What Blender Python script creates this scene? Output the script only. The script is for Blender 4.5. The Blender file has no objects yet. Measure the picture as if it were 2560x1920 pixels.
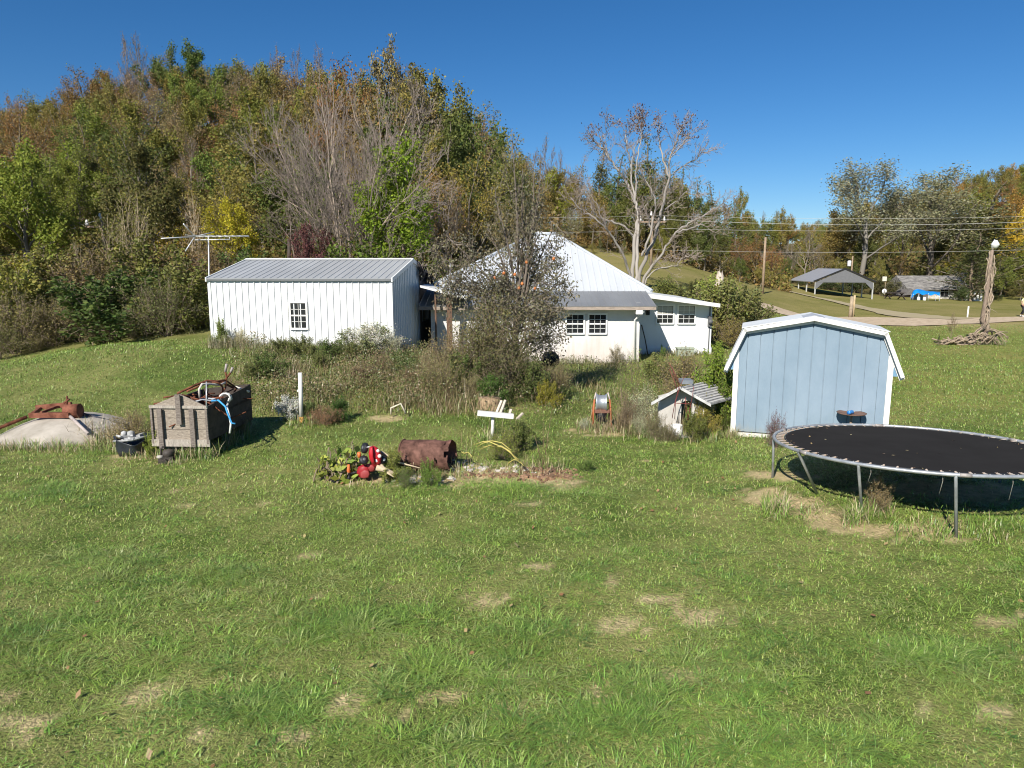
import bpy, math, random
import numpy as np
from mathutils import Vector, Matrix
R = math.radians
SC = bpy.context.scene
COL = SC.collection
# ---------------------------------------------------------------- camera model
CAM_H = 3.5; FPX = 1800.0; PITCH = R(9.5)
CP, SP = math.cos(PITCH), math.sin(PITCH)
def ray(px, py):
    x = (px-1280)/FPX; u = -(py-960)/FPX
    return (x, CP+u*SP, -SP+u*CP)
def at(px, py, Y):
    d = ray(px, py); t = Y/d[1]
    return Vector((d[0]*t, Y, CAM_H+d[2]*t))
def xat(px, Y, z):
    return (px-1280)/FPX*(Y*CP+(CAM_H-z)*SP)
def proj(x, y, z):
    dep = y*CP-(z-CAM_H)*SP; up = y*SP+(z-CAM_H)*CP
    return 1280+FPX*x/dep, 960-FPX*up/dep
# ---------------------------------------------------------------- noise
def vnoise(x, y, seed=0, scale=1.0):
    x = np.asarray(x, float)*scale; y = np.asarray(y, float)*scale
    xi = np.floor(x).astype(np.int64); yi = np.floor(y).astype(np.int64)
    fx = x-xi; fy = y-yi
    fx = fx*fx*(3-2*fx); fy = fy*fy*(3-2*fy)
    def h(a, b):
        n = (a*374761393+b*668265263+seed*974634777) & 0xffffffff
        n = ((n ^ (n >> 13))*1274126177) & 0xffffffff
        return ((n ^ (n >> 16)) & 0xffff)/65535.0
    return (h(xi, yi)*(1-fx)+h(xi+1, yi)*fx)*(1-fy)+(h(xi, yi+1)*(1-fx)+h(xi+1, yi+1)*fx)*fy
def fnoise(x, y, seed=0, scale=1.0):
    return (vnoise(x, y, seed, scale)+.5*vnoise(x, y, seed+7, scale*2.1)+.25*vnoise(x, y, seed+13, scale*4.3))/1.75
# ---------------------------------------------------------------- terrain: smooth sheet through known heights
CTRL = []
def row(Y, *pz):
    for px, z in pz:
        CTRL.append(((px-1280)/FPX, math.log(Y+3), z))
for Yn in (3.5, 5, 7, 9):
    row(Yn, (-700, 0), (0, 0), (640, 0), (1280, 0), (1900, 0), (2500, 0), (3100, -.02))
row(11.5, (-700, .05), (0, .02), (640, 0), (1280, 0), (1900, 0), (2300, -.03), (2600, -.08), (3100, -.1))
row(13.8, (-700, .05), (-200, .05), (150, 0), (445, .0), (800, .05), (1200, .05), (1450, 0), (1830, -.05), (2250, -.1), (2700, -.15))
row(16, (600, .15), (850, .17), (1050, .15))
row(18, (-700, .1), (-200, .1), (150, .25), (400, .33), (650, .33), (850, .33), (1050, .3), (1290, .12), (1500, -.05), (1800, -.1), (2300, -.15), (2700, -.2))
row(22, (-700, .0), (-200, .15), (0, .28), (300, .75), (520, .75), (750, .62), (980, .5), (1200, .1), (1500, -.2), (1900, -.2), (2400, -.25), (2900, -.3))
row(24.5, (0, .05), (300, .72), (520, .7), (980, .5))
row(28, (-700, -.4), (-200, -.3), (0, -.2), (300, .4), (520, .6), (980, .45), (1200, -.1), (1500, -.28), (1780, -.2), (2200, -.3), (2900, -.5))
row(38, (-700, .6), (0, 1.0), (400, 1.6), (800, 1.6), (1200, .8), (1500, .6), (1640, .8), (1850, -.1), (2150, -.6), (2460, -.7), (2900, -.8))
row(43, (1600, 1.9), (1780, .5))
row(50, (1400, 2.4), (1600, 2.4), (1750, 1.3), (1900, .1))
row(60, (-700, 4), (-200, 5), (200, 6), (500, 6.5), (800, 6), (1100, 5), (1300, 4), (1500, 3.3), (1620, 3.0), (1700, 2.4), (1800, 1.34), (1900, .3), (2000, -.7), (2150, -.9), (2300, -.9), (2560, -.8), (2900, -.8))
row(72, (1500, 4.0), (1620, 3.7), (1700, 2.9), (1800, 1.7), (1900, .6))
row(90, (-700, 8), (-200, 10), (200, 14), (500, 15), (800, 14), (1100, 10), (1300, 7.5), (1480, 6), (1620, 5), (1800, 2.4), (1970, .1), (2060, -.5), (2180, -.87), (2300, -1.2), (2450, -1.5), (2900, -1.5))
row(115, (-700, 11), (-200, 13), (0, 15), (200, 20), (450, 23), (700, 22), (900, 18), (1100, 12.5), (1300, 9), (1500, 8), (1700, 6), (1900, 2), (2100, 0), (2300, -.9), (2560, -1), (2900, 0))
row(160, (-700, 15), (0, 20), (450, 27), (800, 23), (1200, 11), (1500, 11), (1700, 11), (1850, 8), (2000, 4), (2150, 4), (2400, 9), (2560, 11), (2900, 14))
row(260, (-700, 20), (0, 28), (450, 36), (800, 30), (1200, 16), (1500, 16), (1700, 14), (1900, 9), (2100, 9), (2350, 21), (2560, 27), (2900, 34))
row(500, (-700, 20), (0, 28), (800, 28), (1500, 16), (2000, 8), (2500, 34), (2900, 40))
row(900, (-700, 20), (0, 25), (800, 25), (1500, 10), (2000, 5), (2500, 25), (2900, 25))
_c = np.array(CTRL); _P = _c[:, :2]*np.array([1.0, .9]); _n = len(_P)
def _phi(r2):
    return .5*r2*np.log(r2+1e-12)
_d2 = ((_P[:, None, :]-_P[None, :, :])**2).sum(-1)
_A = np.zeros((_n+3, _n+3)); _A[:_n, :_n] = _phi(_d2)+np.eye(_n)*1e-5
_A[:_n, _n] = 1; _A[:_n, _n+1:] = _P; _A[_n:, :_n] = _A[:_n, _n:].T
_w = np.linalg.solve(_A, np.concatenate([_c[:, 2], np.zeros(3)]))
def GA(x, Y):
    x = np.asarray(x, float); Y = np.asarray(Y, float)
    sh = np.broadcast(x, Y).shape
    x = np.broadcast_to(x, sh).ravel(); Y = np.broadcast_to(Y, sh).ravel()
    out = np.empty(x.shape)
    for i in range(0, len(x), 20000):
        xs = x[i:i+20000]; Ys = np.clip(Y[i:i+20000], 3.5, 900)
        q = np.stack([np.clip(xs/Ys/1.02, -1.05, 1.0), np.log(Ys+3)*.9], 1)
        d2 = ((q[:, None, :]-_P[None, :, :])**2).sum(-1)
        out[i:i+20000] = _phi(d2)@_w[:_n]+_w[_n]+q@_w[_n+1:]
    amp = np.clip(.035+.0*Y, 0, .04)
    out += amp*(fnoise(x, Y, 3, .9)-.5)*2
    return out.reshape(sh)
def G(x, Y):
    return float(GA(np.array([x]), np.array([Y]))[0])
def gat(px, Y):
    z = 0.0
    for _ in range(4):
        x = xat(px, Y, z); z = G(x, Y)
    return Vector((x, Y, z))
def ground_hit(px, py):
    "first ground point under a pixel"
    d = ray(px, py); Ys = np.exp(np.linspace(math.log(3.5), math.log(300), 700))
    t = Ys/d[1]; z = CAM_H+d[2]*t; g = GA(d[0]*t, Ys)
    k = int(np.argmax(z < g)); return Vector((d[0]*t[k], Ys[k], g[k]))
# ---------------------------------------------------------------- properties
def tag(o, label=None, cat=None, group=None, kind=None):
    if label: o['label'] = label
    if cat: o['category'] = cat
    if group: o['group'] = group
    if kind: o['kind'] = kind
    return o
def empty(name, loc, rz=0, label=None, cat=None, group=None):
    o = bpy.data.objects.new(name, None); COL.objects.link(o)
    o.empty_display_size = .2
    o.location = loc; o.rotation_euler = (0, 0, rz)
    return tag(o, label, cat, group)
def link(name, me, parent=None, mat=None):
    o = bpy.data.objects.new(name, me); COL.objects.link(o)
    if parent is not None: o.parent = parent
    if mat is not None and not me.materials:
        me.materials.append(mat)
    return o
# ---------------------------------------------------------------- mesh builder
class MB:
    def __init__(s): s.v = []; s.f = []; s.sm = []
    def add(s, vs, fs, smooth=False):
        b = len(s.v); s.v += [tuple(p) for p in vs]
        s.f += [tuple(b+i for i in f) for f in fs]; s.sm += [smooth]*len(fs)
        return s
    def box(s, x0, x1, y0, y1, z0, z1, m=None):
        vs = [Vector((x, y, z)) for z in (z0, z1) for y in (y0, y1) for x in (x0, x1)]
        if m is not None: vs = [m@p for p in vs]
        return s.add(vs, [(0, 2, 3, 1), (4, 5, 7, 6), (0, 1, 5, 4), (2, 6, 7, 3), (0, 4, 6, 2), (1, 3, 7, 5)])
    def beam(s, a, b, w, h, up=(0, 0, 1)):
        a = Vector(a); b = Vector(b); d = (b-a).normalized(); up = Vector(up)
        if abs(d.dot(up)) > .98: up = Vector((0, 1, 0))
        sx = d.cross(up).normalized()*w/2; sz = sx.cross(d).normalized()*h/2
        vs = [p+i*sx+j*sz for p in (a, b) for i, j in ((-1, -1), (1, -1), (1, 1), (-1, 1))]
        return s.add(vs, [(0, 1, 2, 3), (7, 6, 5, 4), (0, 4, 5, 1), (1, 5, 6, 2), (2, 6, 7, 3), (3, 7, 4, 0)])
    def tube(s, pts, r, n=8, cap=True, closed=False):
        pts = [Vector(p) for p in pts]; N = len(pts)
        rs = r if hasattr(r, '__len__') else [r]*N
        vs = []; ref = None
        for i, p in enumerate(pts):
            if closed: d = pts[(i+1) % N]-pts[i-1]
            else: d = pts[min(i+1, N-1)]-pts[max(i-1, 0)]
            d = d.normalized() if d.length > 1e-9 else Vector((0, 0, 1))
            if ref is None: ref = d.orthogonal().normalized()
            else:
                ref = (ref-d*ref.dot(d)); ref = ref.normalized() if ref.length > 1e-6 else d.orthogonal().normalized()
            q = d.cross(ref)
            for k in range(n):
                a = 2*math.pi*k/n; vs.append(p+(ref*math.cos(a)+q*math.sin(a))*rs[i])
        fs = []
        for i in range(N if closed else N-1):
            j = (i+1) % N
            for k in range(n):
                l = (k+1) % n; fs.append((i*n+k, i*n+l, j*n+l, j*n+k))
        s.add(vs, fs, True)
        if cap and not closed:
            b = len(s.v)-len(vs)
            s.f += [tuple(b+k for k in reversed(range(n))), tuple(b+(N-1)*n+k for k in range(n))]; s.sm += [False]*2
        return s
    def lathe(s, prof, c=(0, 0, 0), n=24, m=None, smooth=True):
        vs = []
        for r, z in prof:
            for k in range(n):
                a = 2*math.pi*k/n; p = Vector((r*math.cos(a), r*math.sin(a), z))
                if m is not None: p = m@p
                vs.append(p+Vector(c))
        fs = [(i*n+k, i*n+(k+1) % n, (i+1)*n+(k+1) % n, (i+1)*n+k) for i in range(len(prof)-1) for k in range(n)]
        return s.add(vs, fs, smooth)
    def prism(s, poly, d, m=None):
        "poly: coplanar 3-D outline, d: extrusion vector"
        n = len(poly); d = Vector(d); vs = [Vector(p) for p in poly]+[Vector(p)+d for p in poly]
        if m is not None: vs = [m@p for p in vs]
        return s.add(vs, [tuple(range(n)), tuple(range(2*n-1, n-1, -1))]+[(k, k+n, (k+1) % n+n, (k+1) % n) for k in range(n)])
    def build(s, name, mat, parent=None, world=False, mods=None):
        vs = s.v
        if world and parent is not None:
            L = Vector(parent.location); vs = [tuple(Vector(p)-L) for p in vs]
        me = bpy.data.meshes.new(name); me.from_pydata(vs, [], s.f); me.update()
        me.polygons.foreach_set('use_smooth', s.sm)
        import bmesh
        bm = bmesh.new(); bm.from_mesh(me); bmesh.ops.recalc_face_normals(bm, faces=bm.faces); bm.to_mesh(me); bm.free()
        return link(name, me, parent, mat)
def mesh_fast(name, V, F, col=None, smooth=False):
    "F: list of (array (m,k)) blocks"
    me = bpy.data.meshes.new(name); V = np.asarray(V, np.float32)
    me.vertices.add(len(V)); me.vertices.foreach_set('co', V.ravel())
    idx = np.concatenate([f.ravel() for f in F]).astype(np.int32)
    tot = np.concatenate([np.full(len(f), f.shape[1], np.int32) for f in F])
    st = np.concatenate([[0], np.cumsum(tot)[:-1]]).astype(np.int32)
    me.loops.add(len(idx)); me.loops.foreach_set('vertex_index', idx)
    me.polygons.add(len(tot)); me.polygons.foreach_set('loop_start', st)
    me.update(calc_edges=True)
    me.polygons.foreach_set('use_smooth', np.full(len(tot), smooth))
    if col is not None:
        at_ = me.color_attributes.new('Col', 'FLOAT_COLOR', 'POINT')
        c4 = np.ones((len(V), 4), np.float32); c4[:, :3] = col
        at_.data.foreach_set('color', c4.ravel())
    return me
# ---------------------------------------------------------------- materials
_mats = {}
def nodes_of(name):
    m = bpy.data.materials.new(name); m.use_nodes = True
    nt = m.node_tree; bs = nt.nodes['Principled BSDF']
    return m, nt, nt.nodes, nt.links, bs
def M(name, col, rough=.8, var=.15, scale=4, bump=0., metal=0., col2=None, spec=.3, lo=.35, hi=.65, stretch=None, bscale=None):
    if name in _mats: return _mats[name]
    m, nt, N, L, bs = nodes_of(name)
    tc = N.new('ShaderNodeTexCoord'); mp = N.new('ShaderNodeMapping')
    L.new(tc.outputs['Object'], mp.inputs[0])
    if stretch: mp.inputs['Scale'].default_value = stretch
    nz = N.new('ShaderNodeTexNoise'); nz.inputs['Scale'].default_value = scale; nz.inputs['Detail'].default_value = 6
    nz.inputs['Roughness'].default_value = .65
    L.new(mp.outputs[0], nz.inputs['Vector'])
    rp = N.new('ShaderNodeValToRGB'); rp.color_ramp.elements[0].position = lo; rp.color_ramp.elements[1].position = hi
    c1 = tuple(max(0, c*(1-var)) for c in col)+(1,)
    c2 = tuple(col2)+(1,) if col2 else tuple(min(1, c*(1+var)) for c in col)+(1,)
    rp.color_ramp.elements[0].color = c1; rp.color_ramp.elements[1].color = c2
    L.new(nz.outputs['Fac'], rp.inputs[0]); L.new(rp.outputs[0], bs.inputs['Base Color'])
    bs.inputs['Roughness'].default_value = rough; bs.inputs['Metallic'].default_value = metal
    bs.inputs['Specular IOR Level'].default_value = spec
    if bump:
        bp = N.new('ShaderNodeBump'); bp.inputs['Strength'].default_value = bump; bp.inputs['Distance'].default_value = .02
        if bscale:
            n2 = N.new('ShaderNodeTexNoise'); n2.inputs['Scale'].default_value = bscale; n2.inputs['Detail'].default_value = 4
            L.new(mp.outputs[0], n2.inputs['Vector']); L.new(n2.outputs['Fac'], bp.inputs['Height'])
        else: L.new(nz.outputs['Fac'], bp.inputs['Height'])
        L.new(bp.outputs[0], bs.inputs['Normal'])
    _mats[name] = m
    return m
def leaf_material(name, transl=.3, rough=.6, spec=.15):
    if name in _mats: return _mats[name]
    m, nt, N, L, bs = nodes_of(name)
    a = N.new('ShaderNodeAttribute'); a.attribute_name = 'Col'
    oi = N.new('ShaderNodeObjectInfo')
    mx = N.new('ShaderNodeMixRGB'); mx.blend_type = 'MULTIPLY'; mx.inputs[0].default_value = 1
    L.new(a.outputs['Color'], mx.inputs[1]); L.new(oi.outputs['Color'], mx.inputs[2])
    L.new(mx.outputs[0], bs.inputs['Base Color'])
    bs.inputs['Roughness'].default_value = rough; bs.inputs['Specular IOR Level'].default_value = spec
    if transl:
        tr = N.new('ShaderNodeBsdfTranslucent'); L.new(mx.outputs[0], tr.inputs[0])
        ms = N.new('ShaderNodeMixShader'); ms.inputs[0].default_value = transl
        L.new(bs.outputs[0], ms.inputs[1]); L.new(tr.outputs[0], ms.inputs[2])
        L.new(ms.outputs[0], N['Material Output'].inputs[0])
    _mats[name] = m
    return m
LEAF = leaf_material('leaf', .27)
BLADE = leaf_material('blade', .12, .42, .5)
BARK = leaf_material('bark', 0, .9, .1)
WHITE_METAL = M('white_metal', (.70, .71, .69), .45, .05, 2.0, spec=.4)
WHITE_PAINT = M('white_paint', (.72, .71, .67), .7, .07, 3)
GREY_METAL = M('grey_metal', (.27, .28, .285), .45, .1, 1.5, spec=.4)
GALV = M('galvanised', (.58, .6, .62), .38, .12, 3, metal=.55)
RUST = M('rust', (.11, .035, .018), .9, .35, 9, col2=(.23, .085, .045), bump=.4)
GLASS = M('glass', (.02, .022, .024), .08, .1, 2, spec=.5)
OLDWOOD = M('old_wood', (.25, .2, .16), .9, .35, 7, col2=(.42, .36, .29), bump=.35, stretch=(2, 2, 12))
DARKWOOD = M('dark_wood', (.07, .055, .045), .9, .3, 8, bump=.3)
BLACK = M('black_plastic', (.015, .015, .016), .5, .2, 6)
# ================================================================= ground sheet
rng = np.random.default_rng(11)
Yr = np.concatenate([np.linspace(-16, 3, 12)[:-1], np.arange(3, 16, .16)])
_y = [16.0]
while _y[-1] < 880: _y.append(_y[-1]*1.018)
Yr = np.concatenate([Yr, _y])
Ur = np.linspace(-1.5, 1.5, 300)
Yg, Ug = np.meshgrid(Yr, Ur, indexing='ij'); Xg = Ug*(np.maximum(Yg, 3)+4)
Zg = GA(Xg, Yg)
# bare soil: patches seen in the lawn (pixel, half width m, half depth m)
SOIL = []
for px, py, a, b in [(1550, 1562, .3, .2), (1654, 1504, .22, .16), (1504, 1736, .2, .26), (1215, 1504, .26, .14), (1111, 1736, .22, .12),
                     (868, 1759, .22, .14), (740, 1840, .16, .1), (1354, 1418, .2, .16), (1273, 1770, .16, .1), (1956, 1838, .14, .09), (1760, 1546, .3, .18),
                     (1930, 1240, .42, .3), (1990, 1262, .45, .3), (2060, 1290, .5, .26), (2120, 1318, .4, .2), (2290, 1322, .35, .16), (2350, 1345, .3, .14),
                     (900, 1198, .5, .25), (1010, 1204, .5, .28), (1100, 1200, .55, .3), (1160, 1185, .6, .4), (1250, 1190, .55, .4), (1340, 1195, .5, .4), (1390, 1210, .4, .25),
                     (330, 1140, .4, .2), (430, 1145, .3, .15), (100, 1110, .8, .25), (1500, 1082, .5, .3), (1640, 1085, .5, .25), (960, 1050, .3, .2),
                     (60, 1850, .12, .08), (330, 1740, .3, .15), (2480, 1560, .3, .15), (2500, 1790, .2, .12), (1700, 1690, .2, .12), (2250, 860, .1, .1), (2380, 1230, 1.2, .5), (1960, 1190, .5, .25), (2230, 1330, .4, .2), (2420, 1310, .5, .15)]:
    p = ground_hit(px, py); k_ = .72 if py > 1400 else 1.0; SOIL.append((p.x, p.y, a*k_, b*k_))
for _ in range(24):
    Y = rng.uniform(4.6, 13); x = rng.uniform(-.8, .8)*Y
    SOIL.append((x, Y, rng.uniform(.05, .16), rng.uniform(.04, .1)))
def soil_mask(x, Y):
    m = np.zeros(np.shape(x))
    n = -.25+1.5*fnoise(x, Y, 21, 3.4)+1.35*vnoise(x, Y, 22, 13.0)-.15
    for cx, cy, a, b in SOIL:
        m = np.maximum(m, np.clip(2.2*(n-((x-cx)/a)**2*.6-((Y-cy)/b)**2*.6), 0, .9))
    return m
# scrubby bank in front of the metal shed / around the apple tree
def bank_mask(x, Y):
    px = x/np.maximum(Y, 1)*1755+1280
    a = np.clip((px-560)/140, 0, 1)*np.clip((1330-px)/120, .0, 1)+.28*np.clip((px-1290)/60, 0, 1)*np.clip((1800-px)/120, 0, 1)*np.clip((Y-15.2)/1, 0, 1)
    b = np.clip((Y-15.0-.9*fnoise(x, Y, 5, .4))/1.2, 0, 1)*np.clip((27-Y)/2, 0, 1)
    return a*b
def field_mask(x, Y):
    "mown yellowish pasture at the right and beyond the road"
    return np.clip((Y-24)/14, 0, 1)
smask = soil_mask(Xg, Yg); bmask = bank_mask(Xg, Yg); fmask = field_mask(Xg, Yg)
n1 = fnoise(Xg, Yg, 31, .7); n2 = fnoise(Xg, Yg, 32, 3.0); n3 = fnoise(Xg, Yg, 33, .12)
def mixc(a, b, t): return np.asarray(a)*(1-t[..., None])+np.asarray(b)*t[..., None]
thatch = mixc((.095, .135, .034), (.235, .235, .09), np.clip(n1*1.5-.25+(n2-.5), 0, 1))
field = mixc((.19, .185, .055), (.29, .245, .105), np.clip(n3*1.4-.2+(n1-.5)*1.2, 0, 1))
bank = mixc((.17, .17, .055), (.33, .26, .14), np.clip(n1*1.4-.3+(n2-.5), 0, 1))
forest = mixc((.09, .08, .03), (.17, .12, .05), n1)
px_g = Xg/np.maximum(Yg, 1)*1755+1280
green = np.clip((px_g-2060)/80, 0, 1)*np.clip((52-Yg)/10, 0, 1)*np.clip((Yg-15)/4, 0, 1)
col = mixc(thatch, field, fmask)
lawn_r = mixc((.15, .20, .045), (.27, .25, .085), np.clip(n3*1.6-.35+(n1-.5)*1.3, 0, 1))
col = col*(1-green[..., None])+lawn_r*green[..., None]
col = col*(1-bmask[..., None])+bank*bmask[..., None]
hill = np.maximum(np.clip((Yg-30)/6, 0, 1)*np.clip((1420-px_g)/60, 0, 1), np.clip((Yg-78)/8, 0, 1)*np.clip((1960-px_g)/40, 0, 1))
hill = np.maximum(hill, np.clip((Yg-101-8*np.clip((px_g-2220)/60, 0, 1))/4, 0, 1))
col = col*(1-hill[..., None])+forest*hill[..., None]
soil = mixc((.42, .32, .18), (.56, .45, .28), n2)
# straw-coloured verge beside the road
_s = ground_hit(2320, 808); straw = np.exp(-((Xg-_s.x)/5.0)**2-((Yg-_s.y+(Xg-_s.x)*.45)/3.6)**2)
straw = np.clip(straw*1.6*(.4+n1), 0, 1)*.75
col = col*(1-straw[..., None])+np.array((.42, .33, .17))*straw[..., None]
col = col*(1-smask[..., None])+soil*smask[..., None]
nY, nU = Yg.shape
ii = np.arange(nY-1)[:, None]*nU+np.arange(nU-1)[None, :]
quads = np.stack([ii, ii+1, ii+nU+1, ii+nU], -1).reshape(-1, 4)
me = mesh_fast('ground', np.stack([Xg, Yg, Zg], -1).reshape(-1, 3), [quads], col.reshape(-1, 3), True)
gm, nt, N, L, bs = nodes_of('ground')
a = N.new('ShaderNodeAttribute'); a.attribute_name = 'Col'
tc = N.new('ShaderNodeTexCoord')
nz = N.new('ShaderNodeTexNoise'); nz.inputs['Scale'].default_value = 9; nz.inputs['Detail'].default_value = 9; nz.inputs['Roughness'].default_value = .75
L.new(tc.outputs['Object'], nz.inputs['Vector'])
rp = N.new('ShaderNodeValToRGB'); rp.color_ramp.elements[0].position = .3; rp.color_ramp.elements[1].position = .7
rp.color_ramp.elements[0].color = (.55, .6, .5, 1); rp.color_ramp.elements[1].color = (1.35, 1.3, 1.25, 1)
L.new(nz.outputs['Fac'], rp.inputs[0])
mx = N.new('ShaderNodeMixRGB'); mx.blend_type = 'MULTIPLY'; mx.inputs[0].default_value = 1
L.new(a.outputs['Color'], mx.inputs[1]); L.new(rp.outputs[0], mx.inputs[2]); L.new(mx.outputs[0], bs.inputs['Base Color'])
bs.inputs['Roughness'].default_value = .95; bs.inputs['Specular IOR Level'].default_value = .05
n4 = N.new('ShaderNodeTexNoise'); n4.inputs['Scale'].default_value = 30; n4.inputs['Detail'].default_value = 5
L.new(tc.outputs['Object'], n4.inputs['Vector'])
bp = N.new('ShaderNodeBump'); bp.inputs['Strength'].default_value = .8; bp.inputs['Distance'].default_value = .04
L.new(n4.outputs['Fac'], bp.inputs['Height']); L.new(bp.outputs[0], bs.inputs['Normal'])
tag(link('ground', me, None, gm), 'rough lawn and pasture rising into the wooded hills', kind='structure')
# ================================================================= roads
def strip(name, pts, mat, lift, label, nc=7):
    "pts: (x, Y, half width)"
    P = np.array(pts, float); n = 90
    t = np.linspace(0, len(P)-1, n); xs = np.interp(t, range(len(P)), P[:, 0]); ys = np.interp(t, range(len(P)), P[:, 1]); hw = np.interp(t, range(len(P)), P[:, 2])
    k = np.ones(9)/9
    xs = np.convolve(np.pad(xs, 4, 'edge'), k, 'valid'); ys = np.convolve(np.pad(ys, 4, 'edge'), k, 'valid')
    dx = np.gradient(xs); dy = np.gradient(ys); l = np.hypot(dx, dy); nx = -dy/l; ny = dx/l
    V = []
    wob = 1+.25*(vnoise(xs, ys, 9, .5)-.5)
    for j in range(nc):
        s = (j/(nc-1)*2-1)*hw*wob
        X = xs+nx*s; Y = ys+ny*s
        V.append(np.stack([X, Y, GA(X, Y)+lift], -1))
    V = np.stack(V, 1).reshape(-1, 3)
    ii = np.arange(n-1)[:, None]*nc+np.arange(nc-1)[None, :]
    q = np.stack([ii, ii+1, ii+nc+1, ii+nc], -1).reshape(-1, 4)
    me = mesh_fast(name, V, [q], None, True)
    return tag(link(name, me, None, mat), label, kind='structure')
GRAVEL = M('gravel', (.46, .35, .235), .95, .12, 2.5, col2=(.58, .46, .32), bump=.2, bscale=25)
DIRT = M('dirt_track', (.46, .37, .24), .95, .15, 1.2, col2=(.36, .31, .17))
def rp_(px, Y, hw): p = gat(px, Y); return (p.x, p.y, hw)
strip('road', [rp_(1880, 55.5, 1.2), rp_(1930, 55, 3.0), rp_(2100, 55.5, 4.2), rp_(2300, 55.5, 3.8), rp_(2430, 56, 2.6), rp_(2560, 56.5, 1.9), rp_(2900, 56.5, 1.9)], GRAVEL, .05, 'pale gravel road crossing the pasture behind the blue shed')
strip('driveway', [rp_(1960, 86, .8), rp_(2080, 78, .9), rp_(2200, 68, 1.3), rp_(2300, 60, 2.0), rp_(2420, 56.5, 1.2)], DIRT, .07, 'pale dirt track from the road up to the carport')
# ================================================================= grass blades (numpy, one mesh each)
def blades(x, Y, h, w, lean, az, col, tipcol, segs=2, z=None, curl=.35, hang=.0):
    n = len(x); z0 = GA(x, Y)-.01 if z is None else z
    lx = np.cos(az); ly = np.sin(az); sx = -ly*w/2; sy = lx*w/2
    V = []; C = []
    for k in range(segs+1):
        t = k/segs
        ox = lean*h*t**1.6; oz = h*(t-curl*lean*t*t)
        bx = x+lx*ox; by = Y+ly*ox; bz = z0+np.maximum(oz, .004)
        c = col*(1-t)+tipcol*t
        if k < segs:
            wd = 1-.45*t
            V.append(np.stack([bx-sx*wd, by-sy*wd, bz], -1)); V.append(np.stack([bx+sx*wd, by+sy*wd, bz], -1)); C += [c, c]
        else:
            V.append(np.stack([bx, by, bz], -1)); C.append(c)
    m = len(V); V = np.stack(V, 1).reshape(-1, 3); C = np.stack(C, 1).reshape(-1, 3)
    base = np.arange(n)[:, None]*m
    F = []
    for k in range(segs-1): F.append(base+np.array([2*k, 2*k+1, 2*k+3, 2*k+2]))
    k = segs-1; F.append(base+np.array([2*k, 2*k+1, 2*k+2]))
    return V, F, C
def merge(parts):
    V = []; F4 = []; F3 = []; C = []; b = 0
    for v, f, c in parts:
        V.append(v); C.append(c)
        for q in f: (F4 if q.shape[1] == 4 else F3).append(q+b)
        b += len(v)
    return np.concatenate(V), [np.concatenate(q) for q in (F4, F3) if q], np.concatenate(C)
GREENS = np.array([(.185, .305, .05), (.235, .345, .058), (.155, .28, .046), (.265, .37, .085), (.31, .365, .12), (.105, .205, .038)])
TANS = np.array([(.46, .39, .19), (.38, .34, .14), (.52, .45, .26)])
def grass_cols(n, lush, dry):
    c = GREENS[rng.integers(0, len(GREENS), n)]*rng.uniform(.6, 1.45, (n, 1))*np.array([1.05, 1, 1])
    c = c*(1-lush[:, None]*.2)
    t = rng.random(n) < dry
    c[t] = TANS[rng.integers(0, len(TANS), t.sum())]*rng.uniform(.8, 1.1, (t.sum(), 1))
    return c
# things that keep the lawn blades out (filled below by pads of objects): x, Y, rx, ry
PADS = [(5.98, 14.9, 1.5, 1.4)]
def lawn(Y0, Y1, dens, hm, wm, umax=.92, umin=-.92, segs=2, dk=1.0):
    area = (umax-umin)*(Y1**2-Y0**2)/2
    n = int(area*dens)
    Y = np.sqrt(rng.uniform(Y0**2, Y1**2, n)); x = rng.uniform(umin, umax, n)*Y*1.03
    patch = .5*fnoise(x, Y, 41, .9)+.5*fnoise(x, Y, 43, 2.6); fine = fnoise(x, Y, 42, 4.5)
    s = soil_mask(x, Y); b = bank_mask(x, Y)
    keep = rng.random(n) < np.clip(.35+1.3*(fine-.2)+.5*(patch-.5), .12, 1)*(1-s*np.where(Y > 9, .95, .62))*(1-.45*b)
    keep &= ~((Y > 28) & (x/Y < .12))
    x, Y, patch, fine = x[keep], Y[keep], patch[keep], fine[keep]; n = len(x)
    lush = np.clip((patch-.42)*3, 0, 1)
    h = hm*rng.uniform(.5, 1.35, n)*(.7+.55*lush*rng.random(n)+.3*fine)
    w = wm*rng.uniform(.7, 1.4, n)
    lean = rng.uniform(.3, 2.0, n); az = rng.uniform(0, 2*np.pi, n)
    if dk < .5: lush = lush*.5+.4
    c = grass_cols(n, lush, np.clip(.14-.11*lush+.28*(.5-fine), .02, .4)*dk)
    return blades(x, Y, h, w, lean, az, c, c*(np.array([1.5, 1.42, 1.3]) if dk > .8 else np.array([1.12, 1.1, 1.05])), segs)
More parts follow.
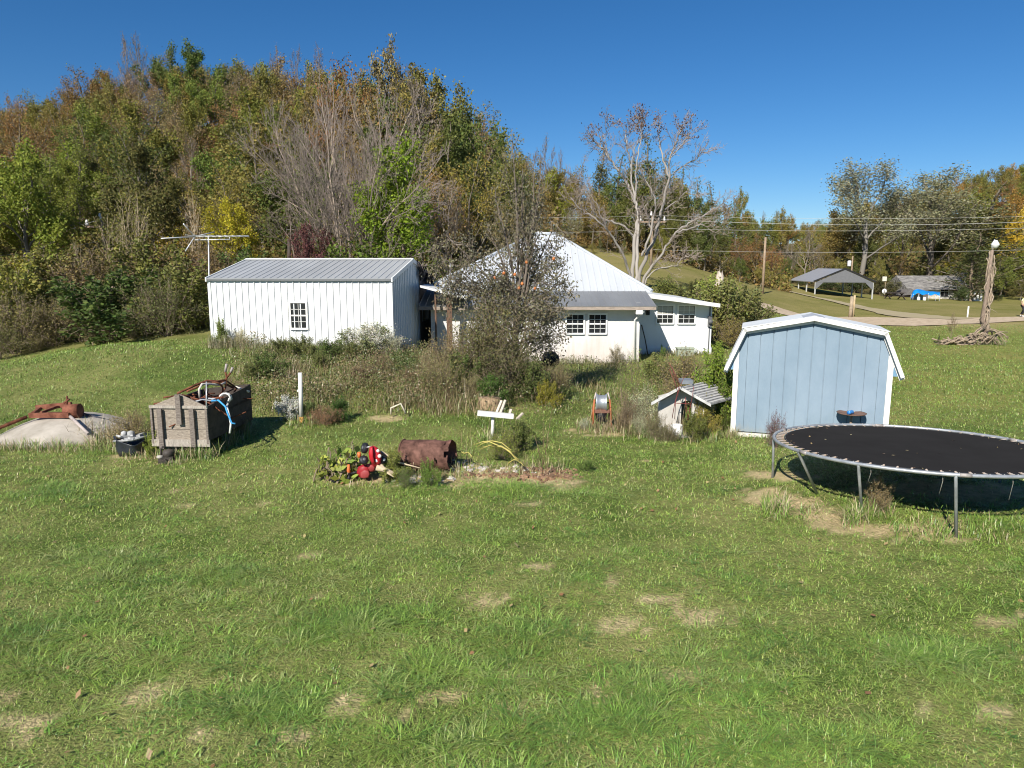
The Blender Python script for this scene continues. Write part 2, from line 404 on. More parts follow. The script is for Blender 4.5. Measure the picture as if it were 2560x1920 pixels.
def clumps(cl, nb=(40, 90), h=(.14, .3), w=.006, spread=.13, dk=1.0, lmin=.35, lmax=1.5):
    xs = []; Ys = []; hs = []; az = []; ln = []; cs = []
    for cx, cy, s in cl:
        n = int(rng.integers(*nb)*min(s, 2.2)); a = rng.uniform(0, 2*np.pi, n); r = spread*s*np.sqrt(rng.random(n))
        xs.append(cx+np.cos(a)*r*1.3); Ys.append(cy+np.sin(a)*r)
        hs.append(rng.uniform(h[0], h[1], n)*rng.uniform(.7, 1.1)*(.75+.25*min(s, 2))); az.append(a+rng.normal(0, .7, n)); ln.append(rng.uniform(lmin, lmax, n))
        g = GREENS[rng.integers(0, len(GREENS))]*rng.uniform(.7, 1.1)*dk
        cs.append(g*rng.uniform(.75, 1.3, (n, 1))*np.array([1, 1, 1]))
    x = np.concatenate(xs); Y = np.concatenate(Ys); c = np.concatenate(cs)
    n = len(x); return blades(x, Y, np.concatenate(hs), w*rng.uniform(.7, 1.4, n), np.concatenate(ln), np.concatenate(az), c, c*1.25, 3, curl=.45)
parts = [lawn(3.9, 6.5, 5200, .044, .0042), lawn(6.5, 9.5, 3000, .05, .0055), lawn(9.5, 14, 1250, .068, .008), lawn(14, 20, 520, .085, .011, dk=.6), lawn(20, 28, 230, .10, .016, dk=.3)]
parts.append(lawn(26, 52, 110, .09, .022, .92, .2, dk=.12))
cl = []
for _ in range(1500):
    Y = 3.9*(15.5/3.9)**rng.random(); x = rng.uniform(-.8, .8)*Y
    if fnoise(np.array([x]), np.array([Y]), 77, 1.3)[0] > .40 and soil_mask(np.array([x]), np.array([Y]))[0] < .4: cl.append((x, Y, .22+1.5*rng.random()**2.2))
for px, py, k, rx, ry in [(1200, 1225, 46, 1.5, .3), (1420, 1240, 12, .6, .2), (2340, 1640, 40, .5, .28), (820, 1560, 24, .6, .3), (230, 1560, 26, .6, .4), (1300, 1580, 16, .4, .2),
                          (1150, 1700, 26, .7, .3), (1700, 1720, 26, .8, .3), (2000, 1840, 24, .6, .15), (120, 1240, 30, .9, .5), (600, 1440, 16, .6, .3), (1050, 1860, 22, .6, .12), (560, 1120, 14, .7, .4),
                          (2160, 1290, 14, .35, .2), (2480, 1310, 22, .5, .25), (1560, 1800, 20, .5, .2), (350, 1420, 18, .6, .4), (640, 1780, 14, .5, .2)]:
    p = ground_hit(px, py)
    for _ in range(k): cl.append((p.x+rng.normal(0, rx*.6), p.y+rng.normal(0, ry*.6), rng.uniform(.6, 1.5)))
parts.append(clumps(cl, nb=(28, 62), h=(.07, .165), w=.0055, lmin=.6, lmax=2.3))
# broad low weeds in the lawn (plantain, clover): short wide blades
cl2 = []
for _ in range(1300):
    Y = 4.2*(13/4.2)**rng.random(); x = rng.uniform(-.8, .8)*Y
    if soil_mask(np.array([x]), np.array([Y]))[0] < .5 and fnoise(np.array([x]), np.array([Y]), 78, .7)[0] > .47: cl2.append((x, Y, rng.uniform(.4, 1.0)))
parts.append(clumps(cl2, nb=(8, 18), h=(.04, .085), w=.012, spread=.06, lmin=.8, lmax=1.7))
V, F, C = merge(parts)
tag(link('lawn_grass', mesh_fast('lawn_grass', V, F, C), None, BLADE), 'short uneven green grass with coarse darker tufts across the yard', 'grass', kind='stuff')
N_GRASS = len(V)
# ---- dry scrub on the bank: seed stalks, bleached grass, low leafy weeds
n = 85000
Y = np.sqrt(rng.uniform(14.6**2, 26.5**2, n)); x = rng.uniform(-.42, .28, n)*Y
b = bank_mask(x, Y); pt = fnoise(x, Y, 51, .8)
k = rng.random(n) < b*np.clip((pt-.36)*4, .05, 1); x, Y, pt = x[k], Y[k], pt[k]; n = len(x)
pxs = x/Y*1755+1280
dry = np.clip((pxs-760)/120, 0, 1)*np.clip((1180-pxs)/60, 0, 1)*.3+np.clip((pt-.48)*2.2, 0, .5)
c = np.where((rng.random(n) < dry)[:, None], np.array([(.29, .225, .12), (.24, .18, .09), (.36, .29, .17), (.21, .15, .08)])[rng.integers(0, 4, n)], np.array([(.15, .19, .045), (.18, .20, .055), (.11, .15, .04)])[rng.integers(0, 3, n)])
c = c*rng.uniform(.75, 1.2, (n, 1))
p1 = blades(x, Y, rng.uniform(.08, .34, n)*(.4+1.2*pt), rng.uniform(.008, .02, n), rng.uniform(.1, 1.1, n), rng.uniform(0, 6.28, n), c, c*1.15, 3)
# tall seed stalks
cl3 = []
for px, Yc, s, k in [(715, 20, .8, 300), (735, 19, .6, 200), (870, 21, 1.2, 50), (1000, 20, 1.2, 60), (1120, 18.5, .8, 50), (1600, 14.9, .45, 340), (1560, 15.0, .35, 200), (1490, 14.9, .3, 80), (300, 14.2, .5, 180), (215, 14.2, .4, 120), (560, 14.3, .35, 200), (590, 14.7, .35, 180), (700, 24, 1.0, 160), (560, 24, .8, 160), (1250, 14.2, .7, 60), (1350, 12.1, .25, 25), (1120, 12.4, .5, 60), (1080, 16.2, 1.0, 70), (1180, 16.6, .8, 60), (1700, 14.7, .5, 220), (1090, 23, .7, 200), (1330, 26, .5, 80), (1530, 26.3, .8, 160), (1000, 23.2, .6, 120),(1000,11.8,.3,90),(1300,11.9,.4,40)]:
    p = gat(px, Yc); cl3.append(np.stack([p.x+rng.normal(0, s*.5, k), p.y+rng.normal(0, s*.4, k)], 1))
q = np.concatenate(cl3); n = len(q)
c = np.array([(.34, .26, .15), (.27, .2, .11), (.42, .34, .22), (.16, .13, .06)])[rng.integers(0, 4, n)]*rng.uniform(.7, 1.1, (n, 1))
p2 = blades(q[:, 0], q[:, 1], rng.uniform(.2, .75, n)*rng.uniform(.6,1,n), rng.uniform(.006, .012, n), rng.uniform(.05, .8, n), rng.uniform(0, 6.28, n), c, c*1.1, 3)
# low mottled leaves of the weeds
n = 150000
Y = np.sqrt(rng.uniform(14.8**2, 25.5**2, n)); x = rng.uniform(-.42, .28, n)*Y
b = bank_mask(x, Y); pt = .6*fnoise(x, Y, 53, 1.3)+.4*fnoise(x, Y, 55, .45); k = rng.random(n) < b*np.clip((pt-.38)*4, .03, 1); x, Y, pt = x[k], Y[k], pt[k]; n = len(x)
hgt = np.clip((pt-.42)*3.2, .05, .62)
c0 = np.stack([x, Y, GA(x, Y)+hgt*rng.random(n)], -1); d1 = rng.normal(0, 1, (n, 3)); d1 /= np.linalg.norm(d1, axis=1)[:, None]; d2 = np.cross(d1, rng.normal(0, 1, (n, 3))); d2 /= np.linalg.norm(d2, axis=1)[:, None]
s = rng.uniform(.015, .036, (n, 1)); Vq = np.stack([c0-d1*s, c0+d2*s*.5, c0+d1*s, c0-d2*s*.5], 1).reshape(-1, 3)
kind = np.clip(((fnoise(x, Y, 54, .5)-.2)*1.7*6+rng.normal(0, .5, n)).astype(int), 0, 5)
cc = np.array([(.10, .14, .04), (.15, .165, .055), (.22, .16, .085), (.14, .165, .05), (.25, .19, .10), (.12, .135, .045)])[kind]*rng.uniform(.7, 1.25, (n, 1))
p3 = (Vq, [np.arange(4*n).reshape(-1, 4)], np.repeat(cc, 4, 0))
# rank growth along the foot of the metal shed and the house
n = 2600; pxs = rng.uniform(535, 1000, n); Y = rng.uniform(23.2, 24.3, n)-(pxs-535)/465*.5+.2; x = (pxs-1280)/1755*Y
c = np.array([(.14, .17, .05), (.3, .25, .15), (.2, .2, .09), (.36, .33, .22)])[rng.integers(0, 4, n)]*rng.uniform(.7, 1.2, (n, 1))
p4 = blades(x, Y, rng.uniform(.12, .5, n)*(.4+vnoise(x, Y, 9, 1.1)), rng.uniform(.008, .016, n), rng.uniform(.1, .9, n), rng.uniform(0, 6.28, n), c, c*1.15, 3)
n = 1800; pxs = rng.uniform(1330, 1790, n); Y = np.where(pxs < 1590, 27.1, 29.2)+rng.normal(0, .25, n); x = (pxs-1280)/1755*Y
c = np.array([(.14, .17, .05), (.3, .25, .15), (.2, .2, .09)])[rng.integers(0, 3, n)]*rng.uniform(.7, 1.2, (n, 1))
p5 = blades(x, Y, rng.uniform(.1, .4, n)*(.4+vnoise(x, Y, 9, 1.1)), rng.uniform(.01, .018, n), rng.uniform(.1, .9, n), rng.uniform(0, 6.28, n), c, c*1.15, 3)
# rank grass and weeds left standing round the things the mower cannot reach
def skirt(px0, px1, Yc, n, h, tan=.3, dy=.18):
    pxs = rng.uniform(px0, px1, n); Yk = Yc+rng.normal(0, dy, n) if not isinstance(Yc, tuple) else Yc[0]+(Yc[1]-Yc[0])*(pxs-px0)/(px1-px0)+rng.normal(0, dy, n)
    x = (pxs-1280)/1770*Yk; g = rng.random(n) > tan
    c = np.where(g[:, None], GREENS[rng.integers(0, 6, n)]*.85, np.array([(.42, .34, .2), (.34, .26, .15), (.5, .42, .27)])[rng.integers(0, 3, n)])*rng.uniform(.65, 1.3, (n, 1))
    return blades(x, Yk, h*rng.uniform(.35, 1.1, n)*(.45+vnoise(pxs, Yk*60, 5, .05)), rng.uniform(.006, .012, n), rng.uniform(.1, 1.1, n), rng.uniform(0, 6.28, n), c, c*1.2, 3)
SK = [skirt(-60, 290, 13.35, 1100, .26, .5, .16), skirt(200, 300, 13.9, 500, .42, .7, .3), skirt(290, 380, 12.95, 300, .22, .4), skirt(375, 525, 12.75, 700, .3, .35, .1), skirt(515, 620, (12.9, 14.4), 700, .38, .45, .16), skirt(395, 440, 12.4, 130, .16, .5, .08),
      skirt(715, 790, 15.05, 260, .24, .4), skirt(1195, 1265, 13.75, 260, .25, .3, .2), skirt(1440, 1560, 15.0, 700, .3, .55, .22), skirt(1560, 1640, 14.7, 500, .4, .55, .2), skirt(1625, 1800, 14.3, 700, .26, .4, .14), skirt(1800, 1850, 14.6, 220, .3, .5, .12), skirt(1835, 2230, (14.55, 13.6), 700, .17, .3, .08),
      skirt(980, 1150, 11.6, 300, .22, .5, .12), skirt(1130, 1420, 11.9, 360, .25, .65, .22), skirt(830, 1000, 11.15, 120, .14, .4, .1), skirt(2130, 2180, 9.5, 300, .26, .35, .14), skirt(2170, 2260, 9.7, 260, .3, .4, .2), skirt(2375, 2410, 8.85, 60, .15, .3, .08), skirt(1925, 1990, 9.95, 420, .3, .35, .2), skirt(2020, 2070, 9.8, 120, .2, .4, .12), skirt(2250, 2600, 9.1, 700, .18, .15, .25), skirt(2420, 2500, 37.6, 500, .5, .5, .4), skirt(2080, 2300, 27, 300, .25, .2, 2.5)]
V, F, C = merge([p1, p2, p3, p4, p5]+SK)
tag(link('dry_weeds', mesh_fast('dry_weeds', V, F, C), None, BLADE), 'dry tan weeds and seed stalks on the bank and around the junk', 'weeds', kind='stuff')
# fallen leaves scattered on the lawn
n = 320
Y = np.sqrt(rng.uniform(4.2**2, 15**2, n)); x = rng.uniform(-.8, .8, n)*Y; z = GA(x, Y)+rng.uniform(.02, .06, n)
a = rng.uniform(0, 6.28, n); s = rng.uniform(.015, .035, n); tl = rng.normal(0, .4, n)
d1 = np.stack([np.cos(a), np.sin(a), tl], -1)*s[:, None]; d2 = np.stack([-np.sin(a), np.cos(a), rng.normal(0, .4, n)], -1)*s[:, None]*.7
c0 = np.stack([x, Y, z], -1); V = np.stack([c0-d1, c0+d2, c0+d1, c0-d2], 1).reshape(-1, 3)
C = np.repeat(np.array([(.3, .18, .08), (.36, .26, .12), (.25, .13, .06), (.4, .33, .14)])[rng.integers(0, 4, n)], 4, 0)
tag(link('fallen_leaves', mesh_fast('fallen_leaves', V, [np.arange(4*n).reshape(-1, 4)], C), None, BLADE), 'dry brown leaves scattered over the lawn', 'leaves', kind='stuff')
# ================================================================= tree generator
def nrm(v): return v/np.linalg.norm(v)
def perp_dir(rg, d, ang, az):
    r = np.cross(d, (0, 0, 1.0));
    if np.linalg.norm(r) < 1e-3: r = np.array((1.0, 0, 0))
    r = nrm(r); q = np.cross(d, r)
    return nrm(d*math.cos(ang)+(r*math.cos(az)+q*math.sin(az))*math.sin(ang))
def grow(rg, p, d, ln, r, lv, cfg, out, tips):
    mx = cfg['levels']; n = max(3, 6-lv); pts = [p]; dd = d
    for i in range(n):
        dd = nrm(dd+rg.normal(0, cfg['wig'], 3)+np.array((0, 0, cfg['trop'][min(lv, len(cfg['trop'])-1)])))
        p = p+dd*ln/n; pts.append(p)
    pts = np.array(pts); endf = .25 if lv >= mx else .5
    out.append((pts, np.linspace(r, max(r*endf, cfg.get('rmin', .006)), n+1), lv))
    if lv >= mx:
        tips.append(pts); return
    nc = cfg['nc'][lv]; az = rg.uniform(0, 6.28)
    for k in range(nc):
        t = cfg['tmin'][lv]+(1-cfg['tmin'][lv])*(k+rg.random())/nc
        f = t*n; i = min(int(f), n-1); q = pts[i]+(pts[i+1]-pts[i])*(f-i); dl = nrm(pts[i+1]-pts[i])
        az += 2.4+rg.normal(0, .4)
        nd = perp_dir(rg, dl, cfg['ang'][lv]*rg.uniform(.7, 1.25), az)
        fall = 1-cfg.get('taper', .45)*(t-cfg['tmin'][lv])/(1.001-cfg['tmin'][lv])
        grow(rg, q, nd, ln*cfg['lr'][lv]*fall*rg.uniform(.75, 1.2), max(r*(1-.5*t)*cfg.get('rr', .55), cfg.get('rmin', .006)), lv+1, cfg, out, tips)
    grow(rg, pts[-1], dd, ln*cfg['lr'][lv]*.75, r*.5, lv+1, cfg, out, tips)
def tubes_mesh(name, lines, col=(1, 1, 1), sides=(7, 5, 4, 3, 3, 3), jitter=.12, rg=None):
    V = []; F = []; C = []; b = 0
    rg = rg or np.random.default_rng(1)
    for pts, rad, lv in lines:
        k = sides[min(lv, len(sides)-1)]; n = len(pts)
        d = np.gradient(pts, axis=0); d /= np.linalg.norm(d, axis=1)[:, None]+1e-9
        ref = np.array((.3, .9, .1)) if abs(d[0][1]) < .8 else np.array((1.0, 0, .1))
        u = np.cross(d, ref); u /= np.linalg.norm(u, axis=1)[:, None]+1e-9; w = np.cross(d, u)
        a = np.arange(k)*2*np.pi/k
        ring = pts[:, None, :]+(u[:, None, :]*np.cos(a)[None, :, None]+w[:, None, :]*np.sin(a)[None, :, None])*np.asarray(rad)[:, None, None]
        V.append(ring.reshape(-1, 3))
        i = np.arange(n-1)[:, None]*k+np.arange(k)[None, :]; j = np.arange(n-1)[:, None]*k+((np.arange(k)+1) % k)[None, :]
        F.append(np.stack([i, j, j+k, i+k], -1).reshape(-1, 4)+b); b += n*k
        C.append(np.repeat(np.asarray(col)[None]*rg.uniform(1-jitter*2, 1+jitter, (1, 1)), n*k, 0))
    return mesh_fast(name, np.concatenate(V), [np.concatenate(F)], np.concatenate(C), True)
def leaf_quads(rg, c, size, aspect=.6, var=.35, flat=.0, droop=0):
    n = len(c); u = rg.normal(0, 1, (n, 3)); u[:, 2] = u[:, 2]*(1-flat)-droop; u /= np.linalg.norm(u, axis=1)[:, None]
    t = rg.normal(0, 1, (n, 3)); t[:, 2] *= (1-flat); w = np.cross(u, t); w /= np.linalg.norm(w, axis=1)[:, None]+1e-9
    s = size*rg.uniform(.6, 1.35, (n, 1))
    V = np.stack([c-u*s*.5, c+w*s*aspect*.5, c+u*s*.5, c-w*s*aspect*.5], 1).reshape(-1, 3)
    v = rg.uniform(1-var, 1+var, (n, 1))
    C = np.repeat(np.concatenate([v*rg.uniform(.88, 1.12, (n, 1)), v, v*rg.uniform(.8, 1.2, (n, 1))], 1), 4, 0)
    return V, np.arange(4*n).reshape(-1, 4), C
def tip_leaves(rg, tips, per, sig, top=None):
    P = []
    for pts in tips:
        k = rg.poisson(per)
        if k:
            t = rg.random(k)*(len(pts)-1); i = np.minimum(t.astype(int), len(pts)-2)
            P.append(pts[i]+(pts[i+1]-pts[i])*(t-i)[:, None]+rg.normal(0, sig, (k, 3)))
    return np.concatenate(P) if P else np.zeros((1, 3))
PROTO = {}
def proto(key, seed, cfg, H, lsize, per, sig, aspect=.62, var=.35, stems=1, flat=0, trunk_r=.16, extra=None, shape=None, droop=0, maxr=None):
    rg = np.random.default_rng(seed); out = []; tips = []
    for s in range(stems):
        d = np.array((0, 0, 1.0)) if stems == 1 else perp_dir(rg, np.array((0, 0, 1.0)), rg.uniform(*cfg['stem_ang']), s*2*np.pi/stems+rg.normal(0, .3))
        grow(rg, np.array((0, 0, -.25))+(rg.normal(0, .12, 3)*np.array((1, 1, 0)) if stems > 1 else 0), d, H*cfg['tl'], trunk_r, 0, cfg, out, tips)
    L = tip_leaves(rg, tips, per, sig) if per else np.zeros((0, 3))
    if extra is not None: L = np.concatenate([L, extra(rg, out)])
    allp = np.concatenate([o[0] for o in out]+([L] if len(L) else []))
    k = H/np.percentile(allp[:, 2], 99.7)
    out = [(a*k, b*k, c) for a, b, c in out]; L = L*k; allp = allp*k
    # bring a leaning crown back over its foot and keep the spread natural
    top_ = allp[allp[:, 2] > H*.35]; cx, cy = np.median(top_[:, 0]), np.median(top_[:, 1]); zc = np.median(top_[:, 2])
    mr = maxr*H if maxr else 1e9
    r0 = np.percentile(np.hypot(allp[:, 0]-cx*np.clip(allp[:, 2]/zc, 0, 1.3), allp[:, 1]-cy*np.clip(allp[:, 2]/zc, 0, 1.3)), 97); q = min(1, mr/r0)
    def fix(a):
        a = a.copy(); t = np.clip(a[:, 2]/zc, 0, 1.3); a[:, 0] = (a[:, 0]-cx*t)*q; a[:, 1] = (a[:, 1]-cy*t)*q; return a
    out = [(fix(a), b, c) for a, b, c in out]; allp = fix(allp)
    if len(L): L = fix(L)
    k = 1.0
    if shape: L = shape(L)
    tm = tubes_mesh(key+'_trunk', [o for o in out if o[2] <= cfg.get('tr_lv', 9)], rg=rg); tm.materials.append(BARK)
    cm = None
    if len(L):
        cm = mesh_fast(key+'_crown', *[(a if i != 1 else [a]) for i, a in enumerate(leaf_quads(rg, L, lsize, aspect, var, flat, droop))]); cm.materials.append(LEAF)
    tw = [o for o in out if o[2] > cfg.get('tr_lv', 9)]
    wm = None
    if tw:
        wm = tubes_mesh(key+'_twigs', tw, rg=rg); wm.materials.append(BARK)
    rad = np.percentile(np.hypot(allp[:, 0], allp[:, 1]), 97)*k
    PROTO[key] = (tm, cm, wm, H, rad)
BROAD = dict(levels=3, wig=.15, trop=(.03, .03, .03, .0), nc=(10, 4, 3), tmin=(.3, .3, .2), ang=(.95, .8, .8), lr=(.62, .5, .5), tl=.6, taper=.25)
THIN = dict(levels=3, wig=.13, trop=(.04, .06, .04, .0), nc=(9, 5, 4), tmin=(.3, .25, .2), ang=(.75, .75, .8), lr=(.55, .5, .5), tl=.66, taper=.3)
TALL = dict(levels=3, wig=.12, trop=(.05, .06, .05, .0), nc=(11, 5, 3), tmin=(.3, .25, .2), ang=(.75, .7, .8), lr=(.42, .5, .5), tl=.78, taper=.35)
CEDAR = dict(levels=2, wig=.08, trop=(.08, .04, .02), nc=(30, 6), tmin=(.08, .2), ang=(1.15, .8), lr=(.34, .4), tl=.9, taper=.85)
BARE = dict(levels=4, wig=.1, trop=(.04, .06, .06, .05, .03), nc=(7, 6, 5, 4), tmin=(.3, .25, .2, .15), ang=(.65, .55, .55, .5), lr=(.52, .5, .52, .55), tl=.7, taper=.4, tr_lv=2, rmin=.012)
SHRUB = dict(levels=2, wig=.16, trop=(.02, .0, -.02), nc=(6, 5), tmin=(.2, .15), ang=(.7, .8), lr=(.55, .5), tl=.75, stem_ang=(.15, .9), taper=.3)
SAPL = dict(levels=2, wig=.07, trop=(.06, .06, .03), nc=(6, 4), tmin=(.35, .3), ang=(.45, .6), lr=(.4, .45), tl=.9, stem_ang=(.08, .4), taper=.3)
for i in range(5): proto('broad%d' % i, 100+i, BROAD, 11, .24, 40, .30, trunk_r=.2, maxr=.40)
for i in range(3): proto('tall%d' % i, 120+i, TALL, 13, .24, 30, .30, trunk_r=.18, maxr=.27)
for i in range(4): proto('thin%d' % i, 140+i, THIN, 12, .20, 12, .26, trunk_r=.15, maxr=.33)
for i in range(3): proto('cedar%d' % i, 160+i, CEDAR, 10, .2, 15, .26, trunk_r=.16, aspect=.45)
for i in range(3): proto('bare%d' % i, 180+i, BARE, 11, .16, .5, .25, trunk_r=.15, maxr=.32)
for i in range(3): proto('shrub%d' % i, 200+i, SHRUB, 2.4, .10, 20, .10, stems=8, trunk_r=.03, maxr=.62)
for i in range(2): proto('thicket%d' % i, 220+i, SHRUB, 3.0, .08, 9, .13, stems=13, trunk_r=.022, maxr=.52)
for i in range(2): proto('sapling%d' % i, 230+i, SAPL, 6, .13, 4, .16, stems=4, trunk_r=.045)
def place(key, name, px, Y, top=None, h=None, w=1.0, rz=None, leaf=(.1, .12, .03), bark=(.17, .14, .11), label='', cat='tree', group=None, x=None, twig=None, sink=0.0):
    "stand a copy of a tree kind at pixel column px, depth Y, reaching the pixel row `top` (or height h)"
    tm, cm, wm, H, rad = PROTO[key]
    p = gat(px, Y) if x is None else Vector((x, Y, G(x, Y)))
    if h is None: h = at(px, top, Y).z-p.z
    e = empty(name, (p.x, p.y, p.z-sink), random.uniform(0, 6.28) if rz is None else rz, label, cat, group)
    s = h/H; e.scale = (s*w, s*w, s)
    t = link('trunk' if cat == 'tree' else 'stems', tm, e); t.color = tuple(bark)+(1,)
    if cm is not None: c = link('crown' if cat == 'tree' else 'foliage', cm, e); c.color = tuple(leaf)+(1,)
    if wm is not None: c = link('twigs', wm, e); c.color = tuple(twig or bark)+(1,)
    return e
random.seed(5)
# ================================================================= buildings
def stain(mat, col, h, fac, sc=(4, 4, .5)):
    "splashed dirt rising from the foot of a wall (a stain of its own shape, not shade)"
    t = mat.node_tree; N, L = t.nodes, t.links; bs = N['Principled BSDF']
    tc = N.new('ShaderNodeTexCoord'); sx = N.new('ShaderNodeSeparateXYZ'); L.new(tc.outputs['Object'], sx.inputs[0])
    mp = N.new('ShaderNodeMapping'); mp.inputs['Scale'].default_value = sc; L.new(tc.outputs['Object'], mp.inputs[0])
    nz = N.new('ShaderNodeTexNoise'); nz.inputs['Scale'].default_value = 2.5; nz.inputs['Detail'].default_value = 7; L.new(mp.outputs[0], nz.inputs['Vector'])
    a = N.new('ShaderNodeMath'); a.operation = 'MULTIPLY_ADD'; a.inputs[1].default_value = h*2; a.inputs[2].default_value = -h*.2; L.new(nz.outputs['Fac'], a.inputs[0])
    b = N.new('ShaderNodeMath'); b.operation = 'SUBTRACT'; L.new(a.outputs[0], b.inputs[0]); L.new(sx.outputs['Z'], b.inputs[1])
    r = N.new('ShaderNodeMapRange'); r.inputs['From Min'].default_value = -h*.4; r.inputs['From Max'].default_value = h*.8; r.inputs['To Max'].default_value = fac; L.new(b.outputs[0], r.inputs['Value'])
    m = N.new('ShaderNodeMixRGB'); m.inputs[2].default_value = tuple(col)+(1,); L.new(r.outputs[0], m.inputs[0]); L.new(bs.inputs['Base Color'].links[0].from_socket, m.inputs[1]); L.new(m.outputs[0], bs.inputs['Base Color'])
def rot(rz): return Matrix.Rotation(rz, 4, 'Z')
def window(parent, name, M4, w, h, cols, rows, frame_mat, blinds=False, double=True, label=None):
    "window set in a wall: local x across, z up, facing -y; M4 places it"
    f = MB(); t = .06
    f.box(-w/2-t, -w/2, -.035, .02, -t, h+t, M4); f.box(w/2, w/2+t, -.035, .02, -t, h+t, M4)
    f.box(-w/2, w/2, -.035, .02, h, h+t, M4); f.box(-w/2-.02, w/2+.02, -.06, .02, -t, 0, M4)
    fo = f.build('window', frame_mat, parent)
    if label: fo['label'] = label
    g = MB(); g.box(-w/2, w/2, .0, .012, 0, h, M4); g.build('pane', GLASS, fo)
    m = MB()
    for i in range(1, cols): m.box(-w/2+w*i/cols-.0065, -w/2+w*i/cols+.0065, -.012, -.002, .0, h, M4)
    for j in range(1, rows):
        tk = .024 if (double and j*2 == rows) else .0065
        for i in range(cols): m.box(-w/2+w*i/cols+.012, -w/2+w*(i+1)/cols-.012, -.012, -.002, h*j/rows-tk, h*j/rows+tk, M4)
    m.build('muntins', frame_mat, fo)
    if blinds:
        b = MB()
        for k in range(9): b.box(-w/2+.02, w/2-.02, -.0015, -.0005, h*.52+k*h*.052, h*.52+k*h*.052+h*.034, M4)
        b.build('blind', M('blind', (.62, .6, .54), .8, .05), fo)
    return fo
def corrugated(mb, p00, p10, p01, spacing, rib=.017, rw=.035, thick=.02):
    "sheet with ribs: p00->p10 across the ribs, p00->p01 along them"
    p00, p10, p01 = Vector(p00), Vector(p10), Vector(p01); e = p10-p00; u = e.normalized(); l = p01-p00
    n = u.cross(l).normalized()
    if n.z < 0: n = -n
    mb.prism([p00, p10, p10+l, p00+l], -n*thick)
    k = int(e.length/spacing)
    for i in range(k+1):
        o = min(i*e.length/k, e.length-rw); a = p00+u*o
        mb.prism([a, a+u*rw, a+u*(rw*.7)+n*rib, a+u*rw*.3+n*rib], l)
# ---------------------------------------------------------------- white metal shed
A = Vector((-10.27, 24.6)); B = Vector((-3.98, 24.0)); W = (B-A).length; D = 6.0; rz = math.atan2(B.y-A.y, B.x-A.x)
z0 = .5
sh = empty('metal_shed', (A.x, A.y, z0), rz, 'long white ribbed metal shed with grey roof and one small window', 'shed')
SHM = sh.matrix_basis.copy() if False else Matrix.Translation((A.x, A.y, z0))@rot(rz)
eh = 2.5; rh = 3.12; xb = -.6
w = MB()
w.prism([(0, 0, xb), (W, 0, xb), (W, 0, eh), (0, 0, eh)], (0, .04, 0))
w.prism([(0, D, xb), (W, D, xb), (W, D, eh), (0, D, eh)], (0, -.04, 0))
for x, d in ((0, .04), (W, -.04)):
    w.prism([(x, .04, xb), (x, D-.04, xb), (x, D-.04, eh), (x, D/2, rh), (x, .04, eh)], (d, 0, 0))
nr = 28
for i in range(nr+1):
    x = W*i/nr; x = min(max(x, .02), W-.05)
    w.prism([(x, 0, xb), (x+.05, 0, xb), (x+.038, -.032, xb), (x+.006, -.032, xb)], (0, 0, eh-xb-.01))
nr = 24
for i in range(nr+1):
    y = .02+(D-.08)*i/nr; zt = eh+(rh-eh)*(1-abs(y-D/2)/(D/2))-.03
    w.prism([(W, y, xb), (W, y+.045, xb), (W+.022, y+.032, xb), (W+.022, y+.013, xb)], (0, 0, zt-xb))
SHWALL = M('shed_wall_metal', (.69, .70, .69), .42, .06, .9, spec=.35, stretch=(1, 1, .3))
stain(SHWALL, (.36, .30, .21), .3, .6); w.build('wall', SHWALL, sh)
r = MB(); ov = .10
def zr(y): return eh+.03+(rh-eh)*(1-abs(y-D/2)/(D/2))
corrugated(r, (-.04, -ov, zr(-ov)), (W+.04, -ov, zr(-ov)), (-.04, D/2, zr(D/2)), .24)
corrugated(r, (-.04, D+ov, zr(D+ov)), (W+.04, D+ov, zr(D+ov)), (-.04, D/2, zr(D/2)), .24)
r.build('roof', M('shed_roof_metal', (.36, .37, .375), .4, .12, .8, spec=.5, stretch=(1, .2, 1)), sh)
t = MB(); t.prism([(-.06, D/2-.16, zr(D/2-.16)+.03), (-.06, D/2, zr(D/2)+.05), (-.06, D/2+.16, zr(D/2+.16)+.03), (-.06, D/2, zr(D/2)+.03)], (W+.12, 0, 0))
t.build('ridge_cap', WHITE_METAL, sh)
t = MB()
for x in (-.06, W+.02):
    for y in (-ov-.01, D+ov+.01):
        t.prism([(x, y, zr(y)-.11), (x, y, zr(y)+.03), (x, D/2, zr(D/2)+.03), (x, D/2, zr(D/2)-.11)], (.045, 0, 0))
    t.build('rake_trim', WHITE_METAL, sh); t = MB()
t = MB(); t.box(-.03, .07, -.03, .0, xb, eh-.02); t.box(-.03, .0, 0, .08, xb, eh-.02); t.build('corner_trim', WHITE_METAL, sh)
t = MB(); t.box(W-.07, W+.03, -.026, .0, xb, eh-.02); t.box(W+.0, W+.03, .0, .08, xb, eh-.02); t.build('corner_trim', WHITE_METAL, sh)
t = MB(); t.box(-.02, W+.02, -ov-.005, -ov+.015, zr(-ov)-.075, zr(-ov)-.024); t.build('eave_trim', M('eave_grey', (.16, .165, .17), .5, .1), sh)
xw = W*.492
window(sh, 'window', Matrix.Translation((xw, -.03, .86)), .52, .83, 2, 4, M('window_white', (.8, .78, .72), .5, .05))
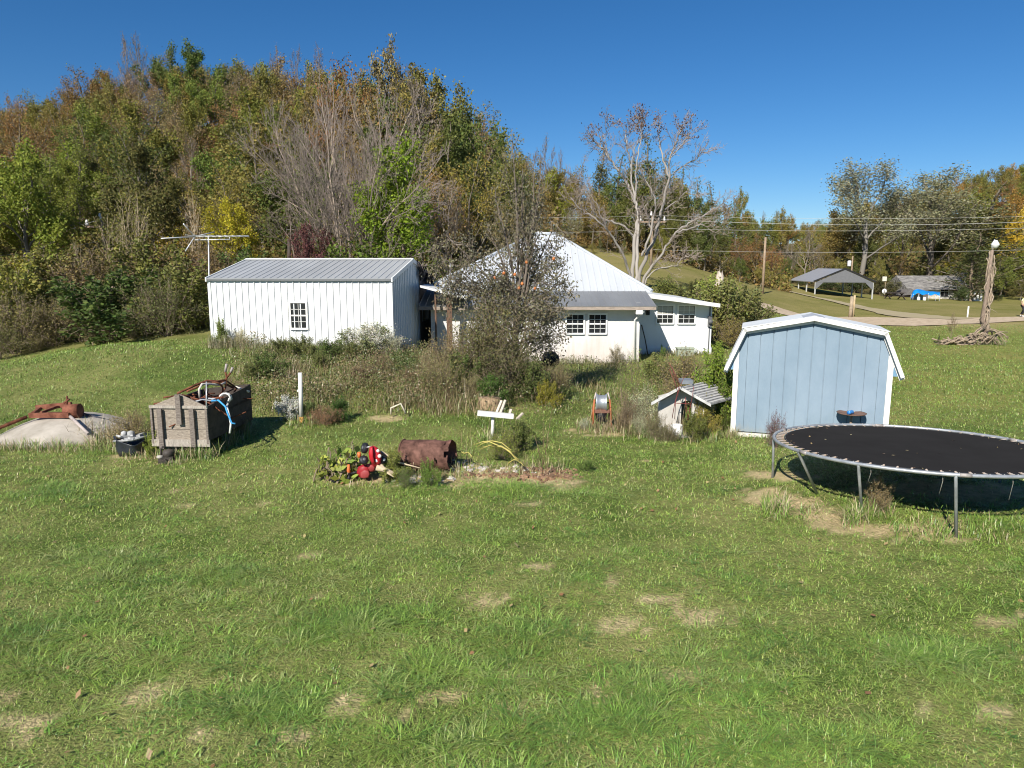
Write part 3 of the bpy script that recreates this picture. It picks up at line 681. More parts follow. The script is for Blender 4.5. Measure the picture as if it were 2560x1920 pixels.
# weathered lower corner on the shaded end, torn felt above it
t = MB(); t.box(W+.026, W+.05, D*.66, D-.02, xb, eh+.05); t.build('plank_patch', M('weathered_board', (.11, .085, .07), .9, .4, 5, col2=(.3, .24, .2), stretch=(6, 6, 1)), sh)
t = MB(); t.box(W+.05, W+.065, D*.72, D*.93, .75, 1.55); pf = t.build('side_window', M('grey_frame', (.35, .34, .33), .8), sh)
t = MB(); t.box(W+.066, W+.072, D*.74, D*.91, .8, 1.5); t.build('pane', GLASS, pf)
t = MB(); rg = random.Random(3)
for k in range(60):
    y = D*rg.uniform(.6, 1.0); z = zr(y)-rg.uniform(.05, .5); s = rg.uniform(.06, .2)
    a = rg.uniform(0, 3.1); u = Vector((rg.uniform(-.2, .6), math.cos(a), math.sin(a)))*s; v = Vector((.5, -math.sin(a), math.cos(a)))*s*.7; c = Vector((W+.09+rg.random()*.12, y, z))
    t.prism([c-u-v, c+u-v, c+u+v, c-u+v], (.004, 0, .004))
t.build('torn_felt', M('torn_felt', (.05, .04, .038), .95, .5, 12, col2=(.3, .25, .22)), sh)
# ---------------------------------------------------------------- breezeway roof from shed to house
y0, y1 = 26.4, 28.6
pl = at(1052, 716, 26.6); pr = at(1150, 742, 26.6)
bz = empty('breezeway', (pl.x, 26.4, G(pl.x, 26.4)), 0, 'low white lean-to roof on brown posts linking shed and house', 'canopy')
t = MB(); t.prism([(pl.x, 26.4, pl.z+.04), (pr.x+.25, 26.4, pr.z-.02), (pr.x+.25, 26.4, pr.z-.06), (pl.x, 26.4, pl.z)], (0, 2.3, 0)); t.build('roof_panel', WHITE_METAL, bz, True)
t = MB(); t.prism([(pl.x, 26.37, pl.z+.05), (pr.x+.25, 26.37, pr.z-.01), (pr.x+.25, 26.37, pr.z-.09), (pl.x, 26.37, pl.z-.03)], (0, .028, 0)); t.build('fascia', WHITE_PAINT, bz, True)
for xx, ww in ((xat(1124, 26.6, 1), .2), (xat(1090, 26.6, 1), .06)):
    t = MB(); zz = pl.z+(pr.z-pl.z)*(xx-pl.x)/(pr.x-pl.x)
    t.box(xx-ww/2, xx+ww/2, 26.55, 26.65, G(xx, 26.6)-.2, zz-.04); t.build('post', M('brown_post', (.14, .085, .055), .9, .35, 8, stretch=(8, 8, 1)), bz, True)
# ---------------------------------------------------------------- house
CREAM = M('house_wall', (.66, .63, .595), .85, .06, 1.2, col2=(.72, .71, .685), bump=.05)
nm = CREAM.node_tree
# rusty brown splash-back stain rising from the foot of the wall
tc = nm.nodes.new('ShaderNodeTexCoord'); sx = nm.nodes.new('ShaderNodeSeparateXYZ'); nm.links.new(tc.outputs['Object'], sx.inputs[0])
nzz = nm.nodes.new('ShaderNodeTexNoise'); nzz.inputs['Scale'].default_value = 3; nzz.inputs['Detail'].default_value = 6
mpp = nm.nodes.new('ShaderNodeMapping'); mpp.inputs['Scale'].default_value = (3, 3, .25); nm.links.new(tc.outputs['Object'], mpp.inputs[0]); nm.links.new(mpp.outputs[0], nzz.inputs['Vector'])
ma = nm.nodes.new('ShaderNodeMath'); ma.operation = 'MULTIPLY_ADD'; ma.inputs[1].default_value = 2.2; ma.inputs[2].default_value = -.3; nm.links.new(nzz.outputs['Fac'], ma.inputs[0])
mb_ = nm.nodes.new('ShaderNodeMath'); mb_.operation = 'SUBTRACT'; nm.links.new(ma.outputs[0], mb_.inputs[0]); nm.links.new(sx.outputs['Z'], mb_.inputs[1])
rr = nm.nodes.new('ShaderNodeMapRange'); rr.inputs['From Min'].default_value = -.3; rr.inputs['From Max'].default_value = .5; rr.inputs['To Max'].default_value = .32; nm.links.new(mb_.outputs[0], rr.inputs['Value'])
mxx = nm.nodes.new('ShaderNodeMixRGB'); mxx.inputs[2].default_value = (.55, .40, .30, 1); nm.links.new(rr.outputs[0], mxx.inputs[0])
bsd = nm.nodes['Principled BSDF']; nm.links.new(bsd.inputs['Base Color'].links[0].from_socket, mxx.inputs[1]); nm.links.new(mxx.outputs[0], bsd.inputs['Base Color'])
YF = 27.5
xl, xr = xat(1079, YF, 0), xat(1594, YF, 0)
gz = -.3
ho = empty('house', (xl, YF, gz), 0, 'white farmhouse with big pale metal hip roof behind the apple tree', 'house')
def hb(mb, name, mat, lab=None):
    o = mb.build(name, mat, ho, True)
    if lab: o['label'] = lab
    return o
zw = 2.05
t = MB(); t.box(xl, xr, YF, YF+.15, gz-.4, zw); t.box(xl, xl+.15, YF+.15, 38, gz-.4, zw); t.box(xr-.15, xr, YF+.15, 29.6, gz-.4, zw)
t.box(xr-.12, xr+.04, YF-.025, YF+.06, gz-.4, zw)
hb(t, 'wall', CREAM)
# skirt roof
ye, ze = 26.95, at(1300, 765, 26.95).z; yt, zt = 29.2, at(1300, 728, 29.2).z
xsr = xat(1641, 27, 2); xsl = xat(1046, 27, 2)
t = MB(); corrugated(t, (xsl, ye, ze), (xsr, ye, ze), (xsl, yt, zt), .23, thick=.03); hb(t, 'porch_roof', M('porch_roof_metal', (.2, .205, .21), .4, .14, .8, spec=.5, stretch=(1, .2, 1)))
t = MB(); t.box(xsl, xsr-.01, ye+.005, ye+.035, ze-.15, ze-.031); hb(t, 'fascia', M('weathered_fascia', (.33, .27, .22), .85, .25, 5, stretch=(1, 6, 6)))
t = MB(); t.box(xl-.2, xsr-.05, ye+.035, YF+.0, ze-.145, ze-.12); hb(t, 'soffit', WHITE_PAINT)
t = MB(); t.tube([(xr+.1, ye+.09, ze-.2), (xr-.15, YF-.06, ze-.55), (xr-.12, YF-.07, gz+.15)], .045, 8); t.box(xr-.2, xr+.05, ye+.0, ye+.12, ze-.31, ze-.152); hb(t, 'downspout', M('downspout_white', (.66, .66, .64), .5, .06))
t = MB(); t.box(xr-.02, xr+.1, YF-.02+.0, YF+.1, gz-.3, zw-.002); 
# hip roof
HIP = M('hip_roof_metal', (.50, .52, .54), .42, .05, .7, spec=.4, stretch=(1, .15, 1))
aL, aR = at(1338, 585, 34), at(1389, 584, 34); zA = aL.z
cL = Vector((xat(1050, yt, zt), yt, zt)); cR = Vector((xat(1630, yt, zt), yt, zt))
aL = Vector((aL.x, 34, zA)); aR = Vector((aR.x, 34, zA)); yb = 38.8
bL = Vector((cL.x, yb, zt)); bR = Vector((cR.x, yb, zt))
t = MB(); dn = Vector((0, 0, -.05))
for poly in ([cL, cR, aR, aL], [cR, bR, aR], [bR, bL, aL, aR], [bL, cL, aL]): t.prism(poly, dn)
# standing ribs on the front and right slopes
nf = (cR-cL).cross(aL-cL).normalized()
nrib = 34
for i in range(1, nrib):
    x = cL.x+(cR.x-cL.x)*i/nrib
    if x < aL.x: f = (x-cL.x)/(aL.x-cL.x)
    elif x > aR.x: f = (cR.x-x)/(cR.x-aR.x)
    else: f = 1
    f -= .01
    a = Vector((x, yt, zt)); b = Vector((x, yt+(34-yt)*f, zt+(zA-zt)*f)); uu = Vector((1, 0, 0))
    t.prism([a-uu*.02, a+uu*.02, a+uu*.012+nf*.028, a-uu*.012+nf*.028], b-a)
hb(t, 'roof', HIP)
t = MB()
for a, b in ((cL, aL), (cR, aR), (aL, aR)): t.tube([a+Vector((0, -.01, .02)), b+Vector((0, -.01, .02))], .07, 6)
hb(t, 'hip_cap', M('hip_cap_metal', (.5, .53, .56), .4, .06, spec=.4))
t = MB(); p = at(1126, 729, 30); q = at(1126, 652, 30); t.tube([(p.x, 30, p.z-.4), (p.x, 30, q.z)], .03, 6); hb(t, 'vent_pipe', M('pipe_grey', (.35, .33, .32), .6))
t = MB(); p = at(1349, 583, 35.5); t.box(p.x-.12, p.x+.12, 35.4, 35.7, zA-.7, p.z+.1); hb(t, 'chimney', M('chimney_grey', (.4, .38, .36), .9))
WW = M('sash_white', (.8, .8, .78), .5, .05)
for pa, pb in ((1415, 1460), (1471, 1516)):
    a = at(pa, 832, YF); b = at(pb, 787, YF)
    window(ho, 'window', Matrix.Translation(((a.x+b.x)/2-xl, -.02, a.z-gz)), b.x-a.x-.04, b.z-a.z, 3, 4, WW)
# addition
YA = 29.6
xa0, xa1 = xr-.1, xat(1779, YA, 1)
za0, za1 = at(1643, 735, 29).z, at(1798, 760, 29).z
xo = xat(1798, 29, 2)
def zad(x): return za0+(za1-za0)*(x-xsr)/(xo-xsr)
t = MB(); t.prism([(xa0, YA, gz-.5), (xa1, YA, gz-.5), (xa1, YA, zad(xa1)-.1), (xa0, YA, zad(xa0)-.1)], (0, .15, 0))
t.prism([(xa1-.15, YA+.15, gz-.5), (xa1-.15, 36, gz-.5), (xa1-.15, 36, zad(xa1)-.1), (xa1-.15, YA+.15, zad(xa1)-.1)], (.15, 0, 0))
t.box(xa0, xa1+.03, YA-.03, YA-.003, gz-.5, gz+.38)
hb(t, 'addition_wall', M('addition_white', (.70, .71, .72), .75, .04, 1.5), 'smooth white wall of the side addition')
t = MB(); t.prism([(xsr-.1, 28.95, zad(xsr-.1)), (xo, 28.95, za1), (xo, 28.95, za1-.05), (xsr-.1, 28.95, zad(xsr-.1)-.05)], (0, 7.5, 0)); hb(t, 'addition_roof', WHITE_METAL)
t = MB(); t.prism([(xsr-.08, 28.9, zad(xsr-.08)+.02), (xo+.02, 28.9, za1+.02), (xo+.02, 28.9, za1-.13), (xsr-.08, 28.9, zad(xsr-.08)-.15)], (0, .045, 0)); hb(t, 'bargeboard', WHITE_PAINT)
for pa, pb in ((1641, 1684), (1694, 1738)):
    a = at(pa, 807, YA); b = at(pb, 765, YA)
    window(ho, 'window', Matrix.Translation(((a.x+b.x)/2-xl, YA-YF-.02, a.z-gz)), b.x-a.x-.04, b.z-a.z, 3, 4, WW, blinds=True)
p = at(1775, 803, YA-.1); t = MB(); t.box(p.x-.07, p.x+.08, YA-.14, YA-.002, p.z-.22, p.z+.2); t.tube([(p.x, YA-.04, p.z+.2), (p.x, YA-.04, zad(p.x)-.15)], .025, 6); t.tube([(p.x, YA-.04, p.z-.2), (p.x, YA-.04, gz)], .02, 6)
t.lathe([(.0, .05), (.09, .05), (.09, -.02), (0, -.02)], (p.x, YA-.19, p.z-.02), 12, Matrix.Rotation(R(90), 4, 'X')); hb(t, 'electric_meter', M('meter_grey', (.12, .12, .125), .5))
p = at(1620, 779, YA-.1); t = MB(); t.box(p.x-.07, p.x+.07, YA-.12, YA-.002, p.z-.14, p.z+.14); t.lathe([(0, .12), (.06, .1), (.075, 0), (.05, -.02), (0, -.02)], (p.x, YA-.12, p.z), 12); hb(t, 'wall_lamp', BLACK)
p = gat(1712, 29.1); cb = empty('utility_box', (p.x, 29.1, p.z), 0, 'low pale green box on the ground against the white house addition', 'utility box')
t = MB(); t.box(-.33, .33, -.2, .2, -.1, .3); t.build('cabinet', M('box_green', (.32, .36, .28), .7), cb); t = MB(); t.box(-.36, .36, -.23, .23, .301, .34); t.build('lid', M('box_lid', (.38, .42, .33), .7), cb)
# stick leaning on the wall
a = gat(1620, 29.2); b = at(1604, 812, 29.55); t = MB(); t.tube([(a.x, 29.2, a.z-.03), ((a.x+b.x)/2+.02, 29.36, (a.z+b.z)/2), (b.x, 29.56, b.z)], .022, 6)
tag(t.build('pole', DARKWOOD), 'thin dark pole leaning on the shaded house wall', 'pole')
# ---------------------------------------------------------------- blue barn shed
A = Vector((4.60, 14.75)); rz = R(-18.3); Wd = 2.93; Dp = 1.0
g0 = -.08
bs_ = empty('blue_shed', (A.x, A.y, g0), rz, 'small blue gambrel-roofed barn shed with white trim', 'shed')
zb = .12; zj = 2.27; zp = 2.53; zl = 1.42; xj = .15; xo_ = -.2
# wall outline (gable end)
def gam(x, inset=0):
    xx = min(x, Wd-x)
    if xx < xj: return zl+(zj-zl)*(xx-xo_)/(xj-xo_)-inset
    return zj+(zp-zj)*(xx-xj)/(Wd/2-xj)-inset
BLUE = M('blue_siding', (.205, .28, .35), .7, .06, 1.3, col2=(.25, .322, .39), bump=.06, stretch=(1, 1, .5), bscale=40)
t = MB()
out = [(0, 0, zb), (Wd, 0, zb), (Wd, 0, gam(Wd, .03)), (Wd-xj, 0, zj-.03), (Wd/2, 0, zp-.03), (xj, 0, zj-.03), (0, 0, gam(0, .03))]
# front made of boards separated by narrow grooves
nb = 12; gw = .017
t.prism([(x, .03, z) for x, _, z in out], (0, .03, 0))
xs_ = [i*Wd/nb for i in range(nb+1)]
for i in range(nb):
    x0 = xs_[i]+(gw/2 if i else 0); x1 = xs_[i+1]-(gw/2 if i < nb-1 else 0)
    ks = [x for x in (xj, Wd/2, Wd-xj) if x0 < x < x1]
    top = [(x, 0, gam(x, .03)) for x in reversed([x0]+ks+[x1])]
    t.prism([(x0, 0, zb), (x1, 0, zb)]+top, (0, .029, 0))
t.prism([(x, Dp-.03, z) for x, _, z in out], (0, .03, 0))
for x, d in ((0, .03), (Wd, -.03)): t.prism([(x, .06, zb), (x, Dp-.03, zb), (x, Dp-.03, gam(0, .03)), (x, .06, gam(0, .03))], (d, 0, 0))
stain(BLUE, (.30, .27, .2), .22, .6); t.build('wall', BLUE, bs_)
t = MB(); th = .035; yf = -.14; yb2 = Dp+.14
prof = [(xo_, zl), (xj, zj), (Wd/2, zp), (Wd-xj, zj), (Wd-xo_, zl)]
for (a, za), (b, zb_) in zip(prof[:-1], prof[1:]):
    t.prism([(a, yf, za), (b, yf, zb_), (b, yf, zb_-th), (a, yf, za-th)], (0, yb2-yf, 0))
ROOFW = M('white_shingle', (.74, .74, .73), .8, .07, 3, bump=.15, bscale=30)
t.build('roof', ROOFW, bs_)
t = MB(); dx = .10
for i, ((a, za), (b, zb_)) in enumerate(zip(prof[:-1], prof[1:])):
    e = Vector((b-a, 0, zb_-za)).normalized(); nn = Vector((-e.z, 0, e.x))
    if nn.z < 0 or (i in (0, 3) and False): nn = -nn
    nn = Vector((e.z, 0, -e.x)) if i < 2 else Vector((e.z, 0, -e.x))
    if nn.z > 0: nn = -nn
    k0 = Vector((a, yf-.02, za+.012)); k1 = Vector((b, yf-.02, zb_+.012)); dpt = .07 if i in (1, 2) else .07
    t.prism([k0, k1, k1+nn*dpt, k0+nn*dpt], (0, .019, 0))
    k0 = Vector((a, yf+.0, za-.045)); k1 = Vector((b, yf+.0, zb_-.045))
    t.prism([k0+Vector((0, .09, 0)), k1+Vector((0, .09, 0)), k1+nn*.075+Vector((0, .09, 0)), k0+nn*.075+Vector((0, .09, 0))], (0, .02, 0))
t.build('rake_trim', WHITE_PAINT, bs_)
# thicker roof edge strip seen along the upper slopes
t = MB()
for (a, za), (b, zb_) in (((xj-.04, zj-.0), (Wd/2, zp)), ((Wd/2, zp), (Wd-xj+.04, zj))):
    t.prism([(a, yf+.02, za+.012), (b, yf+.02, zb_+.012), (b, yf+.02, zb_+.03), (a, yf+.02, za+.03)], (0, yb2-yf-.04, 0))
t.build('roof_sheet', WHITE_METAL, bs_)
t = MB(); c = Wd/2
t.prism([(c-.3, yf+.04, zp-.035), (c, yf+.03, zp+.036), (c+.3, yf+.04, zp-.035), (c, yf+.03, zp+.046)], (0, .7, .0))
0 and t.prism([(c-.22, yf+.76, zp-.018), (c, yf+.76, zp+.04), (c+.22, yf+.76, zp-.018), (c, yf+.76, zp+.05)], (0, yb2-yf-.8, 0)); t.build('ridge_cap', M('dull_tin', (.42, .43, .44), .45, .15, spec=.4), bs_)
t = MB(); t.box(-.015, .085, -.03, -.002, zb-.02, gam(.03, .16)); t.box(-.015, 0, -.002, .08, zb-.02, gam(.0, .12)); t.build('corner_trim', WHITE_PAINT, bs_)
t = MB(); t.box(Wd-.085, Wd+.015, -.03, -.002, zb-.02, gam(.03, .16)); t.box(Wd+.0, Wd+.015, -.002, .08, zb-.02, gam(.0, .12)); t.build('corner_trim', WHITE_PAINT, bs_)
t = MB()
for x0, x1 in ((Wd+.016, Wd+.17), (-.17, -.016)):
    t.box(x0, x1, -.02, Dp, zl+.0, zl+.02); 
    a, b = (x0, x1) if x0 > 0 else (x1, x0)
    t.prism([(a, -.03, zl), (b, -.03, zl), (b, -.03, zl+.04), (a, -.03, gam(.0, .07))], (0, .012, 0))
    t.build('eave_soffit', M('blue_soffit', (.16, .29, .42), .7), bs_); t = MB()
t = MB(); t.box(0, Wd, -.016, Dp, -.15, zb-.025); t.build('skirt_board', M('skirt_white', (.62, .6, .54), .8, .15, 5), bs_)
# ---------------------------------------------------------------- carport
z = G(xat(2080, 90, -.6), 90)
fl, fr = gat(2037, 90), gat(2180, 88.5); ax = Vector((fr.x-fl.x, fr.y-fl.y, 0)); Wc = ax.length; rz = math.atan2(ax.y, ax.x)
back = gat(1977, 99)
cp = empty('carport', fl, rz, 'open grey metal carport on posts beside the wooded hill', 'carport')
Dc = 12.5; MT = Matrix.Translation(fl)@rot(rz); MI = MT.inverted()
ez = at(2037, 704, 90).z-fl.z; pz = at(2113, 672, 89.5).z-fl.z
dv = MI.to_3x3()@(Vector((back.x-fl.x, back.y-fl.y, 0))); dv = Vector((dv.x, dv.y, 0)); Dc = dv.length; dv.normalize()
CPM = M('carport_grey', (.14, .142, .15), .5, .08, spec=.3); CPL = M('carport_post', (.4, .4, .38), .5, .08)
a0 = Vector((-.25, 0, ez)); a1 = Vector((Wc/2, 0, pz)); a2 = Vector((Wc+.25, 0, ez))
t = MB(); t.prism([a0, a1, a1-Vector((0, 0, .08)), a0-Vector((0, 0, .08))], dv*Dc); t.prism([a1, a2, a2-Vector((0, 0, .08)), a1-Vector((0, 0, .08))], dv*Dc); t.build('roof', M('carport_roof', (.3, .3, .31), .4, .1, spec=.5), cp)
lo = ez-.45
t = MB(); t.prism([a0+Vector((.25, .02, -.09)), a1+Vector((0, .02, -.09)), a2+Vector((-.25, .02, -.09))], (0, .06, 0)); 
t.prism([(0, .02, ez-.1), (.9, .02, ez-.1), (.12, .02, ez-.9), (0, .02, ez-.9)], (0, .06, 0)); t.prism([(Wc, .02, ez-.1), (Wc-.9, .02, ez-.1), (Wc-.12, .02, ez-.9), (Wc, .02, ez-.9)], (0, .06, 0)); t.build('gable', CPM, cp)
t = MB(); up = Vector((0, -.03, .03))
for a, b in ((a0, a1), (a1, a2)): t.beam(a+up, b+up, .1, .16)
t.build('gable_trim', BLACK, cp)
for i in range(4):
    for s in (0, Wc):
        q = Vector((s, .05, 0))+dv*(Dc-.1)*i/3; wq = MT@q; zz = G(wq.x, wq.y)-fl.z
        t = MB(); t.box(q.x-.075, q.x+.075, q.y-.0, q.y+.15, zz-.2, ez-.095); t.build('post', CPL, cp)
# ---------------------------------------------------------------- far house
f0 = gat(2268, 104); f1 = gat(2425, 104)
fh = empty('farmhouse', (f0.x, 104, f0.z), 0, 'distant low house with worn grey roof under dark trees', 'house')
def fb(mb, n, m): return mb.build(n, m, fh, True)
xA, xB = f0.x, xat(2400, 104, 0); gb = min(f0.z, f1.z)-.2; wz = at(2300, 722, 104).z; rzp = at(2300, 689, 107).z
t = MB(); t.box(xA+2.5, xB, 104, 110, gb, wz); fb(t, 'wall', M('cream_brick', (.5, .44, .33), .9, .2, 2, col2=(.66, .62, .54)))
t = MB(); t.box(xA, xA+2.5, 103.2, 110, gb, wz-.1); fb(t, 'dark_wing', M('dark_siding', (.12, .11, .1), .9))
t = MB(); t.prism([(xA-.3, 103.3, wz-.1), (xA-.3, 107, rzp), (xA-.3, 110.7, wz-.1)], (xB-xA+1.6, 0, 0)); fb(t, 'roof', M('worn_shingle', (.13, .125, .12), .95, .35, 1.2, col2=(.31, .29, .265), stretch=(1, 3, 3)))
t = MB(); a = at(2240, 735, 103); t.prism([(xA-1.2, 103, wz-.9), (xA-.1, 103, wz+.1), (xA+1.2, 103, wz-.7)], (0, 3, 0)); fb(t, 'side_gable', M('dark_gable', (.14, .13, .125), .9))
t = MB(); c = at(2402, 689, 107); t.box(c.x-.5, c.x+.5, 106.5, 107.5, rzp-.4, rzp+.25); t.box(c.x-.6, c.x+.6, 106.4, 107.6, rzp+.251, rzp+.4); fb(t, 'chimney', M('grey_stone', (.3, .28, .26), .95, .3))
a = at(2360, 737, 104); b = at(2370, 722, 104)
window(fh, 'window', Matrix.Translation((a.x-f0.x, -.03, a.z-f0.z-.3)), 1.1, 1.5, 2, 2, WW)
pr = MB(); xp0, xp1 = xat(2403, 103, 0), xat(2455, 103, 0); zp_ = at(2420, 745, 103).z
for i in range(7): x = xp0+(xp1-xp0)*i/6; pr.box(x-.12, x+.12, 102.9, 103.1, gb, wz-.3)
pr.box(xp0, xp1, 102.95, 103.05, zp_-.45, zp_-.25); fb(pr, 'porch_rail', M('porch_white', (.75, .74, .7), .8))
t = MB(); t.box(xp0-.2, xp1+.3, 102.6, 104, wz-.3, wz-.1); fb(t, 'porch_roof', M('porch_dark', (.12, .11, .11), .9))
t = MB(); t.box(xB, xp1, 104.3, 109, gb, wz-.31); fb(t, 'porch_wall', M('porch_red', (.42, .28, .2), .9, .3))
# ================================================================= yard things
def Z7(x, y, Y): return at(x*.3436, 860+y*.3436, Y)
def Z8(x, y, Y): return at(640+x*.3888, 900+y*.3888, Y)
def Z6(x, y, Y): return at(1040+x*.3857, 540+y*.3857, Y)
def Z9(x, y, Y): return at(1440+x*.18987, 860+y*.18987, Y)
def Z5(x, y, Y): return at(780+x*.18083, 1080+y*.18083, Y)
def Z4(x, y, Y): return at(1860+x*.3375, 360+y*.3375, Y)
def Z3(x, y, Y): return at(2200+x*.16878, 640+y*.16878, Y)
def part(mb, name, mat, par, lab=None):
    o = mb.build(name, mat, par, True)
    if lab: o['label'] = lab
    return o
# ---------------------------------------------------------------- trampoline
TC = Vector((6.18, 10.75, 0)); TR = 2.03
def tz(a): return .735-.125*math.sin(a)-.02*math.cos(a)
def tp(a, r, dz=0): return Vector((TC.x+r*math.cos(a), TC.y+r*math.sin(a), .735+(tz(a)-.735)*r/TR+dz))
tr = empty('trampoline', (TC.x, TC.y, G(TC.x, TC.y)), 0, 'round black trampoline on grey steel legs in front of the blue shed', 'trampoline')
STEEL = M('weathered_steel', (.36, .38, .40), .45, .2, 5, metal=.5, col2=(.5, .52, .54))
t = MB(); t.tube([tp(2*math.pi*k/96, TR) for k in range(96)], .026, 8, closed=True); part(t, 'rim', STEEL, tr)
t = MB()
for k in range(6):
    a0 = R(60*k+17); t = MB(); t.tube([tp(a0+s, TR) for s in (-.035, 0, .035)], .0285, 8)
    part(t, 'rim_sleeve', M('rusty_steel', (.34, .31, .29), .6, .3, 20, metal=.3), tr)
MATB = M('trampoline_mat', (.030, .029, .029), .85, .08, 1.5, spec=.0, bump=.05, bscale=200)
t = MB(); rm = TR-.17; nr_, na = 8, 72; vs = [tp(0, 0, -.035)]; fs = []
for i in range(1, nr_+1):
    for k in range(na): a = 2*math.pi*k/na; vs.append(tp(a, rm*i/nr_*(1+(.006*math.cos(36*a) if i == nr_ else 0)), -.035*(1-(i/nr_)**2)))
for k in range(na): fs.append((0, 1+k, 1+(k+1) % na))
for i in range(nr_-1):
    for k in range(na): fs.append((1+i*na+k, 1+(i+1)*na+k, 1+(i+1)*na+(k+1) % na, 1+i*na+(k+1) % na))
t.add(vs, fs, True); part(t, 'mat', MATB, tr)
t = MB(); t.tube([tp(2*math.pi*k/96, rm+.004, -.004) for k in range(96)], .012, 5, closed=True); part(t, 'mat_hem', BLACK, tr)
SPR = M('spring', (.46, .44, .41), .5, .2, 3, col2=(.42, .32, .25), lo=.5, hi=.6)
spr = None
for k in range(72):
    a = 2*math.pi*k/72
    if spr is None:
        s0 = MB(); pts = [Vector((rm-.012, 0, 0)), Vector((rm+.022, 0, 0))]
        for j in range(42): ph = j*1.35; pts.append(Vector((rm+.024+j*.0027, .011*math.cos(ph), .011*math.sin(ph))))
        pts += [Vector((TR-.02, 0, 0)), Vector((TR, 0, .03))]
        s0.tube(pts, .006, 4); spr = s0.build('spring', SPR, tr); sp = spr
    else:
        sp = spr.copy(); COL.objects.link(sp); sp.parent = tr
    sp.location = (0, 0, tz(a)-tr.location.z); sp.rotation_euler = (0, 0, a)
rgl = np.random.default_rng(31); nL_ = 34; VV = []
for _ in range(nL_):
    a_, r_ = rgl.uniform(0, 6.28), rm*(.97 if rgl.random() < .45 else math.sqrt(rgl.random())); c_ = np.array(tp(a_, min(r_, rm*.97), -.035*(1-(r_/rm)**2)+.008)); u_ = rgl.normal(0, 1, 3)*np.array((1, 1, .25)); u_ /= np.linalg.norm(u_); v_ = np.cross(u_, (0, 0, 1.0)); s_ = rgl.uniform(.012, .03)
    VV += [c_-u_*s_, c_+v_*s_*.6, c_+u_*s_, c_-v_*s_*.6]
CC = np.repeat(np.array([(.34, .24, .11), (.4, .32, .16), (.26, .14, .06)])[rgl.integers(0, 3, nL_)], 4, 0)
tag(link('dry_leaves', mesh_fast('dry_leaves', np.array(VV), [np.arange(4*nL_).reshape(-1, 4)], CC), None, BLADE), 'few dry leaves blown onto the trampoline mat', 'leaves', kind='stuff')
legs = []
for px_, Yb, ptop in ((2156, 9.55, None), (2391, 8.87, None)): pass
def leg(a_top, bottom, rr_=.0215):
    q = tp(a_top, TR-.0); t = MB(); b = Vector(bottom)
    t.tube([q+Vector((0, 0, .0)), q+Vector((0, 0, -.03)), b], rr_, 8); part(t, 'leg', STEEL, tr)
def ang_at(px):  # rim angle (near side) under a pixel column
    best = min((abs(proj(*tp(R(k), TR))[0]-px), k) for k in range(150, 330)); return R(best[1])
a1 = ang_at(2144); g1 = ground_hit(2156, 1295); leg(a1, (g1.x, g1.y, g1.z-.03))
a2 = ang_at(2388); g2 = ground_hit(2391, 1343); leg(a2, (g2.x, g2.y, g2.z-.03))
# left pair: U-shaped leg whose far post dips into the hollow
pa = min(range(120, 200), key=lambda k: proj(*tp(R(k), TR))[0]); a3 = R(pa)
q = tp(a3, TR); leg(a3, (q.x+.03, q.y+.02, G(q.x, q.y)-.03))
a4 = ang_at(1996); q = ground_hit(2046, 1238); leg(a4, (q.x, q.y, q.z-.03))
for ad in (345, 20, 60, 100): q = tp(R(ad), TR); leg(R(ad), (q.x-.05*math.cos(R(ad)), q.y, G(q.x, q.y)-.03))
t = MB()
for u, v in ((a1, a2),):
    b0 = Vector((g1.x, g1.y, g1.z+.0)); b1 = Vector((g2.x, g2.y, g2.z+.0)); 
for k in range(3): a = R(226+k*24); q = tp(a, TR-.04); t.tube([q, q+Vector((.012, 0, -.1)), q+Vector((-.01, .01, -.22-.05*k))], .004, 4)
part(t, 'loose_strap', M('frayed_strap', (.3, .28, .24), .9), tr)
# ---------------------------------------------------------------- satellite dish, face down
dc = Vector((-9.26, 14.7, 0)); DR = 1.27
sd = empty('satellite_dish', (dc.x, dc.y, 0.0), 0, 'big pale dish lying face down with rusty mount on top', 'satellite dish')
t = MB(); prof = [(DR+.015, -.10), (DR+.015, -.02), (DR, .0)]+[(DR*math.cos(k*math.pi/28)*1.0, .36*math.sin(k*math.pi/28)**1.15) for k in range(1, 15)]
prof = [(DR+.02, -.1), (DR+.02, -.03)]+[(DR*(1-k/16), .37*(1-(1-k/16)**2)) for k in range(0, 16)]+[(.001, .37)]
t.lathe(prof, (dc.x, dc.y, .04), 48); part(t, 'dish', M('dish_tan', (.36, .32, .26), .75, .15, 1.6, col2=(.50, .45, .38), bump=.05), sd)
t = MB()
t.beam(Z7(215, 520, 14.35), Z7(505, 517, 14.35), .07, .10); t.beam(Z7(265, 462, 14.95), Z7(520, 440, 14.95), .06, .10)
t.beam(Z7(240, 510, 14.35), Z7(290, 470, 14.95), .06, .08); t.beam(Z7(480, 510, 14.35), Z7(520, 450, 14.95), .06, .08); t.beam(Z7(300, 500, 14.4), Z7(420, 455, 14.9), .04, .05)
t.beam(Z7(345, 505, 14.45), Z7(470, 505, 14.7), .04, .05)
c = Z7(535, 492, 14.5); t.tube([c+Vector((-.16, 0, .0)), c+Vector((.13, .02, .02))], .145, 14); t.tube([Z7(487, 440, 14.8), Z7(487, 378, 14.8)], .018, 6); t.tube([Z7(465, 430, 14.8), Z7(505, 400, 14.8)], .02, 6)
part(t, 'mount_frame', M('red_rust', (.15, .045, .025), .85, .35, 7, col2=(.26, .10, .06), bump=.3), sd)
def strut(a, b, r, m):
    t = MB(); t.tube([a, b], r, 8); part(t, 'strut', m, sd)
p = Z7(195, 530, 14.3); b = Vector((p.x-1.02, p.y-.5, .0)); strut(p, b, .035, RUST)
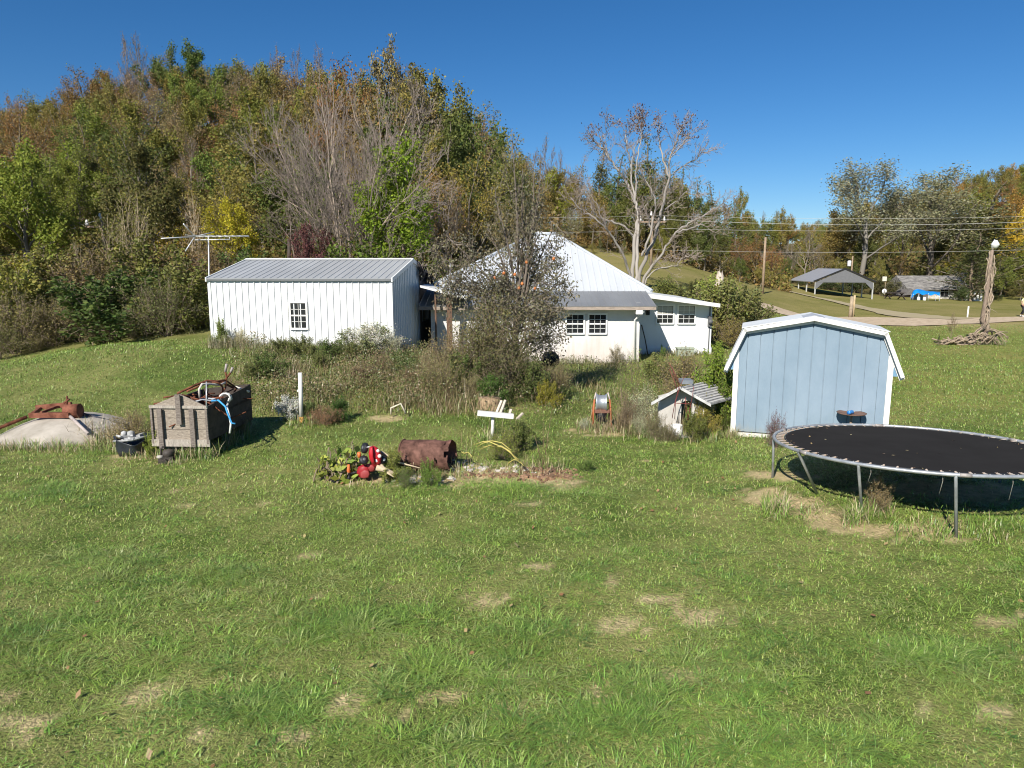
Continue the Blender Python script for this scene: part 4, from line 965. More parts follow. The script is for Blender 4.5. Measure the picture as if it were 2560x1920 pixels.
strut(Z7(512, 528, 14.25), Z7(645, 655, 13.7), .032, M('pale_pipe', (.42, .36, .33), .7, .2, 8))
p = Z7(560, 500, 14.6); strut(p, Vector((p.x+.95, p.y+.35, .05)), .04, M('dark_strut', (.06, .06, .075), .6))
# ---------------------------------------------------------------- old wooden box bed
fr0 = Vector((-6.56, 12.85)); fr1 = Vector((-5.54, 12.8)); rz = math.atan2(fr1.y-fr0.y, fr1.x-fr0.x)
wbw = (fr1-fr0).length
wb = empty('wagon_box', (fr0.x, fr0.y, .0), rz, 'weathered grey wooden wagon box heaped with rusty pipes', 'wagon box')
zb0 = .30; zt0 = .94; pk = 1.17; Lb = 1.75; sk = .10   # box leans back-right as it recedes
t = MB()
for k in range(3):
    za = zb0+.002+(zt0-zb0)*k/3; zc = zb0+(zt0-zb0)*(k+1)/3-.006; t.box(0, wbw, 0, .03, za, zc)
t.prism([(0, 0, zt0), (wbw, 0, zt0), (wbw/2+.02, 0, pk)], (0, .03, 0)); t.build('front_board', OLDWOOD, wb)
for za, zc in ((zt0-.03, zt0+.02), (zb0-.1, zb0+.03)):
    t = MB(); t.box(-.03, wbw+.03, -.035, -.002, za, zc); t.build('rail', M('rail_wood', (.36, .32, .27), .9, .3, 7, stretch=(12, 2, 2)), wb)
for x, za, zc, ww in ((.17, zb0-.14, zt0-.035, .085), (wbw*.75, zb0-.1, zt0-.035, .085), (wbw/2+.02, .62, pk-.0, .09), (.0, zb0-.05, zt0-.035, .035), (wbw-.0, zb0-.05, zt0-.035, .04)):
    t = MB(); t.box(x-ww/2, x+ww/2, -.075 if ww > .08 else -.037, -.036 if ww > .08 else -.002, za, zc); t.build('batten', M('batten_wood', (.15, .12, .1), .9, .35, 7, col2=(.27, .23, .2), stretch=(2, 2, 10)), wb)
def side(x0, sh_, ht, name, mat):
    t = MB()
    for k in range(3):
        a = zb0+(zt0-zb0)*k/3; c = zb0+(zt0-zb0)*(k+1)/3-.006
        h0 = ht*k/3; h1 = ht*(k+1)/3
        t.prism([(x0, .03, a), (x0+sh_, Lb, a+.02), (x0+sh_, Lb, c+.02+h1), (x0, .03, c)], (.028, 0, 0))
    t.build(name, mat, wb)
side(0, sk, .0, 'side_board', DARKWOOD); side(wbw-.028, sk, .10, 'side_board', DARKWOOD)  # shade of the side turned from the sun is put into the board colour
t = MB(); t.prism([(sk+.03, Lb, zb0), (wbw+sk-.03, Lb, zb0), (wbw+sk-.03, Lb, zt0+.12), (sk+.03, Lb, zt0+.02)], (0, .03, 0)); t.build('tail_board', DARKWOOD, wb)
t = MB(); t.prism([(.03, .03, zb0+.02), (wbw-.03, .03, zb0+.02), (wbw+sk-.03, Lb, zb0+.02), (sk+.03, Lb, zb0+.02)], (0, 0, .03)); t.build('floor_board', DARKWOOD, wb)
t = MB(); t.box(.1, .3, .2, .5, -.05, zb0-.1); t.box(wbw-.35, wbw-.12, .15, .4, -.05, zb0-.1); t.box(.2, wbw-.1, Lb-.4, Lb-.2, -.05, zb0+.0); t.build('support_block', M('grey_block', (.2, .2, .19), .95, .2), wb)
# load: every piece lies on the box, so each is a thing of its own
def pipe(name, pts, r, mat, label, cat, n=6):
    t = MB(); t.tube(pts, r, n); o = t.build(name, mat); return tag(o, label, cat)
pipe('rusty_rod', [Z7(1290, 360, 13.3), Z7(1420, 300, 13.6), Z7(1510, 266, 13.9), Z7(1610, 275, 14.0), Z7(1700, 320, 14.2)], .022, RUST, 'long bent rusty rod arching over the wagon box', 'rod')
pipe('rusty_rod', [Z7(1360, 345, 13.2), Z7(1500, 285, 13.6), Z7(1640, 262, 14.0), Z7(1720, 320, 14.3), Z7(1680, 400, 14.3)], .02, RUST, 'second rusty rod curving down at the wagon box rear corner', 'rod')
pipe('bent_tube', [Z7(1455, 390, 13.4), Z7(1448, 330, 13.4), Z7(1470, 292, 13.4), Z7(1520, 290, 13.6), Z7(1600, 298, 13.8), Z7(1640, 280, 13.9)], .024, M('pale_tube', (.5, .45, .4), .6), 'pale bent chair tube standing up in the wagon box', 'tube')
fkl = empty('handlebar', Z7(1650, 250, 14.0), 0, 'rusty forked handlebar sticking up highest from the wagon box', 'handlebar')
t = MB(); t.tube([Z7(1610, 300, 14.0), Z7(1650, 245, 14.0), Z7(1640, 200, 14.0)], .02, 6); t.tube([Z7(1650, 245, 14.0), Z7(1680, 205, 14.0)], .02, 6); t.tube([Z7(1650, 245, 14), Z7(1640, 320, 14.1), Z7(1600, 370, 14)], .02, 6); part(t, 'tube', RUST, fkl)
t = MB(); t.tube([Z7(1640, 202, 14.0), Z7(1648, 145, 14.0)], .026, 6); t.tube([Z7(1679, 207, 14.0), Z7(1692, 170, 14.0)], .026, 6); part(t, 'grip', M('grip_grey', (.35, .3, .28), .7), fkl)
pipe('white_plank', [Z7(1712, 312, 14.3), Z7(1815, 348, 14.4)], .028, M('pale_plank', (.6, .56, .5), .8), 'short white stick on the rear corner of the wagon box', 'stick', 4)
pipe('metal_stake', [Z7(1502, 275, 12.9), Z7(1502, 460, 12.75)], .013, M('zinc', (.55, .57, .58), .4, metal=.5), 'thin upright zinc stake at the front corner of the wagon box', 'stake')
wh = M('white_hose', (.68, .68, .64), .6, .06)
pts = [Z7(1630+38*math.cos(k*.55)+(k*.7), 395+36*math.sin(k*.55), 13.5+.01*k) for k in range(26)]+[Z7(1650, 450, 13.2), Z7(1668, 520, 13.0), Z7(1680, 580, 12.95), Z7(1672, 650, 12.9)]
pipe('white_hose', pts, .019, wh, 'coiled white hose hanging over the side of the wagon box', 'hose')
pipe('blue_rope', [Z7(1540, 415, 13.1), Z7(1590, 410, 13.0), Z7(1640, 455, 12.85), Z7(1655, 500, 12.8), Z7(1685, 575, 12.8), Z7(1712, 580, 12.8)], .017, M('rope_blue', (.06, .32, .62), .7), 'bright blue rope knotted over the side of the wagon box', 'rope')
pipe('wire_bundle', [Z7(1420, 420, 13.0), Z7(1470, 405, 13.2), Z7(1530, 412, 13.1), Z7(1570, 400, 13.4), Z7(1500, 395, 13.6), Z7(1440, 405, 13.4)], .015, M('grey_wire', (.42, .44, .46), .6), 'grey coiled wire on the rim of the wagon box', 'wire')
rg = random.Random(8)
jp = empty('scrap_heap', (-5.95, 13.5, .35), 0, 'tangle of dark rusty scrap filling the wagon box', 'scrap')
t = MB()
for k in range(46):
    c = Vector((-6.0+rg.uniform(-.4, .45), 13.6+rg.uniform(-.6, .7), rg.uniform(.4, 1.02))); d = Vector((rg.uniform(-1, 1), rg.uniform(-1, 1), rg.uniform(-.3, .5))).normalized()*rg.uniform(.15, .5)
    t.tube([c-d, c+Vector((0, 0, rg.uniform(-.1, .1))), c+d], rg.uniform(.008, .022), 5)
part(t, 'rods', RUST, jp)
t = MB()
for k in range(9):
    c = Vector((-6.0+rg.uniform(-.35, .35), 13.6+rg.uniform(-.5, .5), rg.uniform(.35, .7))); m = Matrix.Translation(c)@Matrix.Rotation(rg.uniform(0, 3), 4, 'Z')@Matrix.Rotation(rg.uniform(-.6, .6), 4, 'X')
    t.box(-.15, .15, -.1, .1, -.04, .04, m)
part(t, 'plates', M('dark_scrap', (.06, .05, .045), .9, .4), jp)
t = MB(); 
for k in range(16): a = 2*math.pi*k/15; 
t.tube([Z7(1560+62*math.cos(2*math.pi*k/20), 330+52*math.sin(2*math.pi*k/20), 13.9+.2*math.sin(2*math.pi*k/20)) for k in range(20)], .017, 6, closed=True)
part(t, 'hoop', RUST, jp)
# ---------------------------------------------------------------- black tub and engine part in front of the box
p = gat(332, 13.1)
tb = empty('broken_tub', p, 0, 'crumpled black tub with grey lid pieces left of the wagon box', 'tub')
t = MB(); n = 20; vs = []; rg2 = np.random.default_rng(4)
prof = [(.05, 0), (.26, -.02), (.3, .12), (.31, .27), (.34, .30), (.30, .29), (.25, .1), (.05, .06)]
t.lathe(prof, (0, 0, 0), n); t.v = [(x*(1+.12*math.sin(3*math.atan2(y, x))+.05*math.sin(7*z*9)), y*(.8+.1*math.sin(5*math.atan2(y, x))), z*(1+.25*math.sin(2*math.atan2(y, x)+.5))) for x, y, z in t.v]
t.build('tub', M('tub_black', (.025, .03, .04), .3, .3, 6, spec=.6), tb)
t = MB()
for k in range(9):
    m = Matrix.Translation((rg.uniform(-.2, .2), rg.uniform(-.15, .12), .28+rg.uniform(0, .1)))@Matrix.Rotation(rg.uniform(0, 3), 4, 'Z')@Matrix.Rotation(rg.uniform(-.7, .7), 4, 'X'); a = rg.uniform(.05, .13); t.box(-a, a, -.06, .06, -.012, .02, m)
t.tube([(-.28, -.1, .27), (-.1, -.22, .3), (.12, -.2, .32), (.34, -.05, .36)], .022, 6); t.lathe([(0, .12), (.06, .1), (.07, 0), (0, 0)], (.0, 0, .33), 10); t.lathe([(0, .1), (.05, .08), (.06, 0), (0, 0)], (-.14, .02, .34), 10)
t.build('lid_pieces', M('grey_debris', (.34, .34, .33), .7, .4, 10), tb)
p = gat(415, 12.55)
en = empty('engine_part', p, .3, 'small rusty engine part standing in bare soil before the wagon box', 'engine part')
t = MB(); t.box(-.11, .13, -.1, .1, -.03, .12); t.lathe([(.0, .24), (.09, .22), (.11, .12), (.06, .1), (0, .1)], (.05, 0, 0), 14); t.tube([(-.07, -.02, .1), (-.06, -.02, .26), (-.02, -.02, .3)], .02, 6); t.tube([(.0, -.1, .05), (0, -.16, .05)], .04, 8)
t.build('block', M('oily_iron', (.06, .05, .042), .6, .4, 10), en)
t = MB(); t.lathe([(0, .17), (.05, .165), (.062, .13), (.05, .12), (0, .12)], (-.08, -.05, -.02), 12); t.build('cap', M('dull_alloy', (.4, .37, .32), .5, .2), en)
# ---------------------------------------------------------------- white post with rusty foot
p = gat(754, 15.2); tpz = at(750, 932, 15.2)
po = empty('white_post', p, 0, 'plain white post with orange-stained foot on the bank', 'post')
t = MB(); d = tpz-p; t.tube([(0, 0, .12), (d.x, 0, d.z)], .043, 12); t.build('shaft', M('post_white', (.75, .73, .68), .6, .08, 4), po)
t = MB(); t.tube([(0, 0, -.1), (0, 0, .122)], .046, 12); t.build('stained_foot', M('orange_stain', (.55, .27, .07), .8, .2, 6), po)
t = MB(); t.box(-.06, -.035, -.02, .02, d.z*.62, d.z*.66); t.build('hook', WHITE_METAL, po)
# ---------------------------------------------------------------- broken white cross on a post
p = gat(1228, 13.9)
cr = empty('broken_rack', p, 0, 'white plank nailed across a short crooked white post', 'rack')
b = Z8(1510, 470, 13.9); m_ = Z8(1522, 355, 13.9)
t = MB(); t.tube([Vector((b.x, 13.9, p.z-.1)), Vector(((b.x+m_.x)/2+.02, 13.9, (p.z+m_.z)/2)), Vector(m_)], .032, 8); part(t, 'post', M('flaky_white', (.62, .6, .57), .8, .2, 14), cr)
t = MB(); t.beam(Z8(1425, 341, 13.8), Z8(1655, 362, 13.88), .10, .09); part(t, 'crosspiece', WHITE_PAINT, cr)
PALEW = M('pale_wood', (.56, .48, .38), .85, .15, 6)
for q0, q1 in (((1548, 338), (1580, 262)), ((1572, 342), (1604, 258)), ((1630, 350), (1640, 318))):
    t = MB(); t.beam(Z8(*q0, 14.0), Z8(*q1, 14.15), .05, .03); part(t, 'slat', PALEW, cr)
t = MB(); t.beam(Z8(1676, 380, 13.9), Z8(1716, 342, 14.0), .05, .03); tag(t.build('broken_plank', PALEW), 'short pale broken plank leaning right of the broken white rack', 'plank')
# cut stump behind it
p = gat(1225, 16.4)
sm = empty('tree_stump', p, 0, 'squat tan cut stump behind the broken white rack', 'stump')
t = MB(); t.lathe([(.33, -.1), (.3, .05), (.27, .2), (.265, .3), (.0, .32)], (0, 0, 0), 22); t.v = [(x*(1+.06*math.sin(5*math.atan2(y, x))), y*(1+.06*math.sin(5*math.atan2(y, x))), z) for x, y, z in t.v]; t.build('trunk', M('stump_wood', (.16, .1, .06), .9, .3, 6, col2=(.4, .29, .17), stretch=(8, 8, 1), bump=.4), sm)
# bent pale pipe frame on the bank
pipe('bent_pipe', [Z8(868, 350, 15.6), Z8(868, 308, 15.6), Z8(885, 302, 15.6), Z8(930, 280, 15.6), Z8(962, 342, 15.6)], .02, M('bone_pipe', (.6, .54, .42), .6), 'bent pale pipe arch half hidden in the bank weeds', 'pipe')
# ---------------------------------------------------------------- red toy car on its nose
TY = 11.35
p = gat(905, TY)
ty = empty('toy_car', p, 0, 'red spotted plastic ride-on toy tipped over in leaves', 'toy')
RED = M('red_plastic', (.46, .018, .028), .4, .1, 3, spec=.4); DRED = M('faded_red', (.30, .05, .05), .5, .15, 3)
def slab(pts, Y, dY, mat, name, inset=.82):
    "closed outline turned into a pillow-shaped shell"
    c = Vector((sum(q[0] for q in pts)/len(pts), sum(q[1] for q in pts)/len(pts), 0))
    t = MB(); n = len(pts); rings = []
    for k, yy in ((inset*.8, -dY), (inset, -dY*.86), (.97, -dY*.55), (1, -dY*.2), (1, dY*.4), (.97, dY*.75), (inset, dY)):
        rings.append([Z5(c.x+(q[0]-c.x)*k, c.y+(q[1]-c.y)*k, Y+yy) for q in pts])
    vs = [v for r_ in rings for v in r_]; m = len(rings)
    fs = [(i*n+k, i*n+(k+1) % n, (i+1)*n+(k+1) % n, (i+1)*n+k) for i in range(m-1) for k in range(n)]
    t.add(vs, fs, True); b = 0; t.f += [tuple(range(n)), tuple(range((m-1)*n, m*n))]; t.sm += [True, True]
    return part(t, name, mat, ty)
slab([(822, 195), (855, 188), (905, 215), (945, 260), (965, 320), (962, 400), (940, 455), (890, 488), (845, 470), (815, 420), (797, 340), (800, 260)], TY, .15, RED, 'body')
slab([(800, 205), (836, 190), (850, 240), (848, 330), (862, 400), (870, 450), (832, 440), (795, 380), (780, 300)], TY-.05, .16, RED, 'bumper', .9)
slab([(640, 480), (700, 450), (770, 455), (800, 520), (805, 590), (770, 635), (700, 640), (640, 620), (612, 560)], TY+.05, .12, M('dull_red', (.30, .018, .024), .5, .15, 3), 'seat')
slab([(668, 560), (720, 520), (780, 530), (803, 580), (780, 632), (720, 645), (668, 632)], TY-.06, .06, DRED, 'seat_base', .9)
slab([(740, 440), (820, 440), (880, 480), (870, 540), (800, 560), (760, 500)], TY+.04, .1, DRED, 'hood')
def disc(px, py, Y, r, th, d, mat, name, par, n=18):
    d = Vector(d).normalized(); q = d.to_track_quat('Z', 'Y').to_matrix().to_4x4()
    t = MB(); t.lathe([(0, -th/2), (r*.86, -th/2), (r, -th*.25), (r, th*.25), (r*.86, th/2), (0, th/2)], Z5(px, py, Y), n, q)
    return part(t, name, mat, par)
for (x, y, rr_) in ((912, 260, .026), (933, 332, .03), (893, 395, .028)):
    disc(x, y, TY-.155+.012, rr_, .02, (.25, -1, .1), WHITE_PAINT, 'white_spot', ty)
TYR = M('toy_tyre', (.02, .021, .025), .5, .2, 8); HUBM = M('toy_hub', (.75, .75, .74), .5, .05)
for (x, y, Y, r, d) in ((730, 222, TY+.06, .088, (-.9, -.5, .35)), (716, 388, TY-.1, .075, (.45, -.7, .55)), (980, 380, TY-.03, .066, (.7, -.72, .1))):
    w_ = disc(x, y, Y, r, .075, d, TYR, 'wheel', ty); dd = Vector(d).normalized()
    qx = Z5(x, y, Y)-dd*(-.03) if Vector(d).y < 0 else Z5(x, y, Y)
    t = MB(); q = dd.to_track_quat('Z', 'Y').to_matrix().to_4x4(); t.lathe([(0, .05), (r*.3, .048), (r*.40, .036), (0, .034)], Z5(x, y, Y), 16, q)
    o = t.build('hub', HUBM if x > 900 else M('grey_hub', (.12, .12, .13), .5), ty, True); o.parent = w_
t = MB(); t.tube([Z5(735, 215, TY), Z5(830, 200, TY)], .012, 6); part(t, 'axle', M('axle_steel', (.5, .5, .5), .4, metal=.6), ty)
OR = M('orange_plastic', (.7, .17, .05), .5, .1)
t = MB(); t.tube([Z5(508, 450, TY), Z5(500, 520, TY), Z5(515, 580, TY)], [.02, .035, .028], 8); part(t, 'handle_grip', OR, ty); t = MB(); t.tube([Z5(650, 280, TY+.1), Z5(655, 350, TY+.1)], .03, 8); part(t, 'handle_grip', OR, ty)
t = MB(); t.tube([Z5(515, 585, TY), Z5(590, 560, TY), Z5(640, 550, TY)], .022, 6); t.tube([Z5(515, 570, TY), Z5(505, 660, TY-.1)], .03, 6); t.box(*[v for v in (p.x-.47, p.x-.40, TY-.12, TY-.03, p.z-.02, p.z+.09)]); part(t, 'steering_bar', BLACK, ty)
# pale driftwood sticks between toy and barrel
STK = M('bleached_stick', (.5, .4, .27), .85, .2, 8, stretch=(3, 3, 3))
for pts, r, lab in (([Z5(890, 490, 11.2), Z5(1000, 520, 11.2), Z5(1150, 580, 11.15)], [.05, .045, .025], 'thick bleached stick lying against the red toy'),
                    ([Z5(945, 275, 11.5), Z5(1060, 340, 11.5), Z5(1190, 420, 11.45), Z5(1500, 500, 11.3)], [.03, .028, .02, .008], 'long pale stick running from red toy to barrel'),
                    ([Z5(940, 440, 11.3), Z5(1040, 560, 11.15), Z5(1130, 620, 11.1)], [.03, .022, .012], 'short pale stick under the red toy')):
    t = MB(); t.tube(pts, r, 7); tag(t.build('stick', STK), lab, 'stick')
# ---------------------------------------------------------------- rusty barrel
BY = 12.0
lc, rc = Z5(1270, 285, BY), Z5(1930, 255, BY-.03); rad = .27
lc.z = rc.z = G(lc.x, BY)+rad-.03; rc.z += .05; rc.y -= .14
ba = empty('rusty_barrel', (lc.x, BY, G(lc.x, BY)), 0, 'corroded brown steel barrel lying on its side', 'barrel')
ax = (rc-lc); Lb_ = ax.length; axn = ax.normalized(); uu = axn.cross(Vector((0, 1, 0))).normalized(); vv = axn.cross(uu)
t = MB(); nL, nA = 36, 48; rg3 = np.random.default_rng(6)
hole = fnoise(*np.meshgrid(np.arange(nL)*.32, np.arange(nA)*.32, indexing='ij'), 5, 1.0)
for layer, dr in ((0, 0), (1, -.012)):
    vs = []; fs = []
    for i in range(nL+1):
        s = i/nL; rb = rad+.012*max(0, 1-abs(s-.34)/.025)+.012*max(0, 1-abs(s-.67)/.025)+dr
        ex = Lb_*s+(.05*math.sin(i*2.1) if False else 0)
        for k in range(nA):
            a = 2*math.pi*k/nA; rag = (.05*hole[min(i, nL-1), k] if i >= nL-1 else 0)
            dent = 1-.06*math.exp(-((s-.85)/.12)**2)*(1+math.sin(a*2+1))
            vs.append(lc+axn*(ex+rag)+(uu*math.cos(a)+vv*math.sin(a))*rb*dent)
    for i in range(nL):
        for k in range(nA):
            a = 2*math.pi*(k+.5)/nA; front = (math.cos(a-math.atan2((vv@Vector((0,-1,0)) if False else vv.dot(Vector((0,-1,-.6)))), uu.dot(Vector((0,-1,-.6))))))
            lim = .93-.40*max(0, (i/nL-.45)/.55)*max(0, front)-(.12 if i > nL-4 else 0)
            if hole[i, k] > lim: continue
            fs.append((i*nA+k, i*nA+(k+1) % nA, (i+1)*nA+(k+1) % nA, (i+1)*nA+k))
    t.add(vs, fs, True)
BR = M('barrel_rust', (.07, .03, .02), .85, .35, 6, col2=(.20, .10, .075), bump=.6)
part(t, 'shell', BR, ba)
t = MB(); q = axn.to_track_quat('Z', 'Y').to_matrix().to_4x4(); t.lathe([(0, .03), (rad-.015, .03), (rad-.015, .0), (0, .0)], lc, 32, q); part(t, 'end_cap', BR, ba)
t = MB(); t.tube([lc+axn*.004+(uu*math.cos(2*math.pi*k/40)+vv*math.sin(2*math.pi*k/40))*(rad+.004) for k in range(40)], .014, 6, closed=True); part(t, 'end_rim', BR, ba)
# white ash and rubble bed by the barrel
rgn = np.random.default_rng(15)
def rubble(name, spots, n, smin, smax, mat, label):
    t = MB()
    for _ in range(n):
        px, Y, sx_, sy_ = spots[rgn.integers(len(spots))]; c = gat(px, Y); x = c.x+rgn.normal(0, sx_); y = c.y+rgn.normal(0, sy_); s = rgn.uniform(smin, smax)*rgn.uniform(.5, 1)
        m = Matrix.Translation((x, y, G(x, y)+s*.2))@Matrix.Rotation(rgn.uniform(0, 6), 4, 'Z')@Matrix.Rotation(rgn.uniform(-.6, .6), 4, 'X')
        vs = [m@Vector((a*s*rgn.uniform(.6, 1), b*s*rgn.uniform(.5, .9), c_*s*rgn.uniform(.25, .55))) for c_ in (-1, 1) for b in (-1, 1) for a in (-1, 1)]
        t.add(vs, [(0, 2, 3, 1), (4, 5, 7, 6), (0, 1, 5, 4), (2, 6, 7, 3), (0, 4, 6, 2), (1, 3, 7, 5)])
    return tag(t.build(name, mat), label, name.replace('_', ' '), kind='stuff')
rubble('ash_rubble', [(1180, 12.0, .25, .15), (1290, 11.9, .3, .14), (1005, 11.3, .15, .1), (1080, 11.4, .25, .1), (1120, 12.2, .2, .15)], 150, .015, .06, M('ash_white', (.55, .5, .46), .9, .3, 8), 'pale ash and plaster bits strewn beside the barrel')
rubble('bark_chips', [(1350, 11.6, .25, .12), (1390, 11.5, .2, .1), (1250, 11.6, .3, .1), (1380, 11.9, .25, .1)], 260, .02, .07, M('chips', (.25, .15, .09), .9, .4, 8), 'brown bark chips heaped at the right end of the barrel bed')
rubble('soil_clods', [(1150, 11.0, .3, .08), (1060, 10.95, .2, .06), (1200, 11.15, .25, .1), (2000, 10.1, .35, .2), (2080, 9.7, .35, .15), (1960, 10.3, .2, .15), (2330, 9.1, .3, .1), (340, 12.7, .3, .12), (430, 12.5, .2, .1)], 900, .006, .024, M('clods', (.38, .29, .17), .95, .2, 8), 'dry tan clods of bare earth around trampoline legs and barrel')
# ---------------------------------------------------------------- hose reel on orange stand
p = gat(1506, 15.2); HY = 15.2
hr = empty('cable_reel', p, 0, 'shiny metal reel drum between two orange stands', 'reel')
ORM = M('orange_steel', (.5, .15, .06), .6, .2, 6, col2=(.4, .14, .06))
for (x0, x1) in ((222, 250), (470, 432)):
    t = MB(); a = Z9(x0, 1030, HY-.12); a.z = G(a.x, a.y)-.05; m_ = Z9(x0*.28+x1*.72, 730, HY); b = Z9(x1+(12 if x0 < 300 else -12), 640, HY+.05)
    t.tube([a, Z9(x0*.6+x1*.4, 850, HY-.05), m_], .019, 8); fo = part(t, 'stand', ORM, hr)
    t = MB(); t.tube([m_, b], .017, 8); q = t.build('bare_tip', M('worn_tip', (.5, .42, .38), .6), hr, True)
    t = MB(); a2 = Vector((a.x, HY+.35, G(a.x, HY+.35)-.04)); t.tube([m_, a2], .016, 6); part(t, 'rear_leg', ORM, hr)
t = MB(); t.beam(Z9(245, 885, HY-.1), Z9(440, 885, HY-.1), .05, .075); part(t, 'crossbar', M('brown_bar', (.2, .1, .07), .7), hr)
c0, c1 = Z9(262, 770, HY), Z9(408, 770, HY); dx = Vector((1, -.12, 0)).normalized(); q = dx.to_track_quat('Z', 'Y').to_matrix().to_4x4(); cc = (c0+c1)/2; wd = (c1-c0).length
t = MB(); t.lathe([(.08, -wd/2), (.19, -wd/2), (.195, -wd/2+.01), (.165, -wd/2+.05), (.16, 0), (.165, wd/2-.05), (.195, wd/2-.01), (.19, wd/2), (.15, wd/2), (.145, wd/2-.1), (.0, wd/2-.1)], cc, 32, q); part(t, 'drum', M('dull_drum', (.42, .44, .46), .4, .25, 4, metal=.6), hr)
t = MB(); t.tube([cc-dx*wd*.62, cc+dx*wd*.7], .014, 8); t.tube([cc+dx*wd*.7, cc+dx*wd*.7+Vector((.0, -.03, -.1)), cc+dx*wd*.9+Vector((0, -.03, -.1))], .012, 6); part(t, 'axle', RUST, hr)
t = MB(); pc = Z9(330, 950, HY); t.lathe([(.11, -.1), (.13, .08), (.12, .09), (.1, -.08)], pc, 16); part(t, 'bucket', BLACK, hr)
# ---------------------------------------------------------------- small well house
WY = 14.75
p = gat(1705, WY)
dh = empty('well_house', p, 0, 'tiny white-walled well house with slatted gable roof, overgrown by vines', 'well house')
L0, AP, R0 = Z9(990, 780, WY-.25), Z9(1370, 575, WY-.25), Z9(1775, 800, WY-.25)
zc = 0
wl, wr = Z9(1085, 900, WY).x, Z9(1690, 900, WY).x; yb_ = WY+.9
def roofz(x):
    return L0.z+(AP.z-L0.z)*(x-L0.x)/(AP.x-L0.x) if x < AP.x else AP.z+(R0.z-AP.z)*(x-AP.x)/(R0.x-AP.x)
# front wall with arched opening
ox0, ox1 = Z9(1385, 900, WY).x, Z9(1530, 900, WY).x; oz = Z9(1440, 800, WY).z; zt_ = oz+.1
t = MB(); zbm = p.z-.15
arch = [((ox0+ox1)/2+(ox1-ox0)/2*math.cos(math.pi*k/10), WY, oz+.09*math.sin(math.pi*k/10)) for k in range(11)]
t.prism([(wl, WY, zbm), (ox0, WY, zbm), (ox0, WY, oz)]+[(ox0, WY, roofz(ox0)-.03)]+[(wl, WY, roofz(wl)-.02)], (0, .08, 0))
t.prism([(ox1, WY, zbm), (wr, WY, zbm), (wr, WY, roofz(wr)-.02), (ox1, WY, roofz(ox1)-.03), (ox1, WY, oz)], (0, .08, 0))
t.prism([(ox0, WY+.002, oz+.0)]+[(x, WY+.002, z) for x, y, z in reversed(arch[1:-1])]+[(ox1, WY+.002, oz), (ox1, WY+.002, roofz(ox1)-.03), (AP.x, WY+.002, AP.z-.03), (ox0, WY+.002, roofz(ox0)-.03)], (0, .07, 0))
EX2 = (.66, .66, 0)
for xa, xc in ((wl, wl+.08), (wr-.08, wr)): t.prism([(xa, WY+.081, zbm), (xc, WY+.081, zbm), (xc, WY+.081, roofz(min(xa, xc) if xa < AP.x else max(xa, xc))-.03), (xa, WY+.081, roofz(min(xa, xc) if xa < AP.x else max(xa, xc))-.03)], EX2)
part(t, 'wall', M('well_wall', (.50, .47, .42), .85, .12, 5, bump=.1), dh)
SHG = M('weathered_shingle', (.30, .29, .29), .9, .35, 9, col2=(.37, .36, .35))
t = MB()
for k in range(7):     # courses of shingle slats on each slope
    f0, f1 = k/7, (k+1)/7+.02
    EXT = Vector((.60, .60, 0))*1.25
    for E in (L0, R0):
        a = E+(AP-E)*f0; b = E+(AP-E)*min(f1, 1); o = Vector((0, 0, .022))
        t.prism([a+o*1.2, b+o*.4, b-Vector((0, 0, .012)), a-Vector((0, 0, .008))], EXT)
part(t, 'roof', SHG, dh)
t = MB(); 
for E in (L0, R0):
    e = Vector((0, -.02, 0)); t.prism([E+e+Vector((0, 0, .02)), AP+e+Vector((0, 0, .03)), AP+e-Vector((0, 0, .035)), E+e-Vector((0, 0, .04))], (0, .018, 0))
part(t, 'bargeboard', M('greyed_white', (.55, .54, .52), .8, .2, 9), dh)
t = MB()
for k in range(9):
    f = (k+.5)/9; a = R0+(AP-R0)*f; t.prism([a+Vector((0, .0, .03)), a+Vector((.02, 0, .018)), a+Vector((.02, 0, .03)), a+Vector((0, 0, .045))], EXT)
part(t, 'roof_batten', M('batten_white', (.46, .45, .43), .8, .15, 9), dh)
t = MB(); a = AP+Vector((.2, .35, .05)); t.box(a.x-.11, a.x+.13, a.y-.1, a.y+.2, a.z-.02, a.z+.06, None); part(t, 'ridge_cap', M('ridge_tin', (.2, .22, .24), .5), dh)
t = MB(); t.box(wl+.02, wr-.05, WY-.42, WY-.03, p.z-.05, p.z+.06); t.box(wl+.25, wr-.3, WY-.5, WY-.25, p.z+.061, p.z+.1); part(t, 'front_slab', M('slab_grey', (.2, .19, .17), .9, .3, 6), dh)
t = MB(); q = Z9(1330, 990, WY-.28); t.lathe([(.12, 0), (.125, .22), (.115, .23), (.1, .02), (0, .02)], (q.x, WY-.28, p.z+.06), 20); t.build('white_bucket', M('bucket_white', (.72, .72, .7), .5, .06)); bk = bpy.data.objects['white_bucket']; tag(bk, 'white plastic bucket standing before the well house opening', 'bucket')
CANE = M('red_cane', (.2, .05, .045), .7, .2, 8)
ca = empty('red_canes', p+Vector((0, -.35, 0)), 0, 'thin arching red canes growing over the well house front', 'bramble')
t = MB()
for pts in ([(1265, 980), (1300, 780), (1345, 620), (1360, 500), (1260, 300)], [(1300, 990), (1310, 760), (1370, 560), (1420, 440), (1510, 370)], [(1470, 1000), (1500, 850), (1530, 700), (1550, 560)], [(1320, 780), (1420, 782), (1520, 790)], [(1360, 520), (1300, 430), (1270, 330), (1220, 240)], [(1340, 640), (1300, 500), (1230, 330)], [(1480, 1000), (1450, 850), (1440, 700)]):
    t.tube([Z9(x, y, WY-.3-.02*i) for i, (x, y) in enumerate(pts)], [.008-.001*i for i in range(len(pts))], 5)
part(t, 'canes', CANE, ca)
